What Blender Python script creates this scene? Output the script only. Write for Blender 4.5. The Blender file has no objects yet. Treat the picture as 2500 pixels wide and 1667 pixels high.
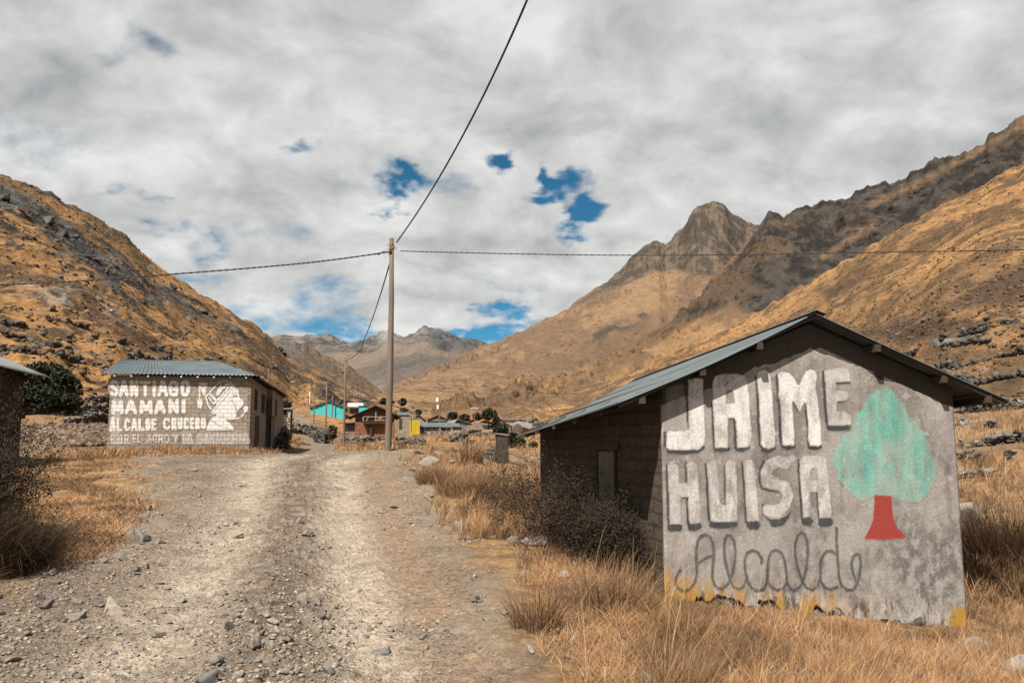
import bpy, bmesh, math, random
import numpy as np
from mathutils import Vector, Matrix

# ------------------------------------------------------------------ camera, world, sun
C = bpy.context.scene
COL = C.collection
R = math.radians
F = 2060.0                       # focal length in pixels of the 2500 px wide photograph
PITCH = math.atan(252.0 / F)
cam_d = bpy.data.cameras.new("camera")
cam_d.sensor_width = 36.0
cam_d.lens = 36.0 * F / 2500.0
cam_d.clip_start = 0.05
cam_d.clip_end = 30000
cam = bpy.data.objects.new("camera", cam_d)
COL.objects.link(cam)
cam.location = (0, 0, 0)
cam.rotation_euler = (R(90) + PITCH, 0, 0)
C.camera = cam

SUN_AZ, SUN_EL = R(27), R(54)    # azimuth from -Y towards -X
sun_vec = Vector((-math.sin(SUN_AZ) * math.cos(SUN_EL), -math.cos(SUN_AZ) * math.cos(SUN_EL), math.sin(SUN_EL)))
sun_d = bpy.data.lights.new("sun", 'SUN')
sun_d.energy = 5.0
sun_d.angle = R(0.5)
sun_d.color = (1.0, 0.95, 0.87)
sun = bpy.data.objects.new("sun", sun_d)
COL.objects.link(sun)
sun.rotation_euler = sun_vec.to_track_quat('Z', 'Y').to_euler()
C.view_settings.view_transform = 'Standard'
C.view_settings.look = 'None'
C.view_settings.exposure = 1.17
C.view_settings.gamma = 1.0
C.cycles.max_bounces = 5
C.cycles.diffuse_bounces = 3
C.cycles.transparent_max_bounces = 6
C.cycles.use_adaptive_sampling = True


def ray(px, py):
    """direction of the photograph's pixel, scaled so that y = 1: (x/y, z/y)"""
    a = (px - 1250.0) / F
    b = -(py - 833.5) / F
    y = math.cos(PITCH) - b * math.sin(PITCH)
    z = math.sin(PITCH) + b * math.cos(PITCH)
    return a / y, z / y


def pt(px, py, Y):
    u, t = ray(px, py)
    return Vector((u * Y, Y, t * Y))


def proj(x, y, z):
    d = y * math.cos(PITCH) + z * math.sin(PITCH)
    v = z * math.cos(PITCH) - y * math.sin(PITCH)
    return 1250 + F * x / d, 833.5 - F * v / d


# ---- sky: Nishita seen through a broken cloud deck
world = bpy.data.worlds.new("World")
C.world = world
world.use_nodes = True
wn, wl = world.node_tree.nodes, world.node_tree.links
wn.clear()


def W(t, **k):
    n = wn.new(t)
    for a, b in k.items():
        setattr(n, a, b)
    return n


def wmath(op, a, b=None, c=None, clamp=False):
    n = W('ShaderNodeMath', operation=op, use_clamp=clamp)
    for i, v in enumerate((a, b, c)):
        if v is None:
            continue
        if isinstance(v, (int, float)):
            n.inputs[i].default_value = v
        else:
            wl.new(v, n.inputs[i])
    return n.outputs[0]


SKY_STRENGTH = 0.05
tc = W('ShaderNodeTexCoord')
sky = W('ShaderNodeTexSky', sky_type='NISHITA', sun_disc=False, sun_elevation=SUN_EL)
sky.sun_rotation = math.atan2(sun_vec.x, sun_vec.y)
sky.altitude = 4000
sky.air_density = 1.0
sky.dust_density = 0.3
sky.ozone_density = 3.0
sep = W('ShaderNodeSeparateXYZ')
wl.new(tc.outputs['Generated'], sep.inputs[0])
den = wmath('ADD', wmath('MAXIMUM', sep.outputs[2], 0.0), 0.42)
cmb = W('ShaderNodeCombineXYZ')
wl.new(wmath('DIVIDE', sep.outputs[0], den), cmb.inputs[0])
wl.new(wmath('MULTIPLY', wmath('DIVIDE', sep.outputs[1], den), 1.05), cmb.inputs[1])


def wnoise(scale, detail, rough, off, dist=0.0, lac=2.0):
    m = W('ShaderNodeMapping')
    m.inputs['Location'].default_value = off
    wl.new(cmb.outputs[0], m.inputs[0])
    n = W('ShaderNodeTexNoise')
    wl.new(m.outputs[0], n.inputs['Vector'])
    n.inputs['Scale'].default_value = scale
    n.inputs['Detail'].default_value = detail
    n.inputs['Roughness'].default_value = rough
    n.inputs['Distortion'].default_value = dist
    return n.outputs[0]


def wrange(v, a, b, c=0.0, d=1.0, smooth=True):
    n = W('ShaderNodeMapRange', interpolation_type='SMOOTHSTEP' if smooth else 'LINEAR')
    wl.new(v, n.inputs[0])
    for i, q in enumerate((a, b, c, d)):
        n.inputs[i + 1].default_value = q
    return n.outputs[0]


n_cov = wnoise(3.9, 8, 0.52, (3.1, 7.7, 0), 0.25)
n_fin = wnoise(12, 7, 0.55, (1.3, 2.9, 0), 0.15)
n_big = wnoise(1.9, 4, 0.5, (9.3, 4.1, 0))
n_sh = wnoise(6.0, 7, 0.56, (5.5, 0.7, 0), 0.3)
dens = wmath('ADD', wmath('MULTIPLY', n_cov, 3.9), wmath('MULTIPLY', n_fin, 1.4))
# gaps in the deck: (pixel, angular radius, strength)
GAPS = [(1395, 435, .042, .40), (1385, 495, .030, .34), (1340, 410, .022, .30), (1180, 360, .030, .36), (1215, 345, .020, .24),
        (965, 455, .028, .36), (655, 380, .034, .36), (362, 460, .022, .20), (405, 625, .045, .22), (420, 690, .05, .13),
        (820, 830, .045, .28), (930, 822, .04, .20), (1180, 824, .034, .26), (1265, 805, .03, .22), (1335, 780, .03, .12), (1110, 834, .032, .26),
        (720, 745, .06, .15), (600, 755, .05, .15), (1080, 720, .06, .13), (1270, 715, .05, .15), (960, 480, .05, .10), (880, 700, .06, .12), (520, 700, .05, .12),
        (800, 460, .06, .10), (1400, 620, .05, .10), (1130, 505, .06, .12), (330, 112, .04, .16)]
# ragged gap outlines: the direction is warped by cloud noise before measuring
wm = W('ShaderNodeMapping')
wl.new(cmb.outputs[0], wm.inputs[0])
wt = W('ShaderNodeTexNoise')
wl.new(wm.outputs[0], wt.inputs['Vector'])
wt.inputs['Scale'].default_value = 6.5
wt.inputs['Detail'].default_value = 5
wt.inputs['Roughness'].default_value = .52
wv = W('ShaderNodeVectorMath', operation='SUBTRACT')
wl.new(wt.outputs['Color'], wv.inputs[0])
wv.inputs[1].default_value = (.5, .5, .5)
wv2 = W('ShaderNodeVectorMath', operation='SCALE')
wl.new(wv.outputs[0], wv2.inputs[0])
wv2.inputs['Scale'].default_value = .17
wdir = W('ShaderNodeVectorMath', operation='ADD')
wl.new(tc.outputs['Generated'], wdir.inputs[0])
wl.new(wv2.outputs[0], wdir.inputs[1])
for (gx, gy, rad, st) in GAPS:
    u, t = ray(gx, gy)
    v = Vector((u, 1, t)).normalized()
    dn = W('ShaderNodeVectorMath', operation='SUBTRACT')
    wl.new(wdir.outputs[0], dn.inputs[0])
    dn.inputs[1].default_value = v
    sc_ = W('ShaderNodeVectorMath', operation='MULTIPLY')
    wl.new(dn.outputs[0], sc_.inputs[0])
    sc_.inputs[1].default_value = (0.62, 1.0, 1.25)
    ln = W('ShaderNodeVectorMath', operation='LENGTH')
    wl.new(sc_.outputs[0], ln.inputs[0])
    dens = wmath('SUBTRACT', dens, wrange(ln.outputs['Value'], 0.0, rad * 1.22, st * 4.7, 0.0))
cover = wrange(dens, 1.02, 2.25)
# brightness of the deck: thin edges bright, thick bellies grey
br = wmath('ADD', wmath('MULTIPLY', n_sh, 0.95), wmath('ADD', wmath('MULTIPLY', n_big, 0.60), wmath('MULTIPLY', n_fin, 0.30)))
elev_dim = wrange(sep.outputs[2], 0.30, 0.62, 0.0, 0.09)
side_dim = wmath('MULTIPLY', wrange(sep.outputs[0], 0.05, 0.55, 0.0, 0.08), wrange(sep.outputs[2], 0.2, 0.42))
br = wmath('SUBTRACT', wmath('SUBTRACT', br, elev_dim), side_dim)
ramp = W('ShaderNodeValToRGB')
wl.new(wrange(br, 0.64, 1.06, smooth=False), ramp.inputs[0])
ramp.color_ramp.elements[0].position = 0.0
ramp.color_ramp.elements[0].color = (0.27, 0.282, 0.29, 1)
ramp.color_ramp.elements[1].position = 1.0
ramp.color_ramp.elements[1].color = (0.60, 0.602, 0.588, 1)
e_ = ramp.color_ramp.elements.new(0.5)
e_.color = (0.425, 0.43, 0.427, 1)
up = W('ShaderNodeVectorMath', operation='SCALE')
wl.new(ramp.outputs[0], up.inputs[0])
up.inputs['Scale'].default_value = 0.60 / SKY_STRENGTH
tint = W('ShaderNodeMix', data_type='RGBA', blend_type='MULTIPLY')
tint.inputs[0].default_value = 1.0
wl.new(sky.outputs[0], tint.inputs[6])
tint.inputs[7].default_value = (0.30, 0.80, 0.80, 1)
mx = W('ShaderNodeMix', data_type='RGBA')
wl.new(cover, mx.inputs[0])
wl.new(tint.outputs[2], mx.inputs[6])
wl.new(up.outputs[0], mx.inputs[7])
bg = W('ShaderNodeBackground')
bg.inputs[1].default_value = SKY_STRENGTH
wl.new(mx.outputs[2], bg.inputs[0])
wo = W('ShaderNodeOutputWorld')
wl.new(bg.outputs[0], wo.inputs[0])

# ------------------------------------------------------------------ helpers
rng = np.random.default_rng(7)
random.seed(7)


def tag(o, label=None, cat=None, group=None, kind=None):
    if label:
        o['label'] = label
    if cat:
        o['category'] = cat
    if group:
        o['group'] = group
    if kind:
        o['kind'] = kind
    return o


def empty(name, loc=(0, 0, 0), rz=0.0):
    o = bpy.data.objects.new(name, None)
    o.empty_display_size = 0.2
    COL.objects.link(o)
    o.location = loc
    o.rotation_euler = (0, 0, rz)
    return o


def link(name, me, mat=None, parent=None):
    o = bpy.data.objects.new(name, me)
    COL.objects.link(o)
    if mat is not None and not me.materials:
        me.materials.append(mat)
    if parent is not None:
        o.parent = parent
    return o


def np_mesh(name, v, faces, smooth=False, attrs=None, col=None):
    """faces: list of int arrays, each (n, k)"""
    me = bpy.data.meshes.new(name)
    v = np.asarray(v, dtype=np.float32)
    me.vertices.add(len(v))
    me.vertices.foreach_set("co", v.ravel())
    faces = [np.asarray(f, dtype=np.int32) for f in faces if len(f)]
    nl = sum(f.size for f in faces)
    nf = sum(len(f) for f in faces)
    me.loops.add(nl)
    me.loops.foreach_set("vertex_index", np.concatenate([f.ravel() for f in faces]))
    me.polygons.add(nf)
    st, p = [], 0
    for f in faces:
        k = f.shape[1]
        st.append(p + np.arange(len(f), dtype=np.int32) * k)
        p += f.size
    me.polygons.foreach_set("loop_start", np.concatenate(st))
    if smooth:
        me.polygons.foreach_set("use_smooth", np.ones(nf, dtype=bool))
    me.update(calc_edges=True)
    if col is not None:
        a = me.attributes.new("Col", 'FLOAT_COLOR', 'POINT')
        c4 = np.ones((len(v), 4), dtype=np.float32)
        c4[:, :3] = col
        a.data.foreach_set("color", c4.ravel())
    for k, q in (attrs or {}).items():
        a = me.attributes.new(k, 'FLOAT', 'POINT')
        a.data.foreach_set("value", np.asarray(q, dtype=np.float32))
    me.validate()
    return me


class MB:
    """collects shapes and builds them as ONE mesh object"""

    def __init__(self):
        self.v, self.f = [], []

    def add(self, vs, fs):
        n = len(self.v)
        self.v += [tuple(p) for p in vs]
        self.f += [tuple(i + n for i in f) for f in fs]
        return self

    def box(self, x0, x1, y0, y1, z0, z1):
        v = [(x0, y0, z0), (x1, y0, z0), (x1, y1, z0), (x0, y1, z0), (x0, y0, z1), (x1, y0, z1), (x1, y1, z1), (x0, y1, z1)]
        return self.add(v, [(3, 2, 1, 0), (4, 5, 6, 7), (0, 1, 5, 4), (1, 2, 6, 5), (2, 3, 7, 6), (3, 0, 4, 7)])

    def hexa(self, b, t):
        """bottom four and top four corners, each counter-clockwise seen from above"""
        return self.add(list(b) + list(t), [(3, 2, 1, 0), (4, 5, 6, 7), (0, 1, 5, 4), (1, 2, 6, 5), (2, 3, 7, 6), (3, 0, 4, 7)])

    def tube(self, pts, rad, n=8, cap=True):
        pts = [Vector(p) for p in pts]
        rr = rad if hasattr(rad, '__len__') else [rad] * len(pts)
        base = len(self.v)
        prev = None
        for i, p in enumerate(pts):
            d = (pts[min(i + 1, len(pts) - 1)] - pts[max(i - 1, 0)]).normalized()
            ref = Vector((0, 0, 1)) if abs(d.z) < 0.95 else Vector((1, 0, 0))
            a = d.cross(ref).normalized() if prev is None else (prev - d * prev.dot(d)).normalized()
            prev = a
            b = d.cross(a)
            for k in range(n):
                w = 2 * math.pi * k / n
                self.v.append(tuple(p + (a * math.cos(w) + b * math.sin(w)) * rr[i]))
        for i in range(len(pts) - 1):
            for k in range(n):
                k2 = (k + 1) % n
                o = base + i * n
                self.f.append((o + k, o + k2, o + n + k2, o + n + k))
        if cap:
            self.f.append(tuple(base + k for k in range(n))[::-1])
            self.f.append(tuple(base + (len(pts) - 1) * n + k for k in range(n)))
        return self

    def mesh(self, name, smooth=False):
        me = bpy.data.meshes.new(name)
        me.from_pydata(self.v, [], self.f)
        me.update()
        bm = bmesh.new()
        bm.from_mesh(me)
        bmesh.ops.recalc_face_normals(bm, faces=bm.faces)
        bm.to_mesh(me)
        bm.free()
        if smooth:
            me.polygons.foreach_set("use_smooth", np.ones(len(me.polygons), dtype=bool))
        return me

    def build(self, name, mat, parent=None, smooth=False):
        return link(name, self.mesh(name, smooth), mat, parent)


def hash2(xi, yi, seed):
    h = (xi.astype(np.int64) * 374761393 + yi.astype(np.int64) * 668265263 + seed * 974711) & 0xffffffff
    h = ((h ^ (h >> 13)) * 1274126177) & 0xffffffff
    h = ((h ^ (h >> 16)) * 2246822519) & 0xffffffff
    h = h ^ (h >> 15)
    return (h & 0xffffff) / float(0xffffff)


def vnoise(x, y, seed=0):
    x, y = np.asarray(x, float), np.asarray(y, float)
    xi, yi = np.floor(x), np.floor(y)
    fx, fy = x - xi, y - yi
    fx = fx * fx * fx * (fx * (fx * 6 - 15) + 10)
    fy = fy * fy * fy * (fy * (fy * 6 - 15) + 10)
    a, b = hash2(xi, yi, seed), hash2(xi + 1, yi, seed)
    c, d = hash2(xi, yi + 1, seed), hash2(xi + 1, yi + 1, seed)
    return (a + (b - a) * fx) * (1 - fy) + (c + (d - c) * fx) * fy


def fbm(x, y, oct=5, seed=0, gain=0.5, lac=2.03):
    """0..1, mean about 0.5"""
    s, a, t = 0.0, 1.0, 0.0
    for o in range(oct):
        s = s + a * vnoise(x, y, seed + o * 17)
        t += a
        a *= gain
        x, y = np.asarray(x) * lac + 13.7, np.asarray(y) * lac + 7.3
    return s / t


def sstep(a, b, x):
    t = np.clip((np.asarray(x, float) - a) / (b - a), 0, 1)
    return t * t * (3 - 2 * t)


def mixc(a, b, t):
    t = np.clip(np.asarray(t), 0, 1)[..., None]
    return np.asarray(a) * (1 - t) + np.asarray(b) * t


# ------------------------------------------------------------------ materials
class Mat:
    def __init__(self, name, rough=0.9, spec=0.2, metal=0.0):
        self.m = bpy.data.materials.new(name)
        self.m.use_nodes = True
        self.nt = self.m.node_tree
        self.n, self.l = self.nt.nodes, self.nt.links
        self.b = self.n['Principled BSDF']
        self.b.inputs['Roughness'].default_value = rough
        self.b.inputs['Specular IOR Level'].default_value = spec
        self.b.inputs['Metallic'].default_value = metal
        self._tc = None

    def new(self, t, **k):
        n = self.n.new(t)
        for a, b in k.items():
            setattr(n, a, b)
        return n

    @property
    def obj(self):
        if self._tc is None:
            self._tc = self.new('ShaderNodeTexCoord')
        return self._tc.outputs['Object']

    def put(self, v, s):
        if isinstance(v, (int, float)):
            s.default_value = v
        elif isinstance(v, (tuple, list)):
            s.default_value = tuple(v) + ((1,) if len(v) == 3 and s.type == 'RGBA' else ())
        else:
            self.l.new(v, s)

    def mapping(self, scale=(1, 1, 1), loc=(0, 0, 0), rot=(0, 0, 0), vec=None):
        m = self.new('ShaderNodeMapping')
        self.l.new(vec or self.obj, m.inputs[0])
        m.inputs['Location'].default_value = loc
        m.inputs['Rotation'].default_value = rot
        m.inputs['Scale'].default_value = scale
        return m.outputs[0]

    def noise(self, scale, detail=4, rough=0.55, vec=None, dist=0.0):
        n = self.new('ShaderNodeTexNoise')
        self.l.new(vec or self.obj, n.inputs['Vector'])
        n.inputs['Scale'].default_value = scale
        n.inputs['Detail'].default_value = detail
        n.inputs['Roughness'].default_value = rough
        n.inputs['Distortion'].default_value = dist
        return n.outputs[0]

    def voro(self, scale, vec=None, feature='F1', out='Distance', rand=1.0):
        n = self.new('ShaderNodeTexVoronoi', feature=feature)
        self.l.new(vec or self.obj, n.inputs['Vector'])
        n.inputs['Scale'].default_value = scale
        n.inputs['Randomness'].default_value = rand
        return n.outputs[out]

    def range(self, v, a, b, c=0.0, d=1.0, smooth=True):
        n = self.new('ShaderNodeMapRange', interpolation_type='SMOOTHSTEP' if smooth else 'LINEAR')
        self.put(v, n.inputs[0])
        for i, q in enumerate((a, b, c, d)):
            n.inputs[i + 1].default_value = q
        return n.outputs[0]

    def math(self, op, a, b=0.0, clamp=False):
        n = self.new('ShaderNodeMath', operation=op, use_clamp=clamp)
        self.put(a, n.inputs[0])
        self.put(b, n.inputs[1])
        return n.outputs[0]

    def mix(self, f, a, b, mode='MIX'):
        n = self.new('ShaderNodeMix', data_type='RGBA', blend_type=mode)
        self.put(f, n.inputs[0])
        self.put(a, n.inputs[6])
        self.put(b, n.inputs[7])
        return n.outputs[2]

    def scale(self, c, f):
        n = self.new('ShaderNodeVectorMath', operation='SCALE')
        self.put(c, n.inputs[0])
        self.put(f, n.inputs['Scale'])
        return n.outputs[0]

    def attr(self, name, out='Fac'):
        n = self.new('ShaderNodeAttribute', attribute_name=name)
        return n.outputs[out]

    def rand(self):
        return self.new('ShaderNodeObjectInfo').outputs['Random']

    def sep(self, vec=None):
        n = self.new('ShaderNodeSeparateXYZ')
        self.l.new(vec or self.obj, n.inputs[0])
        return n.outputs

    def color(self, c):
        self.put(self.scale(c, .8), self.b.inputs['Base Color'])
        return self

    def bump(self, h, strength=0.5, dist=0.02):
        n = self.new('ShaderNodeBump')
        n.inputs['Strength'].default_value = strength
        n.inputs['Distance'].default_value = dist
        self.l.new(h, n.inputs['Height'])
        self.l.new(n.outputs[0], self.b.inputs['Normal'])
        return self


def vary(name, a, b, scale=3.0, detail=5, rough=0.9, spec=0.15, bump=0.3, bscale=None, bdist=0.02, metal=0.0, streak=None):
    m = Mat(name, rough, spec, metal)
    n = m.noise(scale, detail, 0.6, m.mapping(streak) if streak else None)
    m.color(m.mix(m.range(n, 0.32, 0.68), a, b))
    if bump:
        m.bump(m.noise(bscale or scale * 8, 5, 0.65), bump, bdist)
    return m.m


# hills: colour comes with the surface, fine tussocks and stones come from noise
def ground_mat(name, fine, bumpd, lo=0.72, hi=1.25, peb=None):
    m = Mat(name, 0.97, 0.05)
    c = m.attr('Col', 'Color')
    # the slopes face us at a shallow angle: texture runs down the fall line
    fall = m.mapping((1, .42, 1.0))
    n1 = m.noise(fine, 6, 0.7, fall)
    n2 = m.noise(fine * 5.3, 4, 0.65, fall)
    f = m.math('MULTIPLY', m.range(n1, 0.3, 0.7, lo, hi, False), m.range(n2, 0.3, 0.7, lo + 0.08, hi - 0.08, False))
    v = m.voro(fine * 1.1, fall)
    sp = m.math('MULTIPLY', m.range(v, .12, .36, 1, 0), m.range(m.noise(fine * .22, 4, .55, fall), .40, .58))
    c = m.scale(c, f)
    c = m.scale(m.mix(m.math("MULTIPLY", sp, .6), c, m.scale(c, .32)), 1.2)
    m.color(c)
    m.bump(m.math('ADD', m.math('ADD', n1, m.math('MULTIPLY', n2, 0.5)), m.math('MULTIPLY', sp, .6)), 1.0, bumpd)
    return m.m


M_HILL = ground_mat("dry_grass_hillside", 0.8, 0.6)
M_MOUNT = ground_mat("mountain_slope", 0.12, 3.0, 0.8, 1.18)

# ------------------------------------------------------------------ the ground
def tps_fit(P, Z, lam=2e-3):
    n = len(P)
    d = np.linalg.norm(P[:, None] - P[None], axis=2)
    K = np.where(d > 0, d * d * np.log(d + 1e-12), 0) + lam * np.eye(n)
    A = np.zeros((n + 3, n + 3))
    A[:n, :n] = K
    A[:n, n:] = np.c_[np.ones(n), P]
    A[n:, :n] = A[:n, n:].T
    return np.linalg.solve(A, np.r_[Z, 0, 0, 0])


def gq(x, y):
    y = np.maximum(np.asarray(y, float), -5.0)
    return np.stack([np.asarray(x, float) / (y + 9.0) * 2.2, np.log(y + 9.0)], -1)


GP = [(-5, 2, -1.72), (0, 2, -1.72), (5, 2, -2.0), (-9, 0, -1.6), (9, 0, -2.0), (0, -4, -1.75),
      (-5, 6, -1.58), (-2, 6, -1.66), (0, 6, -1.68), (2.2, 6, -1.72), (4.5, 6, -1.86), (7.5, 6, -1.95),
      (-6, 9, -1.36), (-3, 9, -1.47), (-1, 9, -1.50), (0.6, 9, -1.50), (1.7, 9.4, -1.66), (3.4, 9.5, -1.92), (5.4, 10.2, -2.16), (8.5, 10, -1.95),
      (-12, 14, -0.9), (-8, 15, -0.98), (-4, 15, -1.08), (-1, 15, -1.13), (.6, 15.6, -1.16), (3.5, 15, -1.45), (7, 15, -1.62), (10, 15, -1.45),
      (-15, 24, -0.42), (-11, 22, -0.55), (-8, 21, -0.58), (-4, 21, -.66), (-1, 21, -.72), (2, 21, -.75), (8, 22, -0.9), (14, 22, -0.2),
      (-18, 30, -.5), (-12.5, 28, -.42), (-9, 27.5, -.36), (-6, 27.5, -.345), (-3.7, 27.5, -.335), (-1.5, 29, -.36), (3, 29, -.5), (8, 30, -.4), (16, 31, .6),
      (-9.5, 34, -.50), (-13, 34, -.36), (-4.24, 31, -.17),
      (-26, 42, .1), (-21, 43.5, -.25), (-17, 44, -.25), (-14, 45, -.27), (-11, 47, -.62), (-8, 45, -.42), (-2, 44, -.22), (5, 44, -.1), (12, 44, .15), (25, 45, 2.0), (40, 50, 4.0),
      (-27, 52, .7), (-35, 58, 2.2), (-14.3, 62, -.45), (-14.6, 79, -.14), (-18.3, 79, -.15), (-24.4, 107, .3), (-28.5, 122, 1.1), (-32, 135, 2.4),
      (-6, 66, .12), (2, 66, .25), (14, 66, .9), (-12, 95, .75), (-3, 95, .75), (10, 95, 1.1), (-10, 120, 1.3), (0, 122, 1.35), (12, 126, 1.6), (-34, 100, 3.5), (-45, 110, 7),
      (-10, 145, 2.0), (5, 150, 2.4), (25, 150, 3.4), (40, 120, 4.5), (-33, 148, 5.0), (-24, 150, 3.2), (10, 220, 5.5), (40, 220, 8), (-20, 220, 6),
      (-60, 60, 6), (60, 70, 6), (-80, 120, 14), (80, 120, 9), (0, 400, 12), (-120, 400, 20), (120, 400, 20), (0, 900, 30), (-300, 900, 40), (300, 900, 40)]
GP = np.array(GP, float)
GWT = tps_fit(gq(GP[:, 0], GP[:, 1]), GP[:, 2])
GQ = gq(GP[:, 0], GP[:, 1])


def g_base(x, y):
    x, y = np.asarray(x, float), np.asarray(y, float)
    sh = np.broadcast(x, y).shape
    q = gq(*np.broadcast_arrays(x, y)).reshape(-1, 2)
    out = np.zeros(len(q))
    for i in range(0, len(q), 60000):
        d = np.linalg.norm(q[i:i + 60000, None] - GQ[None], axis=2)
        out[i:i + 60000] = np.where(d > 0, d * d * np.log(d + 1e-12), 0) @ GWT[:len(GQ)] + GWT[-3] + q[i:i + 60000] @ GWT[-2:]
    return out.reshape(sh)


def hit(px, py, ymax=60.0):
    """where the photograph's pixel meets the ground"""
    u, t = ray(px, py)
    ys = np.linspace(3, ymax, 700)
    d = ys * t - g_base(u * ys, ys)
    k = np.where(d < 0)[0]
    y = ys[k[0]] if len(k) else ys[np.argmin(np.abs(d))]
    return u * y, y


def line_xy(pts, ymax=31):
    q = sorted([hit(a, b, ymax) for a, b in pts], key=lambda q: q[1])
    return np.array([p[1] for p in q]), np.array([p[0] for p in q])


L_XL = line_xy([(-160, 1600), (-60, 1520), (20, 1470), (130, 1410), (300, 1340), (390, 1270), (402, 1200), (380, 1150), (330, 1120)])
L_XR = line_xy([(1240, 1667), (1175, 1560), (1115, 1450), (1050, 1310), (1005, 1200), (975, 1140), (950, 1118)])
L_LT = line_xy([(300, 1667), (430, 1500), (520, 1380), (580, 1280), (620, 1190), (640, 1130)])
L_MR = line_xy([(640, 1667), (665, 1500), (690, 1380), (710, 1280), (725, 1190), (735, 1130)])
L_RT = line_xy([(930, 1667), (890, 1500), (860, 1380), (840, 1280), (832, 1190), (825, 1130)])
L_DB = line_xy([(1150, 1667), (1060, 1500), (1000, 1380), (965, 1280), (935, 1190), (905, 1130)])
FAR_ROAD = np.array([(-6.6, 26, 4.0), (-7.6, 30, 3.0), (-9.2, 37, 2.0), (-11.5, 50, 1.35), (-14.8, 64, 1.5), (-18.1, 79, 1.75), (-24.4, 107, 2.0), (-28.5, 122, 1.9), (-32.3, 135, 1.8), (-40, 150, 1.7)])


def ln(L, y):
    return np.interp(y, L[0], L[1])


def road_mask(x, y):
    """1 on the road, 0 beside it, soft ragged edge"""
    n = (fbm(x * 1.7, y * 1.7, 4, 3) - .5) * (0.9 + 0.03 * y) * 1.3
    xl, xr = ln(L_XL, y), ln(L_XR, y)
    d = np.minimum(x - xl, xr - x) + n
    m = sstep(-.25, .3, d) * (1 - sstep(27.5, 30.5, y + n * 2))
    fx = np.interp(y, FAR_ROAD[:, 1], FAR_ROAD[:, 0])
    fw = np.interp(y, FAR_ROAD[:, 1], FAR_ROAD[:, 2])
    m2 = sstep(-.3, .3, fw - np.abs(x - fx) + n * .35) * sstep(25, 27, y) * (1 - sstep(147, 149, y))
    return np.maximum(m, m2)


def road_fields(x, y):
    w = 0.55 + 0.012 * y
    g = lambda L, k: np.exp(-((x - ln(L, y)) / (w * k)) ** 2)
    return g(L_LT, .85), g(L_MR, 0.8), g(L_RT, 0.8), g(L_DB, 0.6)


def G(x, y, fine=False):
    z = g_base(x, y)
    lt, mr, rt, db = road_fields(x, y)
    near = 1 - sstep(22, 30, y)
    rm = road_mask(x, y)
    z = z + near * rm * (-.05 * lt + .07 * mr - .06 * rt - .05 * db)
    z = z + (fbm(np.asarray(x) * .5, np.asarray(y) * .5, 4, 11) - .5) * (.16 + .25 * sstep(40, 120, y)) * (1 - .7 * rm)
    if fine:
        f1, f2 = 1 - sstep(14, 30, y), sstep(10, 22, y)
        z = z + (fbm(x * 4, y * 4, 4, 21) - .5) * .05 * f1 * (.55 + .45 * (1 - rm))
        z = z + (fbm(x * 1.3, y * 1.3, 4, 22) - .5) * .16 * f2 * (.3 + .7 * (1 - rm))
        z = z + np.maximum(fbm(x * 11, y * 11, 3, 31) - .56, 0) * .13 * f1 * (.35 + rm * (.35 + .8 * mr * near))
        z = z + np.maximum(fbm(x * 4.3, y * 4.3, 3, 32) - .56, 0) * .16 * f2 * (.2 + rm)
    return z


def gz(x, y):
    return float(G(np.array([x]), np.array([y]))[0])


def on(px, py, Y):
    """a spot on the ground below the photograph's column px at distance Y"""
    u = ray(px, py)[0]
    return Vector((u * Y, Y, gz(u * Y, Y)))


def grid_faces(nr, nc):
    i = np.arange((nr - 1) * (nc - 1))
    r, c = i // (nc - 1), i % (nc - 1)
    a = r * nc + c
    return np.stack([a, a + 1, a + nc + 1, a + nc], 1)


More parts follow.
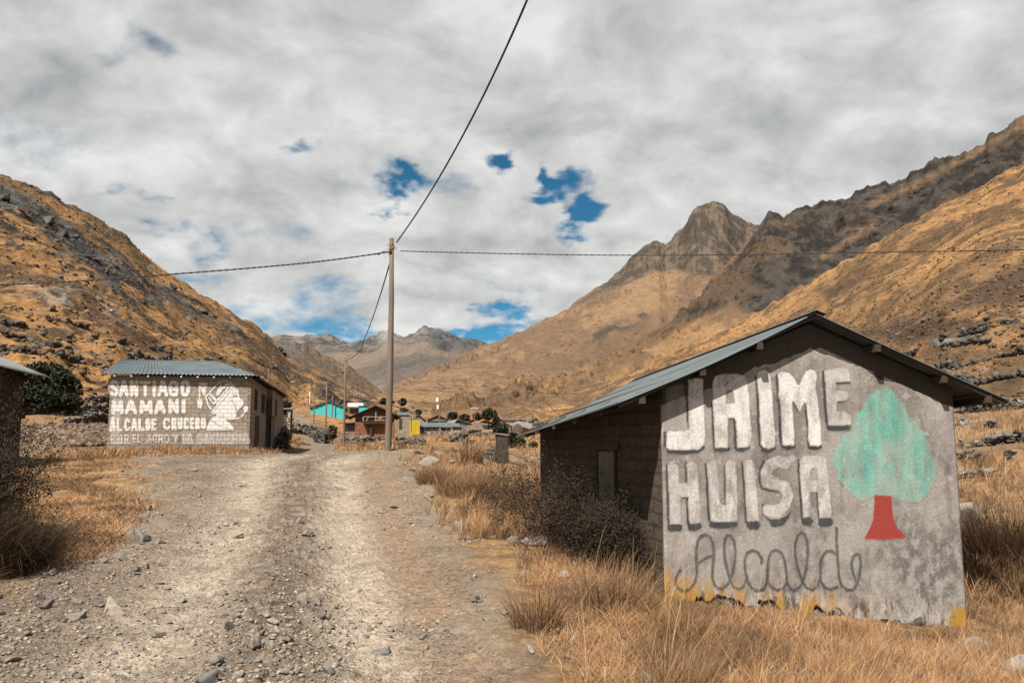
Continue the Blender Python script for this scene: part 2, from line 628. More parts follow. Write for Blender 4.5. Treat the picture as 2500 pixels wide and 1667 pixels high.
def ground_color(x, y, rm):
    lt, mr, rt, db = road_fields(x, y)
    near = 1 - sstep(24, 31, y)
    n1, n2 = fbm(x * .9, y * .9, 5, 41), fbm(x * 5, y * 5, 4, 43)
    road = mixc((.20, .155, .116), (.145, .112, .085), sstep(.35, .65, n1))
    road = mixc(road, (.345, .285, .222), np.clip((lt * .95 + rt * 1.15) * near, 0, 1) * sstep(.25, .6, n1 * .6 + n2 * .4 + .08))
    road = mixc(road, (.12, .09, .067), mr * near * sstep(.3, .6, n2) * .9)
    road = mixc(road, (.225, .155, .105), db * near * .8)
    road = mixc(road, (.14, .115, .092), sstep(.56, .72, fbm(x * 2.2, y * 2.2, 4, 47)) * .5)
    soil = mixc((.20, .128, .07), (.15, .097, .056), sstep(.35, .65, n1))
    soil = mixc(soil, (.25, .15, .068), sstep(.45, .7, n2) * .7)
    soil = mixc(soil, (.13, .085, .055), sstep(.6, .75, fbm(x * .35, y * .35, 5, 45)) * .7)
    far = sstep(35, 70, y)
    soil = mixc(soil, mixc((.26, .145, .064), (.14, .088, .05), sstep(.36, .64, fbm(x * .16, y * .16, 5, 48) * .6 + fbm(x * .9, y * .9, 4, 49) * .4)), far)
    # ploughed, bare left shoulder
    strawp = sstep(.3, .9, ln(L_XL, y) - x + (n2 - .5) * 1.2) * (1 - sstep(26, 30, y))
    soil = mixc(soil, mixc((.27, .165, .082), (.17, .105, .056), sstep(.42, .62, fbm(x * 3.1, y * 7, 4, 55))), strawp)
    strawr = sstep(.0, .8, x - ln(L_XR, y) + (n2 - .5) * 1.2) * (1 - sstep(20, 26, y))
    soil = mixc(soil, mixc((.25, .15, .075), (.15, .093, .052), sstep(.42, .62, fbm(x * 4, y * 7, 4, 56))), strawr * .9)
    dirt = (1 - .85 * strawp) * (1 - .6 * strawr) * sstep(.4, .62, fbm(x * .8, y * .8, 4, 51) + .28 * np.exp(-((x - ln(L_XR, y)) / .5) ** 2) + .25 * np.exp(-((x - ln(L_XL, y)) / .9) ** 2) - .12)
    soil = mixc(soil, (.20, .162, .125), dirt * (1 - far) * .85)
    return mixc(soil, road, rm)


uu = np.r_[np.linspace(-1.9, -.66, 70, endpoint=False), np.linspace(-.66, .66, 980), np.linspace(.66, 1.9, 71)[1:]]
yy = np.r_[-6 + np.array([0, 2, 4, 6.5, 8.5, 9.5]), np.geomspace(4.0 + 4, 34 + 4, 620) - 4, (np.geomspace(34.0 + 4, 160 + 4, 260) - 4)[1:], np.geomspace(160, 1100, 60)[1:]]
GY, GU = np.meshgrid(yy, uu, indexing='ij')
GX = GU * (GY + 8 * np.exp(-np.maximum(GY, 0) / 6) + 0 * GY)
gzv = G(GX, GY, True)
grm = road_mask(GX, GY)
gcol = ground_color(GX, GY, grm)
gv = np.stack([GX, GY, gzv], -1).reshape(-1, 3)
gf = grid_faces(len(yy), len(uu))
frm = grm.reshape(-1)[gf].mean(1)
fy = gv[gf[:, 0], 1]


def sub_mesh(name, sel):
    f = gf[sel]
    ids, inv = np.unique(f, return_inverse=True)
    return np_mesh(name, gv[ids], [inv.reshape(-1, 4)], True, col=gcol.reshape(-1, 3)[ids])


def soil_mat(name, road):
    m = Mat(name, 0.97, 0.06)
    c = m.attr('Col', 'Color')
    n1 = m.noise(9, 6, 0.7)
    n2 = m.noise(55, 5, 0.7)
    v = m.voro(30 if road else 18, out='Color')
    sv = m.sep(v)[0]
    f = m.math('MULTIPLY', m.range(n1, 0.3, 0.7, 0.72, 1.25, False), m.range(n2, 0.3, 0.7, 0.70, 1.28, False))
    f = m.math('MULTIPLY', f, m.range(sv, 0, 1, 0.78 if road else 0.88, 1.22 if road else 1.1, False))
    m.color(m.scale(c, f))
    d = m.voro(30 if road else 14)
    d2 = m.voro(11)
    h = m.math('ADD', m.math('MULTIPLY', m.range(d, 0, .5, 1, 0), .9 if road else .4), m.math('MULTIPLY', n2, 1.0))
    h = m.math('ADD', h, m.math('MULTIPLY', m.range(d2, .05, .38, 1, 0), 1.0 if road else .5))
    m.bump(h, 0.9, 0.022)
    return m.m


M_ROAD = soil_mat("gravel_road_dirt", True)
M_SOIL = soil_mat("dry_grassland_soil", False)
road = link("road", sub_mesh("road", frm > .5), M_ROAD)
tag(road, kind='structure', label="pale rutted gravel road climbing towards the village", cat="road")
ground = link("ground", sub_mesh("ground", frm <= .5), M_SOIL)
tag(ground, kind='structure', label="dry straw coloured valley ground beside the road", cat="ground")


# ------------------------------------------------------------------ hills and mountains
def hill(name, crest, foot, ncol, nrow, expo, relief, colour, mat, label, back=.3, jag=0.0, jagscale=60., seed=0, ext=(0, 0)):
    cu, ct, cy = [], [], []
    for (px, py, Y) in crest:
        u, t = ray(px, py)
        cu.append(u); ct.append(t); cy.append(Y)
    cu, ct, cy = map(np.array, (cu, ct, cy))
    us = np.linspace(cu[0] - ext[0], cu[-1] + ext[1], ncol)
    T, Yc = np.interp(us, cu, ct), np.interp(us, cu, cy)
    if ext[0]:
        T = np.where(us < cu[0], ct[0] + (us - cu[0]) * (ct[1] - ct[0]) / (cu[1] - cu[0]) * .8, T)
    if ext[1]:
        T = np.where(us > cu[-1], ct[-1] + (us - cu[-1]) * (ct[-1] - ct[-2]) / (cu[-1] - cu[-2]) * .8, T)
    JG = jag * (fbm(us * jagscale, us * 0 + seed, 5, seed) - .5) * np.clip(T / .15, .2, 1) * Yc
    fu = np.array([ray(p, 1085)[0] for p, _ in foot])
    Yf = np.interp(us, fu, [q for _, q in foot])
    Yf = np.minimum(Yf, Yc * .92)
    zf = g_base(us * Yf, Yf) - .8
    s = np.r_[np.linspace(0, 1, nrow) ** 1.25, 1 + np.linspace(0, 1, 14)[1:] * back]
    S, U = np.meshgrid(s, us, indexing='ij')
    Y = Yf + (Yc - Yf) * S
    zc = T * Yc
    P = np.where(S <= 1, S ** expo, 1 - (S - 1) / back * .5)
    Z = zf + (zc - zf) * P
    X = U * Y
    env = sstep(0, .12, S) * (1 - .9 * sstep(.90, 1.0, S)) * (1 - sstep(1, 1.2, S) * .5)
    Z = Z + JG * sstep(.72, 1.0, S) ** 2
    dz, info = relief(X, Y, U, S)
    Z = Z + dz * env
    PX, PY = proj(X, Y, Z)
    col = colour(X, Y, Z, U, S, PX, PY, info)
    v = np.stack([X, Y, Z], -1).reshape(-1, 3)
    me = np_mesh(name, v, [grid_faces(len(s), ncol)], True, col=np.clip(col, 0, 1).reshape(-1, 3))
    o = link(name, me, mat)
    tag(o, kind='structure', label=label, cat="hill")
    return dict(o=o, us=us, s=s, X=X, Y=Y, Z=Z, PX=PX, PY=PY, U=U, S=S)


def inpoly(px, py, pts, soft):
    """signed distance based soft mask of a polygon (photograph pixels)"""
    pts = np.array(pts, float)
    inside = np.zeros(px.shape, bool)
    dmin = np.full(px.shape, 1e9)
    j = len(pts) - 1
    for i in range(len(pts)):
        x1, y1 = pts[j]
        x2, y2 = pts[i]
        c = ((y1 > py) != (y2 > py)) & (px < (x2 - x1) * (py - y1) / (y2 - y1 + 1e-9) + x1)
        inside ^= c
        ex, ey = x2 - x1, y2 - y1
        t = np.clip(((px - x1) * ex + (py - y1) * ey) / (ex * ex + ey * ey + 1e-9), 0, 1)
        dmin = np.minimum(dmin, np.hypot(px - x1 - t * ex, py - y1 - t * ey))
        j = i
    return sstep(-soft, soft, np.where(inside, dmin, -dmin))


def segd(px, py, pts):
    d = np.full(np.shape(px), 1e9)
    for (x1, y1), (x2, y2) in zip(pts[:-1], pts[1:]):
        ex, ey = x2 - x1, y2 - y1
        t = np.clip(((px - x1) * ex + (py - y1) * ey) / (ex * ex + ey * ey + 1e-9), 0, 1)
        d = np.minimum(d, np.hypot(px - x1 - t * ex, py - y1 - t * ey))
    return d


GOLD, TAN, BROWN, ROCK = (.255, .142, .062), (.16, .10, .055), (.125, .076, .042), (.07, .066, .062)
K = 2500 / 2352.0


def sc(pts):
    return [tuple([p[0] * K, p[1] * K] + list(p[2:])) for p in pts]


# --- left hillside
A_band = sc([(-60, 430), (40, 470), (110, 510), (180, 560), (240, 600), (290, 640), (330, 680)])
A_white = sc([(60, 660), (130, 685), (190, 695), (260, 715), (300, 735)])


def relA(x, y, u, s):
    y = y * .42
    lump = np.maximum(fbm(x / 9, y / 9, 5, 61, .6) - .5, 0)
    rough = fbm(x / 26, y / 26, 5, 62) - .5
    tuss = fbm(x / 1.6, y / 1.6, 3, 63) - .5
    steps = fbm(x / 60, y / 60, 3, 64) * 6
    hgt = s * 14 + steps
    terr = np.abs((hgt % 1) - .5) * 2
    return rough * 7 + lump * 5 * (s > .05) + tuss * .55 + (terr - .5) * .9, dict(lump=lump, terr=terr, hgt=hgt)


def colA(x, y, z, u, s, px, py, I):
    y = y * .42
    n1, n2, n3 = fbm(x / 30, y / 30, 5, 71), fbm(x / 7, y / 7, 5, 72), fbm(x / 1.8, y / 1.8, 3, 73)
    c = mixc(GOLD, BROWN, sstep(.40, .62, n1 * .5 + n2 * .5 + .06 * sstep(.35, .8, s) - .02))
    c = mixc(c, (.29, .155, .062), (1 - sstep(.12, .33, s)) * sstep(.42, .6, n1 * .6 + n2 * .4 + .06) * .9)
    c = mixc(c, (.06, .042, .028), sstep(.50, .62, vnoise(x / .95, y / .95, 74) * .5 + n2 * .5) * .85)
    c = mixc(c, (.075, .052, .034), sstep(.52, .66, n3 * .55 + n2 * .45) * .7)
    # stone rows along the contour lines
    row = sstep(.86, .97, I['terr'] + (n3 - .5) * .3) * sstep(.44, .56, fbm(x / 16, y / 16, 4, 75) + .02) * (1 - sstep(.35, .6, s))
    band = np.exp(-(segd(px, py, A_band) / (24 + 22 * n1)) ** 2) * 1.05
    rock = np.clip(sstep(.13, .21, I['lump'] * (.85 + .6 * sstep(.2, .7, s)) + .13 * band - .03) + sstep(.45, .8, band * (.5 + n2)), 0, 1)
    rk = mixc((.032, .03, .029), (.095, .09, .083), sstep(.4, .75, fbm(x / 3, y / 3, 4, 77)))
    c = mixc(c, rk, np.clip(rock * sstep(.4, .52, n3 * .4 + n2 * .6 + .1) + row * sstep(.45, .6, fbm(x / 2.2, y / 2.2, 3, 76)) * .9, 0, 1))
    wh = np.exp(-(segd(px, py, A_white) / 15) ** 2) * sstep(.52, .60, fbm(x / 2.2, y / 1.2, 3, 79))
    c = mixc(c, (.30, .285, .265), wh * .45)
    return c


A_crest = sc([(0, 403, 250), (60, 420, 258), (110, 440, 265), (150, 465, 275), (215, 500, 285), (290, 545, 300), (335, 588, 310), (345, 602, 312), (400, 634, 325), (470, 682, 345),
              (540, 722, 365), (600, 762, 385), (640, 796, 400), (668, 832, 410), (740, 868, 425), (800, 893, 430), (850, 912, 430), (900, 934, 420), (950, 957, 400), (985, 985, 370), (1010, 1010, 340)])
HA = hill("hillside", A_crest, [(-1500, 40), (-400, 46), (0, 58), (150, 62), (260, 68), (400, 80), (600, 100), (720, 130), (850, 190), (1000, 240), (1080, 260)], 800, 460, 1.12, relA, colA, M_HILL,
          "steep golden brown hillside with dark boulders on the left", jag=.016, jagscale=55, seed=3, ext=(.9, .0))


# --- spur behind it
def relB(x, y, u, s):
    r = fbm(x / 70, y / 70, 5, 81) - .5
    return r * 16 + (fbm(x / 9, y / 9, 4, 82) - .5) * 4, dict(r=r)


def colB(x, y, z, u, s, px, py, I):
    n1, n2 = fbm(x / 90, y / 90, 5, 83), fbm(x / 14, y / 14, 4, 84)
    c = mixc((.14, .09, .055), (.085, .06, .042), sstep(.4, .6, n1 * .5 + n2 * .5))
    return mixc(c, (.09, .083, .078), sstep(.5, .62, n1 * .4 + n2 * .6) * sstep(.5, .95, s) * .8)


hill("hillside", sc([(560, 742, 800), (600, 762, 800), (632, 779, 800), (660, 782, 820), (700, 790, 840), (740, 812, 860), (800, 842, 880), (850, 882, 900), (880, 906, 900), (930, 940, 880)]),
     [(0, 300), (700, 420), (950, 500), (1200, 600)], 300, 160, 1.1, relB, colB, M_MOUNT, "brown spur sloping down behind the left hillside", jag=.008, jagscale=150, seed=5)


# --- far mountains at the head of the valley
def relC(x, y, u, s):
    r = 1 - np.abs(fbm(x / 160, y / 420, 5, 91) - .5) * 4
    r2 = 1 - np.abs(fbm(x / 45, y / 160, 4, 92) - .5) * 4
    return r * 22 * sstep(.2, .7, s) + r2 * 9 * sstep(.3, .7, s), dict(r=r, r2=r2)


def colC(x, y, z, u, s, px, py, I):
    n1, n2 = fbm(x / 200, y / 200, 5, 93), fbm(x / 40, y / 60, 4, 94)
    c = mixc((.125, .098, .078), (.085, .07, .06), sstep(.4, .6, n1))
    cliff = sstep(.42, .56, n1 * .35 + n2 * .35 + .22 * sstep(.35, .8, s))
    rk = mixc((.125, .112, .10), (.06, .056, .053), sstep(.35, .65, n2))
    c = mixc(c, rk, cliff)
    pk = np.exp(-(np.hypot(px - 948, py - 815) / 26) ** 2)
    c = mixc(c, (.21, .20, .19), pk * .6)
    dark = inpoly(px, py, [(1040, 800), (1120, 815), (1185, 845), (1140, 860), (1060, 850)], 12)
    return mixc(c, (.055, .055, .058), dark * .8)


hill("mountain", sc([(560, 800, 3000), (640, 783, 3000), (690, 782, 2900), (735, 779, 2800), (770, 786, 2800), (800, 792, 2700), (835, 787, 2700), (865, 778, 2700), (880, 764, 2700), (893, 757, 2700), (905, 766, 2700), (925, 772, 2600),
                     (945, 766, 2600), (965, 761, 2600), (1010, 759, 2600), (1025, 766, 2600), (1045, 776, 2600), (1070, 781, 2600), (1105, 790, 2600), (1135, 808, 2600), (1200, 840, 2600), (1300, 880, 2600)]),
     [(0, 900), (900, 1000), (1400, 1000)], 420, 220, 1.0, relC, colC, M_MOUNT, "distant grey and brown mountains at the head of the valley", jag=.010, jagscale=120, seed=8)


# --- right: back mountain with the rocky peak
D_rock = sc([(1325, 700), (1395, 640), (1440, 595), (1490, 550), (1540, 540), (1590, 485), (1640, 455), (1745, 505), (1770, 560), (1700, 620), (1640, 640), (1560, 618), (1500, 622), (1440, 650), (1390, 668)])
D_spur = sc([(1330, 745), (1420, 700), (1500, 672), (1560, 662), (1610, 660)])


def relD(x, y, u, s):
    y = y * .42
    g = 1 - np.abs(fbm(u * 11 + s * 1.2, s * 1.6, 4, 101) - .5) * 4
    r = fbm(x / 60, y / 60, 5, 102) - .5
    st = 1 - np.abs(fbm(u * 150, s * 5, 4, 103) - .5) * 4
    return g * 4 * sstep(.1, .5, s) + r * 16 + st * 4 * sstep(.7, .85, s) + (fbm(x / 7, y / 7, 3, 109) - .5) * 2.0, dict(g=g, st=st)


def colD(x, y, z, u, s, px, py, I):
    y = y * .42
    n1, n2 = fbm(x / 70, y / 70, 5, 104), fbm(x / 11, y / 11, 4, 105)
    c = mixc((.17, .107, .063), (.115, .075, .048), sstep(.4, .62, n1 * .6 + n2 * .4))
    c = mixc(c, (.225, .135, .066), sstep(900, 1000, py) * sstep(.4, .6, n1) * .8)
    low = sstep(880, 960, py)
    lines = sstep(.52, .60, fbm(x / 70 + y / 300, y / 9 + z / 3, 4, 108)) * low
    c = mixc(c, (.075, .05, .033), lines * .75)
    rk = inpoly(px, py, D_rock, 12)
    rc = mixc((.10, .075, .055), (.048, .039, .032), sstep(.38, .62, n2 * .6 + I['st'] * .12 + .16))
    c = mixc(c, rc, np.clip(rk * 1.6 - .6 * sstep(.5, .65, n1 * .5 + n2 * .5), 0, 1))
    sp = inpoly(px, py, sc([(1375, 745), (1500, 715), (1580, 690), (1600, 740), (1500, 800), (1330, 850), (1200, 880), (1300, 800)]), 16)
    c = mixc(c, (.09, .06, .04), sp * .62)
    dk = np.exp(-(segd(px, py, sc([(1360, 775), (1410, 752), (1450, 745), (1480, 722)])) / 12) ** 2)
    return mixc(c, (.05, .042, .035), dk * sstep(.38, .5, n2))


D_crest = sc([(840, 960, 900), (860, 905, 900), (900, 886, 950), (1000, 845, 1050), (1100, 800, 1200), (1215, 752, 1300), (1300, 712, 1350), (1350, 676, 1400), (1395, 646, 1420), (1440, 602, 1450), (1490, 561, 1480), (1500, 551, 1480), (1512, 549, 1480), (1530, 557, 1490), (1545, 546, 1500),
              (1570, 521, 1500), (1588, 488, 1500), (1602, 475, 1500), (1620, 468, 1500), (1640, 465, 1500), (1656, 467, 1500), (1668, 474, 1500), (1682, 488, 1500), (1710, 503, 1500), (1745, 517, 1500), (1790, 540, 1500), (1860, 575, 1500), (1980, 620, 1500)])
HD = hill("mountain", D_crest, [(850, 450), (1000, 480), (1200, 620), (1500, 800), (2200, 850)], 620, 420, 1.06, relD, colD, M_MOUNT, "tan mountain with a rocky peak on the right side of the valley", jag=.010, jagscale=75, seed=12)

# --- right: dark rocky ridge
E_rock = sc([(1470, 790), (1560, 715), (1600, 680), (1640, 635), (1690, 600), (1745, 520), (1765, 480), (1800, 480), (1885, 450), (2050, 405), (2150, 360), (2352, 250), (2600, 130), (2600, 260), (2352, 400), (2100, 520), (1950, 610), (1800, 690), (1740, 725), (1680, 700), (1620, 720)])
E_gold = [sc([(2000, 470), (2100, 425), (2250, 345), (2352, 285), (2460, 220)]), sc([(1890, 590), (1960, 545), (2010, 520)])]


def relE(x, y, u, s):
    y = y * .42
    g = 1 - np.abs(fbm(u * 10 + s * 1.6, s * 1.8, 4, 111) - .5) * 4
    r = fbm(x / 34, y / 34, 6, 112, .58) - .5
    st = np.maximum(fbm(x / 9, y / 9, 5, 113, .6) - .48, 0)
    return g * 3 * sstep(.1, .4, s) + r * 15 + st * 24 * sstep(.42, .56, s) + (fbm(x / 5, y / 5, 3, 119) - .5) * 1.8, dict(g=g, st=st)


def colE(x, y, z, u, s, px, py, I):
    y = y * .42
    n1, n2 = fbm(x / 45, y / 45, 5, 114), fbm(x / 8, y / 8, 5, 115)
    c = mixc((.20, .118, .058), (.115, .073, .044), sstep(.38, .60, n1 * .6 + n2 * .4 + .10 * sstep(800, 640, py)))
    lines = sstep(.52, .60, fbm(x / 60 + y / 300, y / 8 + z / 3, 4, 118)) * sstep(860, 940, py)
    c = mixc(c, (.08, .054, .034), lines * .7)
    rk = inpoly(px, py, E_rock, 16)
    gold = sum(np.exp(-(segd(px, py, q) / 13) ** 2) for q in E_gold)
    cov = np.clip(rk * 1.5 - 1.1 * gold - .75 * sstep(.505, .63, n1 * .5 + n2 * .5), 0, 1)
    rc = mixc((.050, .042, .035), (.020, .018, .0165), sstep(.35, .62, n2))
    rc = mixc(rc, (.085, .058, .038), sstep(.55, .68, n1) * .6)
    return mixc(c, rc, cov)


E_crest = sc([(990, 990, 400), (1020, 955, 420), (1100, 925, 480), (1200, 895, 560), (1300, 862, 640), (1400, 818, 700), (1480, 775, 740), (1560, 722, 780), (1600, 688, 800), (1640, 640, 830), (1690, 590, 860), (1730, 535, 880), (1745, 514, 880), (1765, 491, 890), (1785, 489, 890), (1800, 493, 890), (1850, 478, 880), (1885, 461, 880), (1900, 462, 880), (1915, 466, 880),
              (1960, 446, 870), (2050, 416, 850), (2110, 386, 830), (2150, 370, 820), (2200, 354, 810), (2250, 330, 800), (2300, 300, 790), (2352, 265, 780)])
HE = hill("hillside", E_crest, [(1000, 250), (1300, 340), (1600, 430), (2500, 430), (3500, 300)], 820, 420, 1.05, relE, colE, M_MOUNT, "dark rocky ridge rising to the upper right", jag=.014, jagscale=90, seed=15, ext=(0, .7))


# --- right: near golden slope
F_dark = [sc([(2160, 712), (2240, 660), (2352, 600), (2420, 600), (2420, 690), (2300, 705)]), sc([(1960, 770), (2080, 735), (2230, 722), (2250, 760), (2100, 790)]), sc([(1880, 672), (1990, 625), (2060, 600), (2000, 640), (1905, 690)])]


def relF(x, y, u, s):
    y = y * .42
    r = fbm(x / 40, y / 40, 5, 121) - .5
    tuss = fbm(x / 2.4, y / 2.4, 4, 122, .62) - .5
    g = 1 - np.abs(fbm(u * 16 + s, s * 1.6, 4, 124) - .5) * 4
    steps = fbm(x / 50, y / 50, 3, 125) * 5
    hgt = s * 17 + steps
    terr = np.abs((hgt % 1) - .5) * 2
    return r * 9 + tuss * 1.25 + g * .8 * sstep(.2, .6, s) + (terr - .5) * .5, dict(terr=terr, tuss=tuss)


def colF(x, y, z, u, s, px, py, I):
    y = y * .42
    n1, n2, n3 = fbm(x / 35, y / 35, 5, 126), fbm(x / 7, y / 7, 5, 127), fbm(x / 2.4, y / 2.4, 4, 128)
    c = mixc((.25, .14, .062), (.165, .097, .05), sstep(.38, .64, n1 * .5 + n2 * .5))
    c = mixc(c, (.09, .058, .034), sstep(.50, .64, n3 * .5 + n2 * .5 + .04 * sstep(1600, 2400, px)) * .75)
    c = mixc(c, (.075, .05, .03), sstep(.52, .64, vnoise(x / 1.15, y / 1.15, 133) * .55 + n2 * .45) * .7)
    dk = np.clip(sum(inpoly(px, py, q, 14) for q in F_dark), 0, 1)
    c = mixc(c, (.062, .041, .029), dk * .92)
    rightw = sstep(1900, 2150, px)
    row = sstep(.80, .95, I['terr'] + (n3 - .5) * .4) * sstep(.42, .54, fbm(x / 18, y / 18, 4, 129) + .04 * rightw) * (1 - sstep(.42, .62, s))
    rk = mixc((.05, .047, .045), (.20, .19, .175), sstep(.4, .72, fbm(x / 1.3, y / 1.3, 3, 130)))
    c = mixc(c, rk, row * sstep(.45, .58, fbm(x / 2.1, y / 2.1, 3, 132)) * (.35 + .6 * rightw))
    lines = sstep(.53, .60, fbm(x / 40 + y / 200, y / 7 + z / 2, 4, 131)) * (1 - rightw) * sstep(780, 900, py)
    return mixc(c, (.085, .056, .034), lines * .7)


F_crest = sc([(1110, 990, 290), (1160, 958, 300), (1200, 944, 300), (1300, 922, 300), (1400, 878, 295), (1500, 830, 285), (1600, 788, 272), (1700, 738, 258), (1800, 682, 240), (1860, 645, 228), (1950, 592, 212), (2030, 545, 200), (2100, 506, 190), (2180, 462, 180), (2250, 425, 172), (2352, 368, 162)])
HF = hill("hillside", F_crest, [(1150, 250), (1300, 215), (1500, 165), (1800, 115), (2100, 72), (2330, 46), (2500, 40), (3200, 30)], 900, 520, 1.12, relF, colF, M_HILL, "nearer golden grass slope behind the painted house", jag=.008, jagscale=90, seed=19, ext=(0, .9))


def on_hill(H, px, py):
    """point of a hill surface seen at the photograph's pixel (its world position)"""
    k = np.argmin((H['PX'][:len(H['s']) - 13] - px) ** 2 + (H['PY'][:len(H['s']) - 13] - py) ** 2)
    return Vector((H['X'].ravel()[k], H['Y'].ravel()[k], H['Z'].ravel()[k]))


def surf(x, y):
    """height of whichever of the two near hillsides or the ground stands highest at a spot"""
    z = G(np.array([x]), np.array([y]))[0]
    for H in (HA, HF):
        u = x / y
        if H['us'][0] < u < H['us'][-1]:
            i = int(np.clip(np.searchsorted(H['us'], u), 1, len(H['us']) - 1))
            yc, zc = H['Y'][:, i], H['Z'][:, i]
            if yc[0] < y < yc[-1]:
                z = max(z, float(np.interp(y, yc, zc)))
    return float(z)

# ------------------------------------------------------------------ building materials
M_METAL = vary("galvanised_roof_sheet", (.085, .103, .108), (.12, .14, .143), 1.1, 6, .55, .35, .15, 20, .003, .25)
M_METAL_OLD = vary("weathered_roof_sheet", (.14, .155, .155), (.23, .245, .24), 1.4, 6, .6, .3, .15, 20, .003, .2)
M_TEAL_ROOF = vary("blue_grey_roof_sheet", (.058, .076, .082), (.085, .106, .112), 1.0, 5, .6, .3, .1, 10, .01, .1)
M_WOOD = vary("weathered_timber", (.07, .05, .036), (.04, .029, .021), 3, 5, .85, .15, .4, 40, .004, streak=(1, 1, .2))
M_WOOD_PALE = vary("pale_timber", (.33, .27, .2), (.22, .17, .125), 3, 5, .85, .15, .3, 40, .004)
M_DOOR = vary("grey_plank_door", (.20, .17, .145), (.12, .10, .085), 3, 6, .85, .15, .4, 30, .004, streak=(6, 6, .5))
M_POLE = vary("utility_pole_timber", (.185, .143, .11), (.115, .088, .069), 2.2, 6, .9, .1, .5, 30, .006, streak=(8, 8, .35))
M_RUST = vary("ochre_lichen_timber", (.20, .11, .045), (.12, .075, .04), 9, 5, .9, .1, .4, 40, .005)
M_BLACK = vary("black_cable_rubber", (.014, .013, .013), (.022, .021, .02), 5, 3, .6, .3, 0)
M_STEEL = vary("galvanised_fitting", (.30, .30, .29), (.2, .2, .2), 6, 4, .45, .4, 0, metal=.6)
M_DARKIN = vary("dark_interior", (.012, .011, .010), (.02, .018, .016), 3, 3, .9, .1, 0)
M_BLUEDOOR = vary("blue_painted_door", (.03, .055, .085), (.045, .075, .105), 5, 4, .6, .3, .1)
M_TEAL = vary("turquoise_painted_wall", (.05, .36, .355), (.07, .42, .41), 1.4, 5, .8, .2, .15, 8, .02)
M_THATCH = vary("brown_thatch", (.15, .115, .085), (.095, .07, .052), 2, 6, .95, .05, .8, 14, .05)
M_ORANGE = vary("orange_roof_tiles", (.36, .105, .045), (.26, .075, .035), 2.5, 5, .8, .2, .3, 9, .04)
M_WHITE_SHEET = vary("white_roof_sheet", (.72, .72, .72), (.6, .61, .62), 2, 3, .5, .3, .05)
M_YELLOW = vary("yellow_painted_sheet", (.45, .33, .018), (.36, .255, .016), 2.2, 5, .7, .3, .25, 7, .02, streak=(1, 1, .3))
M_CREAM = vary("pale_rendered_wall", (.36, .29, .22), (.26, .20, .15), 1.6, 5, .9, .1, .2, 9, .02)


def adobe_mat(name, a, b, mortar, bw=.42, bh=.21, ms=.012, bumpd=.03):
    m = Mat(name, .95, .08)
    x, y, z = m.sep()
    cx = m.new('ShaderNodeCombineXYZ')
    m.put(m.math('ADD', x, y), cx.inputs[0])
    m.put(z, cx.inputs[1])
    wob = m.new('ShaderNodeTexNoise')
    m.l.new(m.obj, wob.inputs['Vector'])
    wob.inputs['Scale'].default_value = 2.2
    va = m.new('ShaderNodeVectorMath', operation='SCALE')
    m.l.new(wob.outputs['Color'], va.inputs[0])
    va.inputs['Scale'].default_value = .07
    vb = m.new('ShaderNodeVectorMath', operation='ADD')
    m.l.new(cx.outputs[0], vb.inputs[0])
    m.l.new(va.outputs[0], vb.inputs[1])
    br = m.new('ShaderNodeTexBrick')
    m.l.new(vb.outputs[0], br.inputs['Vector'])
    br.inputs['Scale'].default_value = 1.0
    br.inputs['Brick Width'].default_value = bw
    br.inputs['Row Height'].default_value = bh
    br.inputs['Mortar Size'].default_value = ms
    br.inputs['Mortar Smooth'].default_value = .3
    br.inputs['Bias'].default_value = 0.0
    br.inputs['Color1'].default_value = (*a, 1)
    br.inputs['Color2'].default_value = (*b, 1)
    br.inputs['Mortar'].default_value = (*mortar, 1)
    n1, n2 = m.noise(3, 6, .65), m.noise(22, 5, .65)
    f = m.math('MULTIPLY', m.range(n1, .3, .7, .78, 1.2, False), m.range(n2, .3, .7, .8, 1.18, False))
    m.color(m.scale(br.outputs['Color'], f))
    h = m.math('ADD', m.math('MULTIPLY', br.outputs['Fac'], -1.0), m.math('MULTIPLY', n2, .6))
    m.bump(h, .8, bumpd)
    return m.m


M_ADOBE = adobe_mat("mud_adobe_blocks", (.088, .069, .05), (.076, .059, .043), (.066, .051, .037), .36, .15, .02, .035)
M_ADOBE_RED = adobe_mat("reddish_adobe_blocks", (.26, .125, .07), (.205, .098, .056), (.135, .07, .043), .42, .17, .018)
M_BLOCK = adobe_mat("concrete_block_wall", (.30, .245, .195), (.235, .192, .153), (.175, .145, .118), .41, .213, .016, .02)
M_BLOCK_FAR = adobe_mat("grey_block_wall", (.25, .205, .162), (.19, .155, .123), (.13, .105, .085), .45, .24, .02)
M_BROWNWALL = adobe_mat("brown_mud_wall", (.17, .115, .078), (.135, .09, .06), (.10, .07, .05), .45, .2, .016)


def rubble_mat(name, cols, scale=3.2):
    m = Mat(name, .95, .1)
    v = m.mapping((1, 1, 1.35))
    cc = m.voro(scale, v, out='Color')
    d = m.voro(scale, v, 'DISTANCE_TO_EDGE')
    s = m.sep(cc)
    c = m.mix(m.range(s[0], .2, .8, 0, 1, False), cols[0], cols[1])
    c = m.mix(m.range(s[1], .62, .75), c, cols[2])
    n = m.noise(14, 5, .65)
    c = m.scale(c, m.range(n, .3, .7, .7, 1.25, False))
    c = m.mix(m.range(d, .015, .07), (.05, .042, .036), c)
    m.color(c)
    m.bump(m.math('ADD', m.range(d, .0, .16), m.math('MULTIPLY', n, .35)), 1.0, .09)
    return m.m


M_RUBBLE = rubble_mat("pale_rubble_masonry", ((.31, .26, .21), (.2, .165, .13), (.42, .38, .33)), 3.4)
M_RUBBLE_DARK = rubble_mat("brown_rubble_masonry", ((.085, .063, .046), (.052, .039, .029), (.125, .097, .074)), 3.6)


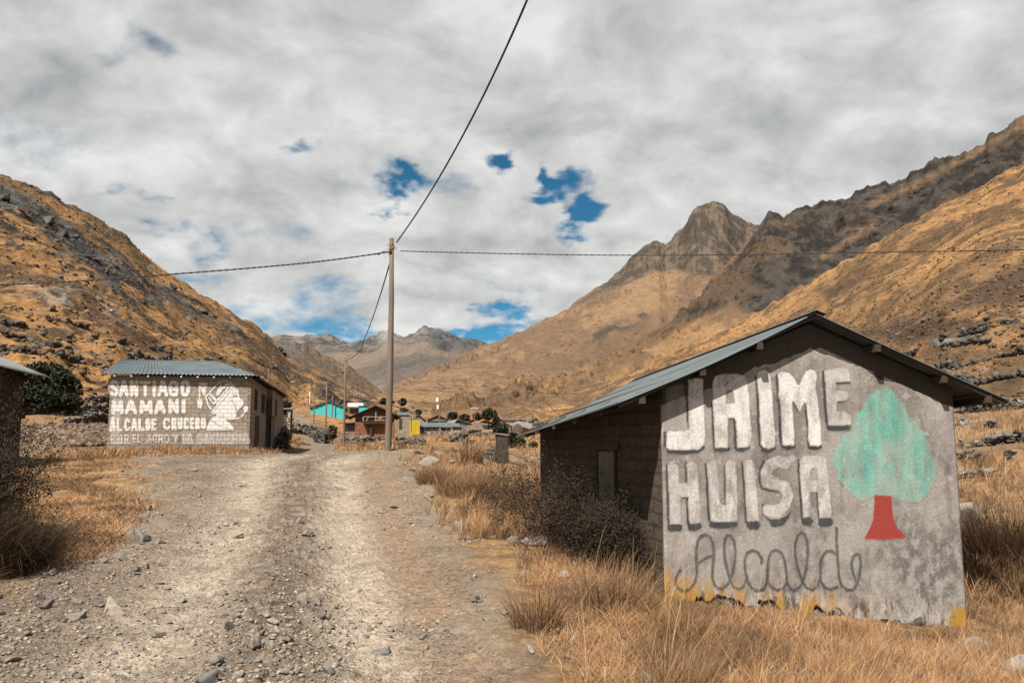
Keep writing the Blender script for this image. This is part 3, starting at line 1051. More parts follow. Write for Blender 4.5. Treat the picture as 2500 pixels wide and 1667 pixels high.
# ------------------------------------------------------------------ corrugated roof sheets
def sheet(name, A, B, Cc, D, pitch, amp, mat, parent, rows=10, thick=.006, sag=.0, seed=0, per=5, wob=.0):
    """roof slope: A-B along the ridge, Cc-D along the eave; waves follow A-B"""
    A, B, Cc, D = (np.array(q, float) for q in (A, B, Cc, D))
    n = max(2, int(max(np.linalg.norm(B - A), np.linalg.norm(D - Cc)) / pitch))
    nc = n * per + 1
    t = np.linspace(0, 1, nc)[None, :, None]
    s = np.linspace(0, 1, rows)[:, None, None]
    P = (A * (1 - t) + B * t) * (1 - s) + (Cc * (1 - t) + D * t) * s
    nr = np.cross(D - Cc, A - Cc)
    nr /= np.linalg.norm(nr)
    if nr[2] < 0:
        nr = -nr
    w = amp * np.sin(2 * np.pi * n * t[..., 0])
    dz = w + (fbm(t[..., 0] * 5 + seed, s[..., 0] * 3 + seed, 3, seed) - .5) * wob - sag * np.sin(np.pi * s[..., 0])
    dz = np.broadcast_to(dz, (rows, nc))
    top = P + nr * dz[..., None]
    low = top - nr * thick
    v = np.concatenate([top.reshape(-1, 3), low.reshape(-1, 3)])
    gfs = grid_faces(rows, nc)
    m = rows * nc
    rim = []
    e = [np.arange(nc), (rows - 1) * nc + np.arange(nc), np.arange(rows) * nc, np.arange(rows) * nc + nc - 1]
    for k, q in enumerate(e):
        f = np.stack([q[:-1], q[1:], q[1:] + m, q[:-1] + m], 1)
        rim.append(f if k in (1, 2) else f[:, ::-1])
    me = np_mesh(name, v, [gfs, gfs[:, ::-1] + m] + rim, False)
    me.polygons.foreach_set("use_smooth", np.r_[np.ones(2 * len(gfs), bool), np.zeros(sum(len(q) for q in rim), bool)])
    return link(name, me, mat, parent)


# ------------------------------------------------------------------ painting on walls: shapes traced on the wall plane
def wall_point(root, ylocal, px, py):
    u, t = ray(px, py)
    d = Vector((u, 1, t))
    a = root.rotation_euler.z
    n = Vector((-math.sin(a), math.cos(a), 0))
    p0 = root.location + n * ylocal
    k = p0.dot(n) / d.dot(n)
    q = d * k - root.location
    return (q.x * math.cos(a) + q.y * math.sin(a), q.z)


def paint(name, root, parent, ylocal, shapes, cell, soft, mat, wob=.010, wscale=14, org=(0, 0), sc_=1.0, depth=.003):
    """shapes: ('p', points) polygon, ('s', points, width px) brush stroke, ('-p'/'-s') cut away; points in a zoomed crop of the photograph"""
    def W2(p):
        return wall_point(root, ylocal, org[0] + p[0] * sc_, org[1] + p[1] * sc_)
    sh = []
    allp = []
    for q in shapes:
        P = [W2(p) for p in q[1]]
        wd = 0
        if q[0][-1] == 's':
            a = W2(q[1][0])
            b = W2((q[1][0][0] + 100, q[1][0][1]))
            wd = q[2] / 100 * math.hypot(b[0] - a[0], b[1] - a[1]) / 2
        sh.append((q[0], P, wd))
        if q[0][0] != '-':
            allp += [(x - wd, z - wd) for x, z in P] + [(x + wd, z + wd) for x, z in P]
    allp = np.array(allp)
    lo, hi = allp.min(0) - soft * 2, allp.max(0) + soft * 2
    gx, gz_ = np.arange(lo[0], hi[0], cell), np.arange(lo[1], hi[1], cell)
    X, Z = np.meshgrid(gx, gz_)
    sd = np.full(X.shape, 1e9)
    cut = np.full(X.shape, 1e9)
    for kind, P, wd in sh:
        d = segd(X, Z, P + ([P[0]] if kind[-1] == 'p' else []))
        if kind[-1] == 'p':
            ins = np.zeros(X.shape, bool)
            j = len(P) - 1
            for i in range(len(P)):
                x1, y1 = P[j]
                x2, y2 = P[i]
                ins ^= ((y1 > Z) != (y2 > Z)) & (X < (x2 - x1) * (Z - y1) / (y2 - y1 + 1e-12) + x1)
                j = i
            d = np.where(ins, -d, d)
        else:
            d = d - wd
        if kind[0] == '-':
            cut = np.minimum(cut, d)
        else:
            sd = np.minimum(sd, d)
    sd = np.maximum(sd, -cut)
    sd = sd + (fbm(X * wscale, Z * wscale, 4, 5) - .5) * wob * 2
    al = 1 - sstep(-soft, soft, sd)
    keep = al > .02
    q = grid_faces(len(gz_), len(gx))
    q = q[keep.reshape(-1)[q].any(1)]
    ids, inv = np.unique(q, return_inverse=True)
    v = np.stack([X.reshape(-1), np.full(X.size, ylocal - depth * (.5 if depth < .006 else 1)), Z.reshape(-1)], -1)[ids]
    me = np_mesh(name, v, [inv.reshape(-1, 4)], False, attrs={'paint': al.reshape(-1)[ids]})
    return link(name, me, mat, parent)


# ------------------------------------------------------------------ the painted house on the right
YAW = math.atan2(.191, .982)
H1 = empty("adobe_house", (1.693, 9.6, 0), YAW)
tag(H1, "plastered adobe house with a painted green tree and big white letters on its gable", "house")
WD, LEN, TILT = 3.74, 6.15, -.050
EAVE_Z, APEX_X = .545, 1.86
APEX_Z = 1.40


def h1_zg(x):
    return -1.70 - .128 * x


def roofz(x, y):
    """underside of the roof above the walls"""
    if x < APEX_X:
        return .645 + (1.43 - .645) / APEX_X * x + TILT * y
    return 1.43 - (1.43 - .70) / (WD - APEX_X) * (x - APEX_X) + TILT * y


w = MB()
prof = [(0, -2.7), (WD, -2.7), (WD, .70), (APEX_X, 1.43), (0, .645)]
w.add([(x, .02, z) for x, z in prof] + [(x, LEN, z + (TILT * LEN if z > -2 else 0)) for x, z in prof],
      [(0, 1, 2, 3, 4), (9, 8, 7, 6, 5), (0, 5, 6, 1), (1, 6, 7, 2), (2, 7, 8, 3), (3, 8, 9, 4), (4, 9, 5, 0)])
h1_wall = w.build("wall", M_ADOBE, H1)
tag(h1_wall, "bare brown mud brick wall")


def plaster(m):
    x, y, z = m.sep()
    nb = m.noise(1.1, 6, .62)
    ns = m.noise(4.5, 6, .65, m.mapping((1, 1, .45)))
    nst = m.noise(2.6, 5, .6, m.mapping((3.5, 1, .28)))
    nf = m.noise(30, 5, .7)
    nsp = m.noise(85, 3, .7)
    c = m.mix(m.range(nb, .40, .60), (.30, .27, .242), (.185, .16, .14))
    c = m.mix(m.math('MULTIPLY', m.range(nst, .52, .7), .35), c, (.13, .107, .088))
    c = m.mix(m.math('MULTIPLY', m.range(ns, .54, .68), .85), c, (.125, .104, .088))
    c = m.mix(m.math('MULTIPLY', m.range(m.noise(6, 6, .7, m.mapping(loc=(3, 1, 8))), .55, .66), .75), c, (.38, .355, .33))
    # lower right: damp grey mottling with pale flaking
    dm = m.math('MULTIPLY', m.range(m.math('ADD', m.math('MULTIPLY', x, .32), m.math('MULTIPLY', z, -.55)), .75, 1.85), .8)
    mott = m.mix(m.range(m.noise(9, 7, .72, m.mapping((1, 1, .7))), .42, .6), (.115, .102, .092), (.31, .29, .27))
    c = m.mix(m.math('MULTIPLY', dm, m.range(nb, .3, .6)), c, mott)
    t = m.math('ADD', m.math('ADD', z, m.math('MULTIPLY', x, .128)), 1.70)       # height above the ground line
    low = m.range(m.math('ADD', t, m.math('MULTIPLY', m.math('SUBTRACT', ns, .5), .5)), .12, .34, 1, 0)
    c = m.mix(m.math('MULTIPLY', low, m.range(m.noise(8, 6, .7, m.mapping((1.4, 1, .6))), .4, .55)), c, (.35, .325, .30))
    c = m.mix(m.math('MULTIPLY', low, m.range(m.noise(5, 6, .7, m.mapping((1.6, 1, .5), (4, 2, 1))), .5, .6)), c, (.09, .07, .055))
    oz = m.noise(2.2, 4, .6, m.mapping((1.5, 1, .25), (7.7, 0, 0)))
    oc = m.math('MULTIPLY', m.range(t, .04, .40, 1, 0), m.range(x, 2.0, 2.3, 1, 0))
    oc2 = m.math('MULTIPLY', oc, m.range(m.math('ADD', oz, m.math('MULTIPLY', m.noise(11, 5, .6, m.mapping((2, 1, .4))), .35)), 0.63, .70))
    c = m.mix(m.math('MULTIPLY', oc2, .9), c, (.34, .18, .028))
    on_ = m.noise(5, 5, .65, m.mapping((1.3, 1, .8), (2, 2, 9)))
    corner = m.math('MULTIPLY', m.range(m.math('ADD', x, m.math('MULTIPLY', on_, .5)), 3.70, 3.80), m.range(m.math('ADD', t, m.math('MULTIPLY', on_, .7)), .50, .64, 1, 0))
    c = m.mix(m.math('MULTIPLY', corner, .9), c, (.34, .19, .025))
    left = m.math('MULTIPLY', m.range(m.math('ADD', x, m.math('MULTIPLY', nf, .2)), .30, .52, 1, 0), m.range(m.math('ADD', t, m.math('MULTIPLY', on_, .6)), .46, .62, 1, 0))
    c = m.mix(m.math('MULTIPLY', left, .6), c, (.35, .185, .028))
    # unpainted mud daub under the gable, darkened in colour to deepen the eave shadow
    c = m.scale(c, m.range(nf, .3, .7, .80, 1.18, False))
    c = m.mix(m.math('MULTIPLY', m.range(nsp, .66, .74), .7), c, (.09, .075, .06))
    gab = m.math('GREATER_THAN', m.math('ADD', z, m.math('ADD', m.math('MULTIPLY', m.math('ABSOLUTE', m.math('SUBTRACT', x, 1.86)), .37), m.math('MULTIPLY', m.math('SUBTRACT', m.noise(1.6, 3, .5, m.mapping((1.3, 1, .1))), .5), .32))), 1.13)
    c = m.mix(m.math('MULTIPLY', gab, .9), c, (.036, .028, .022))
    crack = m.voro(1.6, m.mapping((1, 1, .8)), 'DISTANCE_TO_EDGE')
    return c, nb, ns, nf, t


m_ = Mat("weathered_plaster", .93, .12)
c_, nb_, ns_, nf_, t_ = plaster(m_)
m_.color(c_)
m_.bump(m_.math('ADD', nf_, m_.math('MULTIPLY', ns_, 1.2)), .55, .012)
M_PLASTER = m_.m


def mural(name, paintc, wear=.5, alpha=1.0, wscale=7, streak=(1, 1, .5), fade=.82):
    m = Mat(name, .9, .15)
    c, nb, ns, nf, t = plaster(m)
    a = m.attr('paint')
    wn1 = m.noise(wscale, 6, .7, m.mapping(streak, (2, 5, 3)))
    wn2 = m.noise(38, 4, .7)
    k = m.range(m.math('ADD', m.math('MULTIPLY', wn1, .75), m.math('MULTIPLY', wn2, .35)), wear - .14, wear + .16, 1, .25)
    k = m.math('MULTIPLY', k, m.range(m.noise(1.5, 4, .6, m.mapping((1, 1, .7), (1, 9, 4))), .36, .60, 1, fade))
    k = m.math('MULTIPLY', m.math('MULTIPLY', a, k), alpha, True)
    pc = m.scale(paintc, m.range(nf, .3, .7, .88, 1.1, False)) if not callable(paintc) else paintc(m)
    m.color(m.mix(k, c, pc))
    m.bump(m.math('ADD', nf, m.math('MULTIPLY', ns, 1.2)), .5, .012)
    return m.m


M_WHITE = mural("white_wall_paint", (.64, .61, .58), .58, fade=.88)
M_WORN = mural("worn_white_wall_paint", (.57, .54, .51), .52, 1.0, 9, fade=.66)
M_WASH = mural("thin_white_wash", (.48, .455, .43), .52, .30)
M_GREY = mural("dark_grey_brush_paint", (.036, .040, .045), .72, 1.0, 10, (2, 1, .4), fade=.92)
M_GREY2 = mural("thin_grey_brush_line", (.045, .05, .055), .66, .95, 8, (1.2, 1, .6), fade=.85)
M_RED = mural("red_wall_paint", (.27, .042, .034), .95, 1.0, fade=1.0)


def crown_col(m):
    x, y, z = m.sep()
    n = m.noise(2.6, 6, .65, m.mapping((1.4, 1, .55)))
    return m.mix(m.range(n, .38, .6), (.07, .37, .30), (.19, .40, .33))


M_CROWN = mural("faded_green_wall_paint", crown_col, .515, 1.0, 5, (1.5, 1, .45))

# plaster skin of the gable with a ragged, broken foot
nx_, nz_ = 150, 140
xs = np.linspace(.0, WD, nx_)
tt = np.linspace(0, 1, nz_)
top = np.array([roofz(x, 0) - .004 for x in xs])
lowz = np.array([h1_zg(x) for x in xs]) + .0 + (fbm(xs * 2.6, xs * 0 + 3, 5, 141, .5) - .45) * .70 - .30 * sstep(2.3, 2.9, xs)
lowz = np.where(xs < .35, lowz - .14, lowz)
bot = np.minimum(lowz, top - .1)
Z_ = bot[None] + (top - bot)[None] * tt[:, None]
X_ = np.broadcast_to(xs[None], Z_.shape)
Y_ = -.03 + (fbm(X_ * 1.3, Z_ * 1.3, 4, 142) - .5) * .0
v_ = np.stack([X_, Y_ + 0 * X_, Z_], -1).reshape(-1, 3)
f_ = grid_faces(nz_, nx_)
vb_ = v_.copy()
vb_[:, 1] = .018
n_ = len(v_)
foot_ = np.arange(nx_)
side_ = np.arange(nz_) * nx_
rimf = [np.stack([foot_[1:], foot_[:-1], foot_[:-1] + n_, foot_[1:] + n_], 1),
        np.stack([side_[:-1], side_[1:], side_[1:] + n_, side_[:-1] + n_], 1),
        np.stack([side_[1:] + nx_ - 1, side_[:-1] + nx_ - 1, side_[:-1] + nx_ - 1 + n_, side_[1:] + nx_ - 1 + n_], 1)]
MB().box(.03, WD - .03, -.005, .1, -2.75, -1.45 - .128 * WD).box(.03, WD * .5, -.004, .1, -1.45 - .128 * WD + .002, -1.58).build("foundation", M_RUBBLE_DARK, H1)
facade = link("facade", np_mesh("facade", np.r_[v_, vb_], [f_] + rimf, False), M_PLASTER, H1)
tag(facade, "grey plastered gable with faded white lettering, a green tree and ochre stains at its foot")

ZA, ZB, ZC, ZD, ZE, ZT = ((1600, 890), 300 / 2045), ((1850, 880), 300 / 2045), ((1600, 1090), 300 / 2045), ((1830, 1090), 300 / 2045), ((1620, 1270), 500 / 2352), ((2000, 920), 320 / 1195)


def pw(name, z, shapes, mat, label=None, cell=.0095, soft=.008, wob=.007, depth=.003):
    o = paint(name, H1, facade, -.03, shapes, cell, soft, mat, wob, 14, z[0], z[1], depth)
    if label:
        o['label'] = label
    return o


# dark letter shading first (below), white letters 1 mm above it
pw("letter_shadow", ZA, [('s', [(495, 270), (520, 700), (545, 1060)], 52), ('s', [(158, 1135), (165, 1330), (225, 1430)], 46), ('s', [(225, 1435), (480, 1458), (690, 1440), (790, 1370)], 78)], M_GREY)
pw("letter_shadow", ZA, [('s', [(952, 650), (958, 1000), (985, 1380)], 46), ('s', [(1000, 1400), (1100, 1425), (1210, 1405)], 78), ('s', [(1205, 893), (1290, 893)], 28), ('s', [(1320, 900), (1332, 1380)], 52), ('s', [(1360, 1400), (1450, 1415), (1535, 1380)], 78)], M_GREY)
pw("letter_shadow", ZA, [('s', [(1670, 200), (1700, 450), (1712, 900), (1742, 1330), (1790, 1400)], 46), ('s', [(1790, 1415), (1880, 1430), (1975, 1390)], 76)], M_GREY)
pw("letter_shadow", ZB, [('s', [(318, 260), (328, 450), (350, 650), (368, 1000), (385, 1380)], 48), ('s', [(425, 1425), (500, 1450), (590, 1420)], 84), ('s', [(795, 715), (822, 1000), (842, 1400)], 42), ('s', [(875, 1435), (950, 1452), (1030, 1420)], 84), ('s', [(570, 672), (690, 860)], 28)], M_GREY)
pw("letter_shadow", ZB, [('s', [(1085, 190), (1112, 600), (1140, 1000), (1185, 1090)], 50), ('s', [(1190, 1110), (1300, 1125), (1500, 1110)], 100), ('s', [(1290, 378), (1520, 372)], 40), ('s', [(1310, 702), (1440, 682)], 30)], M_GREY)
pw("letter_shadow", ZC, [('s', [(190, 310), (203, 700), (222, 1290)], 44), ('s', [(265, 1340), (380, 1340)], 140), ('s', [(512, 280), (520, 590)], 46), ('s', [(535, 825), (540, 1250), (570, 1340)], 50), ('s', [(590, 1340), (660, 1345), (715, 1320)], 115), ('s', [(412, 832), (500, 850)], 34)], M_GREY)
pw("letter_shadow", ZC, [('s', [(845, 290), (868, 800), (900, 1200), (955, 1290)], 50), ('s', [(945, 1290), (1150, 1308), (1320, 1285)], 105), ('s', [(1158, 320), (1168, 970)], 40)], M_GREY)
pw("letter_shadow", ZC, [('s', [(1445, 270), (1480, 700), (1510, 1250)], 44), ('p', [(1505, 1240), (1700, 1215), (1740, 1300), (1720, 1375), (1560, 1385), (1510, 1330)])], M_GREY)
pw("letter_shadow", ZD, [('s', [(232, 250), (172, 380), (163, 570), (195, 685), (320, 730), (490, 738)], 44), ('s', [(222, 960), (222, 1110), (290, 1200)], 30), ('p', [(280, 1170), (360, 1205), (480, 1200), (600, 1150), (710, 1050), (650, 1200), (560, 1310), (450, 1355), (360, 1330)])], M_GREY)
pw("letter_shadow", ZD, [('s', [(818, 220), (820, 500), (845, 800), (875, 1170)], 44), ('p', [(860, 1180), (1000, 1160), (1070, 1240), (1010, 1325), (890, 1310), (855, 1250)]), ('s', [(1128, 760), (1140, 1100), (1160, 1250), (1200, 1320)], 38), ('s', [(1200, 1260), (1300, 1255), (1330, 1250)], 130)], M_GREY)

DW = .0042
pw("letter", ZA, [('p', [(180, 385), (330, 345), (470, 335), (520, 1080), (230, 1100), (190, 1090)])], M_WASH, "thin wash inside the letter J", depth=.0036)
pw("letter", ZA, [('p', [(548, 250), (660, 225), (785, 240), (800, 600), (825, 1250), (800, 1330), (700, 1400), (450, 1415), (230, 1400), (185, 1370), (195, 1140), (230, 1100), (480, 1110), (555, 1090), (570, 1000), (555, 600)])], M_WHITE, "white letter J", depth=DW)
pw("letter", ZA, [('p', [(950, 330), (985, 200), (1080, 160), (1350, 155), (1470, 180), (1520, 280), (1550, 500), (1570, 800), (1595, 1200), (1580, 1310), (1520, 1360), (1370, 1370), (1350, 930), (1310, 870), (1200, 880), (1195, 1370), (1000, 1370), (985, 900), (960, 500)]),
                  ('-p', [(1165, 650), (1165, 500), (1190, 430), (1250, 408), (1300, 440), (1328, 640)])], M_WHITE, "white letter A", depth=DW)
pw("letter", ZA, [('p', [(1690, 170), (1740, 115), (1810, 95), (1880, 120), (1910, 190), (1940, 500), (1965, 900), (1995, 1300), (1970, 1370), (1880, 1390), (1800, 1370), (1765, 1320), (1745, 900), (1730, 500), (1710, 350)])], M_WHITE, "white letter I", depth=DW)
pw("letter", ZB, [('p', [(340, 215), (380, 190), (520, 210), (590, 280), (650, 390), (690, 420), (740, 300), (800, 180), (880, 150), (950, 170), (980, 240), (960, 450), (1010, 800), (1040, 1100), (1055, 1390), (1000, 1415), (870, 1405), (845, 1300), (840, 1000), (815, 700), (760, 700), (700, 850), (600, 660), (560, 680), (580, 900), (600, 1200), (600, 1400), (420, 1400), (400, 1000), (380, 650), (352, 600), (355, 400)])], M_WHITE, "white letter M", depth=DW)
pw("letter", ZB, [('p', [(1110, 180), (1200, 140), (1420, 120), (1500, 150), (1530, 230), (1525, 335), (1290, 350), (1290, 500), (1500, 510), (1520, 600), (1470, 660), (1310, 670), (1310, 860), (1420, 842), (1540, 900), (1560, 1000), (1540, 1060), (1180, 1060), (1150, 700), (1130, 350)])], M_WORN, "faded white letter E", depth=DW)
pw("letter", ZC, [('p', [(210, 310), (250, 275), (330, 275), (375, 320), (390, 610), (545, 610), (530, 300), (570, 265), (650, 262), (690, 310), (715, 600), (730, 900), (745, 1200), (730, 1260), (600, 1270), (570, 1200), (555, 830), (405, 820), (415, 1280), (245, 1280), (245, 900), (225, 600)])], M_WORN, "white letter H", depth=DW)
pw("letter", ZC, [('p', [(865, 280), (920, 240), (1020, 270), (1040, 600), (1060, 930), (1110, 970), (1180, 980), (1190, 700), (1165, 300), (1190, 240), (1250, 225), (1320, 260), (1345, 500), (1365, 900), (1360, 1230), (1000, 1250), (930, 1220), (910, 1000), (890, 600)])], M_WORN, "white letter U", depth=DW)
pw("letter", ZC, [('p', [(1470, 270), (1520, 220), (1600, 220), (1645, 290), (1670, 600), (1700, 1000), (1720, 1222), (1540, 1225), (1520, 1000), (1500, 600)])], M_WORN, "white letter I", depth=DW)
pw("letter", ZD, [('s', [(590, 280), (480, 240), (350, 290), (270, 430), (290, 580), (440, 620), (590, 670), (645, 820), (580, 980), (450, 1080), (310, 1060)], 165)], M_WORN, "white letter S", depth=DW)
pw("letter", ZD, [('p', [(840, 250), (880, 170), (1000, 150), (1180, 155), (1270, 200), (1295, 400), (1330, 800), (1360, 1100), (1330, 1170), (1170, 1170), (1140, 750), (1000, 740), (1020, 1150), (900, 1170), (870, 800), (850, 500)]), ('-p', [(990, 420), (1040, 340), (1120, 350), (1140, 560), (1010, 560)])], M_WORN, "white letter A", depth=DW)
pw("handwritten_word", ZE, [('s', [(188, 575), (145, 650), (135, 720), (170, 785), (230, 812), (300, 790), (360, 710), (385, 600), (375, 500), (375, 350), (390, 240), (430, 180), (480, 165), (530, 185), (565, 260), (578, 380), (565, 520), (560, 650), (580, 730), (620, 775), (670, 785), (740, 730), (790, 620), (820, 480), (825, 350), (810, 240), (770, 175), (735, 170), (705, 210), (695, 320), (705, 450), (730, 560), (765, 680), (800, 760), (860, 790), (910, 770), (945, 690)], 35),
                            ('s', [(385, 500), (470, 440), (575, 395)], 32),
                            ('s', [(1125, 485), (1130, 440), (1080, 365), (1020, 345), (960, 370), (930, 450), (935, 560), (960, 690), (1010, 780), (1080, 810), (1150, 790), (1190, 700), (1195, 560), (1205, 430), (1240, 360), (1290, 340), (1350, 370), (1390, 460), (1410, 600), (1415, 700), (1450, 780), (1500, 805), (1560, 770), (1600, 700), (1640, 550), (1655, 400), (1650, 250), (1620, 160), (1585, 140), (1540, 170), (1510, 280), (1510, 400), (1540, 550), (1590, 690), (1640, 770), (1710, 800), (1770, 760), (1800, 650), (1800, 500), (1820, 420), (1870, 355), (1930, 355), (1985, 390)], 33),
                            ('s', [(1195, 690), (1230, 760), (1300, 800), (1380, 780), (1412, 720)], 33), ('s', [(1800, 690), (1850, 770), (1920, 795), (1990, 765)], 33),
                            ('s', [(1985, 85), (1985, 250), (2000, 450), (2015, 650), (2040, 740), (2100, 800), (2170, 800), (2220, 740), (2252, 620), (2265, 480), (2250, 400), (2215, 385), (2175, 420), (2158, 500), (2180, 620), (2232, 735)], 34)], M_GREY2, "grey handwritten word Alcalde", .008, .006, .004)
pw("painted_tree_crown", ZT, [('p', [(620, 90), (560, 100), (480, 150), (420, 230), (380, 310), (310, 370), (290, 450), (210, 540), (170, 620), (125, 700), (135, 800), (170, 850), (180, 930), (240, 990), (290, 1060), (380, 1110), (500, 1085), (660, 1085), (720, 1105), (820, 1130), (900, 1130), (960, 1080), (1010, 1000), (1060, 920), (1080, 800), (1060, 740), (1025, 720), (1020, 640), (985, 570), (965, 500), (900, 465), (880, 400), (810, 350), (780, 260), (730, 200), (670, 130)])], M_CROWN, "faded green painted tree crown", .012, .012, .014, depth=.0030)
pw("painted_tree_trunk", ZT, [('p', [(505, 1075), (660, 1085), (665, 1200), (680, 1300), (720, 1380), (795, 1455), (770, 1470), (600, 1485), (405, 1475), (450, 1400), (490, 1310), (500, 1200)])], M_RED, "red painted tree trunk", .009, .005, .003, depth=.0040)

# roof: two corrugated slopes, rafters and purlins
OV = .24
z_ap = 1.52


def rz(x, y):
    if x < APEX_X - .02:
        return .705 + (z_ap - .705) / (APEX_X - .02) * x + TILT * y + (.05 * (-x) * (y / LEN) if x < 0 else 0) - (.16 * (-x) * y / LEN if x < 0 else 0)
    return z_ap - .40 * (x - APEX_X + .02) + TILT * y


R1 = APEX_X - .02
yb = LEN + .18
roof_l = sheet("roof_slope", (R1, -OV, rz(R1 - .001, 0) - TILT * OV), (R1, yb, rz(R1 - .001, yb)), (-.60, -OV, .705 - .60 * .443 - TILT * OV), (-.43, yb, .705 - .43 * .443 + TILT * yb - .06), .085, .011, M_METAL, H1, 16, .006, .035, 3, 6, .006)
roof_r = sheet("roof_slope", (R1 + .004, -OV, z_ap - .008), (R1 + .004, yb, rz(R1, yb) - .008), (WD + .62, -OV, rz(WD + .62, -OV)), (WD + .55, yb, rz(WD + .55, yb)), .085, .011, M_METAL, H1, 10, .006, .01, 5, 6, .005)
tag(roof_r, "roof slope seen from below at the right gable end")
rc = MB()
nseg = 10
for a in range(nseg):
    y0, y1 = -OV - .02 + (yb + OV) * a / nseg, -OV - .02 + (yb + OV) * (a + 1) / nseg
    zc0, zc1 = z_ap + TILT * y0 + .022, z_ap + TILT * y1 + .022
    rc.add([(R1 - .13, y0, zc0 - .052), (R1, y0, zc0), (R1 + .13, y0, zc0 - .050), (R1 - .13, y1, zc1 - .052), (R1, y1, zc1), (R1 + .13, y1, zc1 - .050)], [(0, 1, 4, 3), (1, 2, 5, 4)])
rc.build("ridge_cap", M_METAL, H1)
for xx, nm in ((-.30, 0), (.42, 1), (1.12, 2), (2.62, 5), (3.5, 6), (4.08, 7)):
    zt = (.705 + (z_ap - .705) / R1 * xx if xx < R1 else z_ap - .40 * (xx - R1)) - .035
    p = MB().hexa([(xx - .035, -OV + .02 - .01 * (nm % 3), zt - .085), (xx + .035, -OV + .02 - .01 * (nm % 3), zt - .085), (xx + .035, yb - .1, zt - .085 + TILT * yb), (xx - .035, yb - .1, zt - .085 + TILT * yb)],
                  [(xx - .035, -OV + .02 - .01 * (nm % 3), zt), (xx + .035, -OV + .02 - .01 * (nm % 3), zt), (xx + .035, yb - .1, zt + TILT * yb), (xx - .035, yb - .1, zt + TILT * yb)])
    p.build("purlin", M_WOOD, H1)
for sgn in (0, 1):      # verge boards at the gable
    a, b = ((-.56, .705 - .56 * .443), (R1, z_ap)) if sgn == 0 else ((R1, z_ap), (WD + .58, z_ap - .40 * (WD + .58 - R1)))
    MB().hexa([(a[0], -OV + .03, a[1] - .055), (b[0], -OV + .03, b[1] - .055), (b[0], -OV + .06, b[1] - .055), (a[0], -OV + .06, a[1] - .055)],
              [(a[0], -OV + .03, a[1] - .022), (b[0], -OV + .03, b[1] - .022), (b[0], -OV + .06, b[1] - .022), (a[0], -OV + .06, a[1] - .022)]).build("verge_board", M_WOOD, H1)
for k, yr in enumerate((.6, 1.8, 3.0, 4.2, 5.4)):
    a = (-.52, .705 - .52 * .443 - .03 + TILT * yr)
    b = (-.02, .705 - .03 + TILT * yr)
    MB().hexa([(a[0], yr, a[1] - .07), (b[0], yr, b[1] - .07), (b[0], yr + .06, b[1] - .07), (a[0], yr + .06, a[1] - .07)],
              [(a[0], yr, a[1]), (b[0], yr, b[1]), (b[0], yr + .06, b[1]), (a[0], yr + .06, a[1])]).build("rafter_end", M_WOOD, H1)

# plank door in the left wall
DY0, DY1, DT = 1.70, 2.42, -.085
d_ = MB()
npl = 4
for k in range(npl):
    y0 = DY0 + (DY1 - DY0) * k / npl + .006
    y1 = DY0 + (DY1 - DY0) * (k + 1) / npl - .006
    d_.box(-.018, .03, y0, y1, -1.5, DT - .01 * (k % 2))
door = d_.build("door", M_DOOR, H1)
fr = MB().box(-.035, .03, DY0 - .075, DY0 - .004, -1.5, DT + .01).box(-.035, .03, DY1 + .004, DY1 + .075, -1.5, DT + .01)
fr.build("door_frame", M_WOOD, H1)
MB().box(-.05, .03, DY0 - .22, DY1 + .20, DT + .014, DT + .11).build("lintel", M_WOOD, H1)

# foundation stones along the gable foot come from the rock builder below

# ------------------------------------------------------------------ the two storey block house on the left
H2 = empty("block_house", (-20.97, 44.0, 0), YAW)
tag(H2, "two storey concrete block house with white painted lettering and a man's profile", "house")
W2_, L2_, Z0_, ZE_ = 7.07, 19.6, -1.0, 3.62
JOG = 9.65
w = MB()
foot = [(0, 0), (W2_, 0), (W2_, JOG), (W2_ + .30, JOG), (W2_ + .30, L2_), (0, L2_)]
n = len(foot)
w.add([(x, y, Z0_) for x, y in foot] + [(x, y, ZE_) for x, y in foot], [tuple(range(n))[::-1], tuple(range(n, 2 * n))] + [(i, (i + 1) % n, n + (i + 1) % n, n + i) for i in range(n)])
h2_wall = w.build("wall", M_BLOCK, H2)
for x0 in (.0, 3.42, W2_ - .17):
    MB().box(x0 + (.003 if x0 == 0 else 0), x0 + .17 - (.003 if x0 > 6 else 0), -.012, .1, Z0_, ZE_ - .004).build("column", M_CREAM if False else M_BLOCK_FAR, H2)
MB().box(.175, 3.415, -.010, .1, 1.20, 1.38).box(3.595, W2_ - .175, -.010, .1, 1.20, 1.38).build("ring_beam", M_BLOCK_FAR, H2)
MB().box(-.02, W2_ + .01, -.05, .1, Z0_, .06).build("plinth", M_BLOCK_FAR, H2)
zr = 4.78
ov = .36
EL, ER = (-ov, -ov, ZE_ + .06), (W2_ + ov, -ov, ZE_ + .06)
RL, RJ = (-ov, 3.45, zr), (W2_ - 2.35, 3.45, zr)
BR, BJ = (W2_ + .30 + ov, L2_ + .3, ZE_ + .06), (W2_ - 2.35, L2_ + .3, zr)
sheet("roof_slope", RL, RJ, EL, ER, .21, .034, M_TEAL_ROOF, H2, 8, .01, 0, 3, 4)
sheet("roof_slope", RJ, BJ, ER, BR, .16, .018, M_TEAL_ROOF, H2, 6, .01, 0, 4, 4)
MB().add([RL, RJ, BJ, (-ov, L2_ + .3, zr - .9), (-ov, 7, ZE_ + .05)], [(0, 1, 2, 3, 4)]).build("rear_roof_slope", M_TEAL_ROOF, H2)
for k in range(9):
    x = .25 + k * (W2_ - .5) / 8
    MB().tube([(x, -ov + .05, ZE_ - .055), (x, .3, ZE_ - .02)], .045, 8).build("rafter_end", M_WHITE_SHEET if k not in (7,) else M_WOOD_PALE, H2)
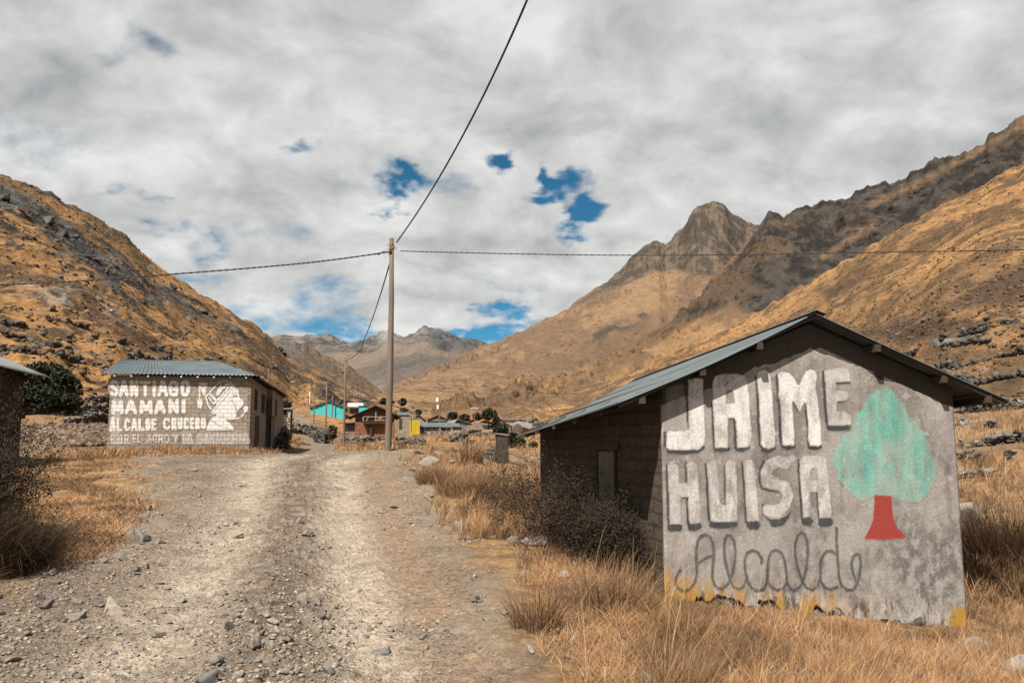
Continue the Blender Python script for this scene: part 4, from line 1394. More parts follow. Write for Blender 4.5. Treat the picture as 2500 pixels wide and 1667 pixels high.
for k in range(16):
    y = .6 + k * 1.2
    MB().box(W2_ - .1, W2_ + ov + .2, y, y + .09, ZE_ - .085, ZE_ - .002).build("rafter_end", M_WOOD, H2)


def side_open(name, y0, y1, z0, z1, mat, x=W2_):
    o = MB().box(x - .02, x + .006, y0, y1, z0, z1).build(name, mat, H2)
    MB().box(x - .02, x + .03, y0 - .09, y0 - .003, z0, z1).box(x - .02, x + .03, y1 + .003, y1 + .09, z0, z1).box(x - .02, x + .034, y0 - .1, y1 + .1, z1 + .003, z1 + .1).build("frame", M_WOOD, o)
    return o


def ysol(px, x):
    """distance along the side wall seen at column px"""
    u = ray(px, 1030)[0]
    c, s = math.cos(YAW), math.sin(YAW)
    # (ox + x c - y s) / (oy + x s + y c) = u
    ox, oy = H2.location.x + x * c, H2.location.y + x * s
    return (ox - u * oy) / (s + u * c)


for pa, pb in ((620, 625), (637, 643.5)):
    side_open("window", ysol(pa, W2_), ysol(pb, W2_), 1.95, 3.0, M_DARKIN)
side_open("door", ysol(623.5, W2_), ysol(631.5, W2_), -.3, 1.55, M_WOOD)
for pa, pb in ((659.5, 662), (671, 673.5)):
    side_open("window", ysol(pa, W2_ + .3), ysol(pb, W2_ + .3), 1.9, 3.0, M_DARKIN, W2_ + .3)
side_open("door", ysol(661.5, W2_ + .3), ysol(668.5, W2_ + .3), -.3, 1.75, M_BLUEDOOR, W2_ + .3)

# hand painted lettering on the front: brush strokes in a unit letter box
GL = {'A': [[(0, 1), (.42, 0), (.58, 0), (1, 1)], [(.22, .66), (.78, .66)]], 'N': [[(.08, 1), (.08, 0), (.92, 1), (.92, 0)]], 'T': [[(0, .06), (1, .06)], [(.5, .06), (.5, 1)]],
      'I': [[(.5, 0), (.5, 1)]], 'G': [[(.95, .22), (.8, .03), (.3, .03), (.08, .25), (.08, .78), (.3, .97), (.8, .97), (.92, .8), (.92, .58), (.6, .58)]],
      'O': [[(.3, .03), (.7, .03), (.92, .22), (.92, .78), (.7, .97), (.3, .97), (.08, .78), (.08, .22), (.3, .03)]],
      'M': [[(.05, 1), (.1, 0), (.5, .75), (.9, 0), (.95, 1)]], 'L': [[(.1, 0), (.1, .97), (.95, .97)]],
      'C': [[(.92, .2), (.75, .03), (.3, .03), (.08, .25), (.08, .78), (.3, .97), (.75, .97), (.92, .82)]], 'D': [[(.1, .03), (.1, .97), (.6, .97), (.92, .75), (.92, .25), (.6, .03), (.1, .03)]],
      'E': [[(.95, .03), (.1, .03), (.1, .97), (.95, .97)], [(.1, .5), (.8, .5)]], 'R': [[(.1, 1), (.1, .03), (.7, .03), (.92, .2), (.92, .38), (.7, .52), (.1, .52)], [(.5, .52), (.95, 1)]],
      'U': [[(.08, 0), (.08, .75), (.3, .97), (.7, .97), (.92, .75), (.92, 0)]], 'P': [[(.1, 1), (.1, .03), (.7, .03), (.92, .2), (.92, .38), (.7, .52), (.1, .52)]], 'Y': [[(0, 0), (.5, .5), (1, 0)], [(.5, .5), (.45, 1)]],
      'S': [[(.92, .18), (.7, .03), (.3, .03), (.08, .2), (.15, .4), (.85, .58), (.92, .8), (.7, .97), (.3, .97), (.08, .82)]]}


def block_paint(name, col, lo, hi, alpha=1.0):
    m = Mat(name, .9, .15)
    src = M_BLOCK.node_tree
    # same blocks and joints show through the paint
    x, y, z = m.sep()
    cx = m.new('ShaderNodeCombineXYZ')
    m.put(m.math('ADD', x, y), cx.inputs[0])
    m.put(z, cx.inputs[1])
    wob = m.new('ShaderNodeTexNoise')
    m.l.new(m.obj, wob.inputs['Vector'])
    wob.inputs['Scale'].default_value = 2.2
    va = m.new('ShaderNodeVectorMath', operation='SCALE')
    m.l.new(wob.outputs['Color'], va.inputs[0])
    va.inputs['Scale'].default_value = .07
    vb = m.new('ShaderNodeVectorMath', operation='ADD')
    m.l.new(cx.outputs[0], vb.inputs[0])
    m.l.new(va.outputs[0], vb.inputs[1])
    br = m.new('ShaderNodeTexBrick')
    m.l.new(vb.outputs[0], br.inputs['Vector'])
    br.inputs['Scale'].default_value = 1.0
    br.inputs['Brick Width'].default_value = .41
    br.inputs['Row Height'].default_value = .213
    br.inputs['Mortar Size'].default_value = .016
    br.inputs['Mortar Smooth'].default_value = .3
    br.inputs['Color1'].default_value = (.30, .245, .195, 1)
    br.inputs['Color2'].default_value = (.235, .192, .153, 1)
    br.inputs['Mortar'].default_value = (.175, .145, .118, 1)
    n1, n2 = m.noise(3, 6, .65), m.noise(16, 5, .65)
    f = m.math('MULTIPLY', m.range(n1, .3, .7, .78, 1.2, False), m.range(n2, .3, .7, .8, 1.18, False))
    under = m.scale(br.outputs['Color'], f)
    k = m.math('MULTIPLY', m.attr('paint'), m.range(m.math('ADD', m.math('MULTIPLY', n2, .8), m.math('MULTIPLY', m.noise(55, 3, .7), .3)), lo, hi, 1, .35))
    k = m.math('MULTIPLY', k, m.range(br.outputs['Fac'], .3, 1, 1, .5))
    k = m.math('MULTIPLY', k, alpha, True)
    m.color(m.mix(k, under, col))
    m.bump(m.math('ADD', m.math('MULTIPLY', br.outputs['Fac'], -1.0), m.math('MULTIPLY', n2, .6)), .7, .02)
    return m.m


M_BPAINT = block_paint("white_block_paint", (.60, .58, .555), .62, .80)
M_BTHIN = block_paint("thin_white_block_paint", (.52, .50, .475), .55, .72, .85)
M_BWASH = block_paint("faint_grey_white_wash", (.44, .42, .40), .53, .70, .55)
ZF, ZG = ((250, 870), 200 / 1307), ((430, 870), 290 / 1749)


def letters(text, boxes, thick, mat, label, depth=.004):
    """boxes: (zoom frame, x0, x1, y0, y1) per letter, source pixels via the frame"""
    for ch, (zf, x0, x1, y0, y1) in zip(text, boxes):
        k = zf[1]
        tq = thick / k
        sh = []
        for st in GL[ch]:
            sh.append(('s', [(x0 + tq / 2 * .9 + (x1 - x0 - tq * .9) * a, y0 + tq / 2 * .9 + (y1 - y0 - tq * .9) * b) for a, b in st], tq))
        o = paint("letter", H2, h2_wall, 0, sh, .030, .022, mat, .022, 6, zf[0], k, depth + .010)
        o['label'] = "white letter %s %s" % (ch, label)


letters("SANTIAGO", [(ZF, 118, 268, 372, 640), (ZF, 268, 418, 370, 642), (ZF, 434, 580, 375, 642), (ZF, 594, 775, 378, 640), (ZF, 790, 866, 380, 645), (ZF, 880, 1048, 378, 642), (ZF, 1052, 1218, 378, 640), (ZG, 62, 207, 345, 592)], 8.4, M_BPAINT, "in the top word")
letters("MAMANI", [(ZF, 140, 342, 690, 918), (ZF, 356, 556, 690, 918), (ZF, 588, 808, 692, 916), (ZF, 826, 1012, 690, 914), (ZF, 1048, 1226, 678, 912), (ZG, 72, 150, 628, 838)], 9.0, M_BPAINT, "in the second word")
letters("ALCALDE", [(ZF, 118, 215, 960, 1190), (ZF, 222, 325, 985, 1190), (ZF, 342, 448, 985, 1188), (ZF, 458, 560, 985, 1186), (ZF, 568, 682, 990, 1184), (ZF, 684, 772, 985, 1182), (ZF, 776, 868, 983, 1178)], 6.2, M_BPAINT, "in the third line")
letters("CRUCERO", [(ZF, 966, 1090, 978, 1172), (ZF, 1098, 1192, 975, 1170), (ZG, 18, 98, 895, 1075), (ZG, 106, 192, 895, 1075), (ZG, 200, 268, 895, 1072), (ZG, 276, 356, 895, 1075), (ZG, 360, 440, 893, 1070)], 6.0, M_BPAINT, "in the third line")
letters("PORELAGROYLAGANADERIA", [(ZF, 128, 215, 1240, 1395), (ZF, 248, 324, 1240, 1395), (ZF, 346, 424, 1240, 1395), (ZF, 478, 545, 1240, 1370), (ZF, 556, 612, 1240, 1370), (ZF, 712, 784, 1240, 1368), (ZF, 796, 884, 1238, 1372), (ZF, 888, 975, 1238, 1375), (ZF, 984, 1074, 1238, 1378), (ZF, 1120, 1222, 1228, 1385),
                                    (ZG, 92, 158, 1125, 1285), (ZG, 160, 252, 1125, 1285), (ZG, 300, 402, 1125, 1285), (ZG, 418, 482, 1125, 1285), (ZG, 490, 568, 1125, 1285), (ZG, 582, 645, 1125, 1285), (ZG, 652, 735, 1125, 1285), (ZG, 744, 820, 1125, 1285), (ZG, 826, 912, 1125, 1285), (ZG, 920, 962, 1125, 1285), (ZG, 968, 1068, 1120, 1285)], 2.6, M_BTHIN, "in the bottom line")
paint("paint_smear", H2, h2_wall, 0, [('p', [(145, 600), (290, 640), (270, 900), (300, 960), (290, 1180), (270, 1240), (260, 1400), (130, 1400), (140, 1100), (140, 800)])], .03, .06, M_BWASH, .05, 4, ZF[0], ZF[1], .0105)
paint("paint_smear", H2, h2_wall, 0, [('p', [(110, 380), (300, 372), (280, 470), (270, 640), (160, 650), (110, 560)])], .03, .07, M_BWASH, .06, 4, ZF[0], ZF[1], .0105)
paint("paint_smear", H2, h2_wall, 0, [('p', [(88, 1120), (160, 1120), (250, 1290), (90, 1290)]), ('p', [(310, 1130), (1060, 1125), (1065, 1285), (310, 1285)])], .03, .05, M_BWASH, .05, 4, ZG[0], ZG[1], .0125)
emb = paint("painted_portrait", H2, h2_wall, 0,
            [('p', [(440, 1085), (470, 1000), (520, 905), (590, 870), (620, 830), (740, 920), (745, 955), (800, 985), (862, 1080)]),
             ('p', [(505, 830), (560, 760), (640, 650), (720, 560), (790, 480), (815, 395), (868, 425), (880, 470), (905, 468), (920, 540), (935, 600), (985, 650), (998, 700), (960, 745), (905, 800), (885, 850), (880, 910), (745, 918), (650, 850), (560, 850)]),
             ('p', [(345, 430), (380, 385), (460, 400), (440, 470), (430, 590), (395, 560)]), ('s', [(350, 390), (345, 640)], 20), ('p', [(310, 640), (380, 630), (395, 690), (365, 770), (320, 750)]),
             ('s', [(430, 600), (540, 480), (640, 375), (700, 362), (790, 372), (815, 395)], 16), ('s', [(440, 610), (475, 720), (520, 780)], 22), ('p', [(620, 470), (660, 400), (690, 480), (640, 560), (600, 580), (585, 540)]),
             ('s', [(510, 560), (590, 650)], 34), ('s', [(480, 600), (545, 690)], 18), ('p', [(690, 480), (760, 440), (800, 400), (720, 400), (690, 440)]),
             ('s', [(560, 690), (700, 540), (800, 420)], 26), ('s', [(600, 700), (760, 520)], 22),
             ('p', [(985, 790), (1000, 740), (1030, 730), (1065, 740), (1050, 800), (1010, 830)]), ('s', [(1000, 830), (965, 890), (900, 912), (760, 918)], 16),
             ('-s', [(535, 835), (690, 650), (850, 440)], 9), ('-s', [(560, 720), (760, 500)], 7), ('-s', [(805, 640), (850, 690), (880, 760), (895, 830)], 14), ('-s', [(780, 630), (870, 540), (890, 470)], 9),
             ('-p', [(830, 575), (900, 570), (910, 590), (850, 600)]), ('-s', [(520, 940), (640, 1020), (760, 1060)], 10), ('-s', [(630, 865), (700, 915)], 9), ('-p', [(885, 850), (950, 850), (960, 895), (890, 895)])],
            .022, .02, M_BPAINT, .012, 6, ZG[0], ZG[1], .0135)
emb['label'] = "white painted profile of a man in a knitted cap"

# ------------------------------------------------------------------ the stone house cut by the left edge
H3 = empty("stone_house", (-13.9, 24.0, 0), YAW)
tag(H3, "dark rubble stone house with an old corrugated roof at the left edge", "house")
w = MB()
w.add([(-4.4, -7.5, -1.6), (0, -7.5, -1.6), (0, 0, -1.6), (-4.4, 0, -1.6), (-4.4, -7.5, 2.02), (0, -7.5, 2.02), (0, 0, 2.02), (-4.4, 0, 2.02), (-2.2, -7.5, 2.95), (-2.2, 0, 2.95)],
      [(3, 2, 1, 0), (0, 1, 5, 8, 4), (2, 3, 7, 9, 6), (1, 2, 6, 5), (3, 0, 4, 7), (4, 8, 9, 7), (8, 5, 6, 9)])
w.build("wall", M_RUBBLE_DARK, H3)
sheet("roof_slope", (-2.2, -7.9, 3.12), (-2.2, 1.25, 3.12), (.42, -7.9, 1.99), (.42, .72, 1.97), .09, .016, M_METAL_OLD, H3, 8, .01, .02, 6, 5, .05)
sheet("roof_slope", (-2.205, -7.9, 3.11), (-2.205, 1.25, 3.11), (-5.0, -7.9, 1.95), (-5.0, 1.0, 1.95), .09, .016, M_METAL_OLD, H3, 6, .01, .0, 7, 4)
MB().box(.05, .38, -.25, -.10, 1.83, 1.93).box(-.6, .5, .1, .2, 1.86, 1.95).build("rafter_end", M_WOOD, H3)
MB().box(-.02, .045, -1.9, -1.75, -1.5, 2.0).build("corner_post", M_WOOD, H3)

# ------------------------------------------------------------------ utility poles and cables


def pole(px, ytop, Y, dia, label, base=None, mat=M_POLE, cap=True, boxes=0, arm=False):
    b = on(px, 0, Y)
    u, t = ray(px, ytop)
    h = t * Y - b.z
    r = empty("utility_pole", b)
    tag(r, label, "utility pole", "utility poles along the village road")
    n = 14 if Y < 90 else 7
    rings = [(0, 0, -.5), (0, 0, 0), (.004 * h, 0, h * .35), (.004 * h, 0, h * .7), (0, 0, h)]
    MB().tube(rings, [dia * .5, dia * .5, dia * .45, dia * .38, dia * .32], n).build("shaft", mat, r, True)
    if Y < 50:
        MB().tube([(0, 0, h - .62), (0, 0, h - .012)], [dia * .5 * .68 + .001, dia * .33], n).build("weathered_top", M_RUST, r, True)
        MB().tube([(0, 0, h + .001), (0, 0, h + .03)], [dia * .32, dia * .22], n).build("pole_cap", M_RUST, r)
        for k, (zz, ang) in enumerate(((h - .20, 2.6), (h - .36, .2), (h - .42, 3.3), (h - .52, 1.4))):
            MB().tube([(math.cos(ang) * dia * .28, math.sin(ang) * dia * .28, zz), (math.cos(ang) * (dia * .36 + .09), math.sin(ang) * (dia * .36 + .09), zz + .015), (math.cos(ang) * (dia * .36 + .11), math.sin(ang) * (dia * .36 + .11), zz - .06)], .014, 6).build("hook", M_STEEL, r)
        MB().tube([(0, 0, h - .40), (0, 0, h - .365)], dia * .37, n).build("strap_band", M_STEEL, r)
        MB().tube([(0, 0, h - .24), (0, 0, h - .205)], dia * .36, n).build("strap_band", M_STEEL, r)
    elif cap:
        MB().tube([(0, 0, h - .18), (0, 0, h - .10)], dia * .40, n).build("strap_band", M_STEEL, r)
    if boxes:
        MB().box(-.45, -.12, -.25, .15, h - 3.2, h - 2.5).build("meter_box", M_WHITE_SHEET, r)
        MB().box(-.55, -.15, -.3, .2, h - 1.9, h - 1.25).build("meter_box", M_WHITE_SHEET, r)
        MB().tube([(-.3, 0, h - .5), (.3, 0, h - .5)], .06, 6).build("crossarm", M_STEEL, r)
    if arm:
        MB().tube([(-.9, 0, h - .2), (.9, 0, h - .2)], .06, 6).build("crossarm", M_STEEL, r)
    r['h'] = h
    return r, b + Vector((0, 0, h))


P1, T1 = pole(966.5, 583, 31, .255, "tall thick wooden utility pole at the road edge, nearest of the poles")
P2, T2 = pole(864.5, 878, 79, .25, "wooden utility pole beside the adobe house with the balcony")
P3, T3 = pole(822.5, 935, 107, .25, "wooden utility pole at the road bend, between two other poles")
P4, T4 = pole(795, 931, 140, .24, "utility pole at the top of the visible road, below the turquoise house")
pole(837, 962, 150, .2, "thin pole in front of the turquoise house's right end", cap=False)
pole(594, 852, 120, .2, "slim pole on the hillside above the block house's hip roof")
pole(687, 898, 130, .2, "slim pole just right of the block house's roof tip")
pole(7, 775, 60, .16, "slim pole above the stone house roof at the left edge")
pole(784.5, 955, 190, .22, "short white post left of the turquoise gable", mat=M_WHITE_SHEET, cap=False)
pole(881, 905, 330, .26, "distant pole on the spur, left one of a pair", cap=False)
pole(903.5, 905, 340, .26, "distant pole on the spur, right one of a pair", cap=False)
pole(992.5, 968, 170, .2, "slim pole behind the narrow block hut right of the tall pole", cap=False)
pole(1083, 954, 150, .3, "village pole carrying white meter boxes", boxes=1)
pole(1163.5, 994, 170, .22, "village pole with a crossarm among the dark trees", arm=True)
pole(1242.5, 1003, 165, .2, "thin village pole beside the dark gabled hut", cap=False)


def cable(pts, rad, label, twist=True):
    """cable through the given points; a second strand is twisted round the first"""
    P = [Vector(p) for p in pts]
    n = 160
    fine = []
    for i in range(n + 1):
        t = i / n * (len(P) - 1)
        k = min(int(t), len(P) - 2)
        f = t - k
        a, b, c, d = P[max(k - 1, 0)], P[k], P[k + 1], P[min(k + 2, len(P) - 1)]
        fine.append(.5 * ((2 * b) + (c - a) * f + (2 * a - 5 * b + 4 * c - d) * f * f + (3 * b - a - 3 * c + d) * f ** 3))
    L = sum((fine[i + 1] - fine[i]).length for i in range(n))
    m = int(min(900, max(60, L / .09))) if twist else 60
    mb = MB()
    idx = np.linspace(0, n, m)
    line = [fine[int(q)].lerp(fine[min(int(q) + 1, n)], q - int(q)) for q in idx]
    if not twist:
        mb.tube(line, rad, 5)
    else:
        for ph in (0, math.pi):
            q = []
            for i, p in enumerate(line):
                w_ = i * L / m / .42 * 2 * math.pi + ph
                d = (line[min(i + 1, m - 1)] - line[max(i - 1, 0)]).normalized()
                a = d.cross(Vector((0, 0, 1))).normalized()
                b = d.cross(a)
                q.append(p + (a * math.cos(w_) + b * math.sin(w_)) * rad * .75)
            mb.tube(q, rad, 5)
    o = mb.build("power_cable", M_BLACK, None, True)
    tag(o, label, "cable", "power cables")
    return o


def sagpts(a, b, sag, n=7):
    return [a.lerp(b, i / (n - 1)) - Vector((0, 0, sag * 4 * (i / (n - 1)) * (1 - i / (n - 1)))) for i in range(n)]


hk = T1 - Vector((0, 0, .2))
ZY = lambda px, py: 5.215 / (ray(px, py)[0] + .305)


def q_(x):      # overhead cable seen in the photograph: a shallow sag
    return 592 * (x - 1153) * (x - 1287) / ((968 - 1153.) * (968 - 1287)) + 287 * (x - 968) * (x - 1287) / ((1153 - 968.) * (1153 - 1287))


cable([pt(968, 592, 31)] + [pt(a, q_(a), ZY(a, q_(a))) for a in range(998, 1370, 30)] + [(5.2, .9, 12.2)], .017, "thick twisted black cable running overhead from the tall pole to the top edge")
cable([pt(957, 614, 31), pt(800, 636, 30.6), pt(640, 652, 30.3), pt(425, 669, 30), pt(190, 686, 29.6), pt(0, 695, 29.2), pt(-160, 700, 29)], .019, "black cable running from the tall pole across the left hillside")
cable([pt(978, 613, 31), pt(1200, 618.5, 30), pt(1500, 623, 29), pt(1800, 621.5, 28), pt(2150, 616, 27), pt(2500, 610, 26), pt(2900, 600, 25)], .013, "black cable running level from the tall pole to the right edge", True)
cable([pt(961, 606, 31), pt(948, 655, 35), pt(930, 715, 41), pt(910, 775, 49), pt(890, 827, 60), pt(876, 860, 70), T2 - Vector((0, 0, .15))], .019, "black cable sagging from the tall pole down to the next pole")
cable(sagpts(T2 - Vector((0, 0, .15)), T3 - Vector((0, 0, .15)), .5), .02, "thin cable between the second pole and the pole at the road bend", False)
cable(sagpts(T3 - Vector((0, 0, .15)), T4 - Vector((0, 0, .15)), .5), .02, "thin cable between the two farthest roadside poles", False)
# loose coil of wire left of the pole head
mb = MB()
mb.tube([pt(914, 619.5, 31.3), pt(925, 622, 31.2), pt(936, 613, 31.2), pt(948, 617, 31.1), pt(957, 611, 31)], .016, 5)
mb.tube([pt(957, 603, 31), pt(960, 597, 30.9), pt(964, 603, 30.9), pt(960, 612, 30.9)], .016, 5)
tag(mb.build("wire_clamp", M_BLACK, None, True), "black wire clamp and loops hanging at the tall pole's head", "cable clamp")


# ------------------------------------------------------------------ village houses, built from their outlines at their own distances
def house(name, label, pxl, pxr, ybase, yeave, yridge, Y, depth, wall, roof, kind='gable', yaw=YAW, door=None, windows=(), over=.25, sink=1.2, cat="house", apex=.5, roofside=None, group="houses of the village", win_mat=None):
    """kind: gable (gable faces us), side (ridge runs across), hip, mono; heights from pixels at distance Y"""
    u0, u1 = ray(pxl, ybase)[0], ray(pxr, ybase)[0]
    c, s = math.cos(yaw), math.sin(yaw)
    X0, Y0 = u0 * Y, Y
    wdt = (u1 * Y0 - X0) / (c - u1 * s)
    zb = ray(pxl, ybase)[1] * Y
    ze, zr = ray(pxl, yeave)[1] * Y - zb, ray(pxl, yridge)[1] * Y - zb
    r = empty(name, (X0, Y0, zb), yaw)
    tag(r, label, cat, group)
    w = MB()
    D = depth
    B = [(0, 0, -sink), (wdt, 0, -sink), (wdt, D, -sink), (0, D, -sink)]
    T = [(0, 0, ze), (wdt, 0, ze), (wdt, D, ze), (0, D, ze)]
    th = .07
    rf = MB()
    o = over
    if kind == 'gable':
        ax = wdt * apex
        w.add(B + T + [(ax, 0, zr), (ax, D, zr)], [(3, 2, 1, 0), (0, 1, 5, 8, 4), (1, 2, 6, 5), (2, 3, 7, 9, 6), (3, 0, 4, 7), (4, 8, 9, 7), (8, 5, 6, 9)])
        k1, k2 = (zr - ze) / ax, (zr - ze) / (wdt - ax)
        for q in ([(-o, ze - o * k1), (ax, zr)], [(ax, zr), (wdt + o, ze - o * k2)]):
            (xa, za), (xb, zb_) = q
            g = .012
            rf.hexa([(xa, -o, za + g), (xb, -o, zb_ + g), (xb, D + o, zb_ + g), (xa, D + o, za + g)], [(xa, -o, za + g + th), (xb, -o, zb_ + g + th), (xb, D + o, zb_ + g + th), (xa, D + o, za + g + th)])
    elif kind == 'side':
        w.add(B + T + [(0, D / 2, zr), (wdt, D / 2, zr)], [(3, 2, 1, 0), (0, 1, 5, 4), (1, 2, 6, 9, 5), (2, 3, 7, 6), (3, 0, 4, 8, 7), (4, 5, 9, 8), (8, 9, 6, 7)])
        k = (zr - ze) / (D / 2)
        for (ya, za, yb_, zb_) in ((-o, ze - o * k, D / 2, zr), (D / 2, zr, D + o, ze - o * k)):
            g = .012
            rf.hexa([(-o, ya, za + g), (wdt + o, ya, za + g), (wdt + o, yb_, zb_ + g), (-o, yb_, zb_ + g)], [(-o, ya, za + g + th), (wdt + o, ya, za + g + th), (wdt + o, yb_, zb_ + g + th), (-o, yb_, zb_ + g + th)])
    elif kind == 'hip':
        w.add(B + T, [(3, 2, 1, 0), (4, 5, 6, 7), (0, 1, 5, 4), (1, 2, 6, 5), (2, 3, 7, 6), (3, 0, 4, 7)])
        i = min(wdt, D) * .42
        rf.add([(-o, -o, ze + .01), (wdt + o, -o, ze + .01), (wdt + o, D + o, ze + .01), (-o, D + o, ze + .01), (i, D / 2, zr), (wdt - i, D / 2, zr)], [(0, 1, 5, 4), (1, 2, 5), (2, 3, 4, 5), (3, 0, 4), (3, 2, 1, 0)])
    else:
        T2_ = [(0, 0, ze), (wdt, 0, ze), (wdt, D, zr), (0, D, zr)]
        w.add(B + T2_, [(3, 2, 1, 0), (4, 5, 6, 7), (0, 1, 5, 4), (1, 2, 6, 5), (2, 3, 7, 6), (3, 0, 4, 7)])
        g = .012
        rf.hexa([(-o, -o, ze + g), (wdt + o, -o, ze + g), (wdt + o, D + o, zr + g), (-o, D + o, zr + g)], [(-o, -o, ze + g + th), (wdt + o, -o, ze + g + th), (wdt + o, D + o, zr + g + th), (-o, D + o, zr + g + th)])
    w.build("wall", wall, r)
    rf.build("roof", roof, r)
    for (a, b, z0, z1) in ([door] if door else []):
        MB().box(a * wdt, b * wdt, -.03, .05, z0, z1).build("door", M_WOOD, r)
    for (a, b, z0, z1) in windows:
        MB().box(a * wdt, b * wdt, -.03, .05, z0, z1).build("window", win_mat or M_DARKIN, r)
    r['w'] = wdt
    return r


Q4 = lambda x, y: (740 + x * 280 / 2352, 940 + y * 280 / 2352)
Q5 = lambda x, y: (1000 + x * 320 / 2352, 980 + y * 320 / 2352)

# turquoise house and its neighbours
tq = house("turquoise_house", "turquoise gabled house on the slope above the road", 758.5, 843.5, 1012, 994.5, 978, 150, 17, M_TEAL, M_METAL_OLD, 'gable', apex=.50, over=.3)
wd = tq['w']
for k in range(9):
    t = (k + .5) / 9
    MB().box(wd * t - .06, wd * t + .06, -.28, -.02, (lambda q: 1.27 + 1.2 * (1 - abs(q - .5) * 2) - .22)(t), (lambda q: 1.27 + 1.2 * (1 - abs(q - .5) * 2) - .10)(t)).build("rafter_end", M_WOOD, tq)
dk = house("brown_house", "dark gabled house with a white roof sheet behind the turquoise one", 822, 880, 1004, 990, 976, 176, 10, M_BROWNWALL, M_WOOD, 'gable', apex=.25)
MB().box(2.2, 5.4, -.8, -.6, .95, 1.75).build("white_roof_sheet", M_WHITE_SHEET, dk)
house("turquoise_shed", "small dark turquoise shed right of the turquoise house", 877, 898, 1004, 991, 989, 168, 6, M_TEAL, M_METAL, 'mono', over=.2)

# adobe house with the balcony
AY = 95.0
ah = house("balcony_house", "reddish adobe house with a timber balcony under a dark gable roof", 868, 962, 1067, 1012, 991, AY, 8.5, M_BROWNWALL, M_WOOD, 'gable', over=.75, apex=.5)
wa = ah['w']
c_, s_ = math.cos(YAW), math.sin(YAW)
hz = lambda py: (ray(915, py)[1] - ray(915, 1067)[1]) * AY
zd = hz(1028)
MB().box(-.05, wa + .05, -1.05, -.06, -1.2, zd - .12).build("yard_wall", M_ADOBE_RED, ah)
dx0, dx1 = wa * .17, wa * .80
MB().box(dx0, dx1, -1.75, -.05, zd - .115, zd - .02).box(dx0 + .05, dx1 - .05, -1.70, -1.55, zd - .30, zd - .118).build("balcony_deck", M_WOOD, ah)
for q in (.18, .50, .785):
    MB().box(wa * q - .05, wa * q + .05, -1.72, -1.62, zd - .018, zd + (1.0 if q > .3 else .45)).build("balcony_post", M_WOOD_PALE, ah)
MB().box(dx0 + .1, wa * .785 - .06, -1.69, -1.64, zd + .42, zd + .50).build("balcony_rail", M_WOOD_PALE, ah)
for q in (.25, .57):
    MB().hexa([(wa * q, -1.70, zd), (wa * q + .09, -1.70, zd), (wa * q + .09, -1.64, zd), (wa * q, -1.64, zd)], [(wa * q + .28, -1.70, zd + .52), (wa * q + .37, -1.70, zd + .52), (wa * q + .37, -1.64, zd + .52), (wa * q + .28, -1.64, zd + .52)]).build("balcony_brace", M_WOOD_PALE, ah)
MB().box(wa * .36, wa * .36 + .17, -1.45, -1.28, -1.0, zd - .31).build("support_post", M_WOOD, ah)
MB().box(wa * .2, wa * .48, -.04, .05, zd + .05, zd + 1.0).build("boarded_window", M_ADOBE_RED, ah)
MB().box(wa * .55, wa * .75, -.04, .05, zd, zd + 1.1).build("boarded_window", M_ADOBE_RED, ah)
MB().box(wa * .82, wa * .90, -1.3, -1.2, zd, zd + .55).build("white_cloth", M_WHITE_SHEET, ah)
house("stone_lean_to", "grey stone lean-to at the left side of the balcony house", 838, 866, 1067, 1034, 1030, AY + .8, 5, M_BLOCK_FAR, M_WOOD, 'mono', over=.5, cat="shed")
house("block_hut", "narrow concrete block hut with a steel roof right of the tall pole", 972, 999, 1052, 1013, 1006, 110, 4, M_BLOCK, M_METAL, 'side', over=.12, door=(.08, .35, .2, 1.6))
yl = house("yellow_gatehouse", "yellow painted sheet metal gatehouse", 1000.5, 1024.5, 1049, 1022.5, 1021, 118, 1.2, M_YELLOW, M_STEEL, 'mono', over=.06, cat="gatehouse")
MB().box(.16, .24, -.025, .03, -.2, 1.45).build("frame_bar", M_WOOD, yl)
house("metal_roof_house", "brick gabled house with a grey steel roof behind the yellow gatehouse", Q5(40, 0)[0], Q5(270, 0)[0], Q5(0, 400)[1], Q5(0, 330)[1], Q5(0, 232)[1], 150, 12, M_BLOCK, M_TEAL_ROOF, 'gable', over=.35, apex=.5)
house("stone_barn", "long low stone barn with a steel roof right of the yellow gatehouse", Q5(195, 0)[0], Q5(520, 0)[0], Q5(0, 580)[1], Q5(0, 450)[1], Q5(0, 378)[1], 120, 4.6, M_RUBBLE, M_METAL, 'side', over=.3)
house("stone_barn", "second low stone barn, smaller, right of the long one", Q5(580, 0)[0], Q5(738, 0)[0], Q5(0, 580)[1], Q5(0, 455)[1], Q5(0, 378)[1], 124, 4.4, M_RUBBLE, M_METAL, 'side', over=.28)
house("stone_barn", "third stone barn with a pale wall and a narrow steel roof", Q5(790, 0)[0], Q5(940, 0)[0], Q5(0, 560)[1], Q5(0, 450)[1], Q5(0, 392)[1], 128, 4.2, M_CREAM, M_METAL, 'side', over=.28)
house("stone_tower", "narrow stone end wall rising beside the third barn", Q5(945, 0)[0], Q5(1005, 0)[0], Q5(0, 560)[1], Q5(0, 405)[1], Q5(0, 388)[1], 127, 3, M_RUBBLE, M_RUBBLE_DARK, 'mono', over=.05, cat="wall stub")
house("adobe_hut", "brown mud house with a dark gable behind the steel hip roof", Q5(395, 0)[0], Q5(625, 0)[0], Q5(0, 400)[1], Q5(0, 300)[1], Q5(0, 250)[1], 178, 9, M_BROWNWALL, M_WOOD, 'gable', over=.3)
house("hip_roof_house", "house with a pale steel hip roof in front of the dark mud gable", Q5(420, 0)[0], Q5(620, 0)[0], Q5(0, 420)[1], Q5(0, 350)[1], Q5(0, 305)[1], 158, 7, M_BLOCK_FAR, M_TEAL_ROOF, 'hip', over=.4)
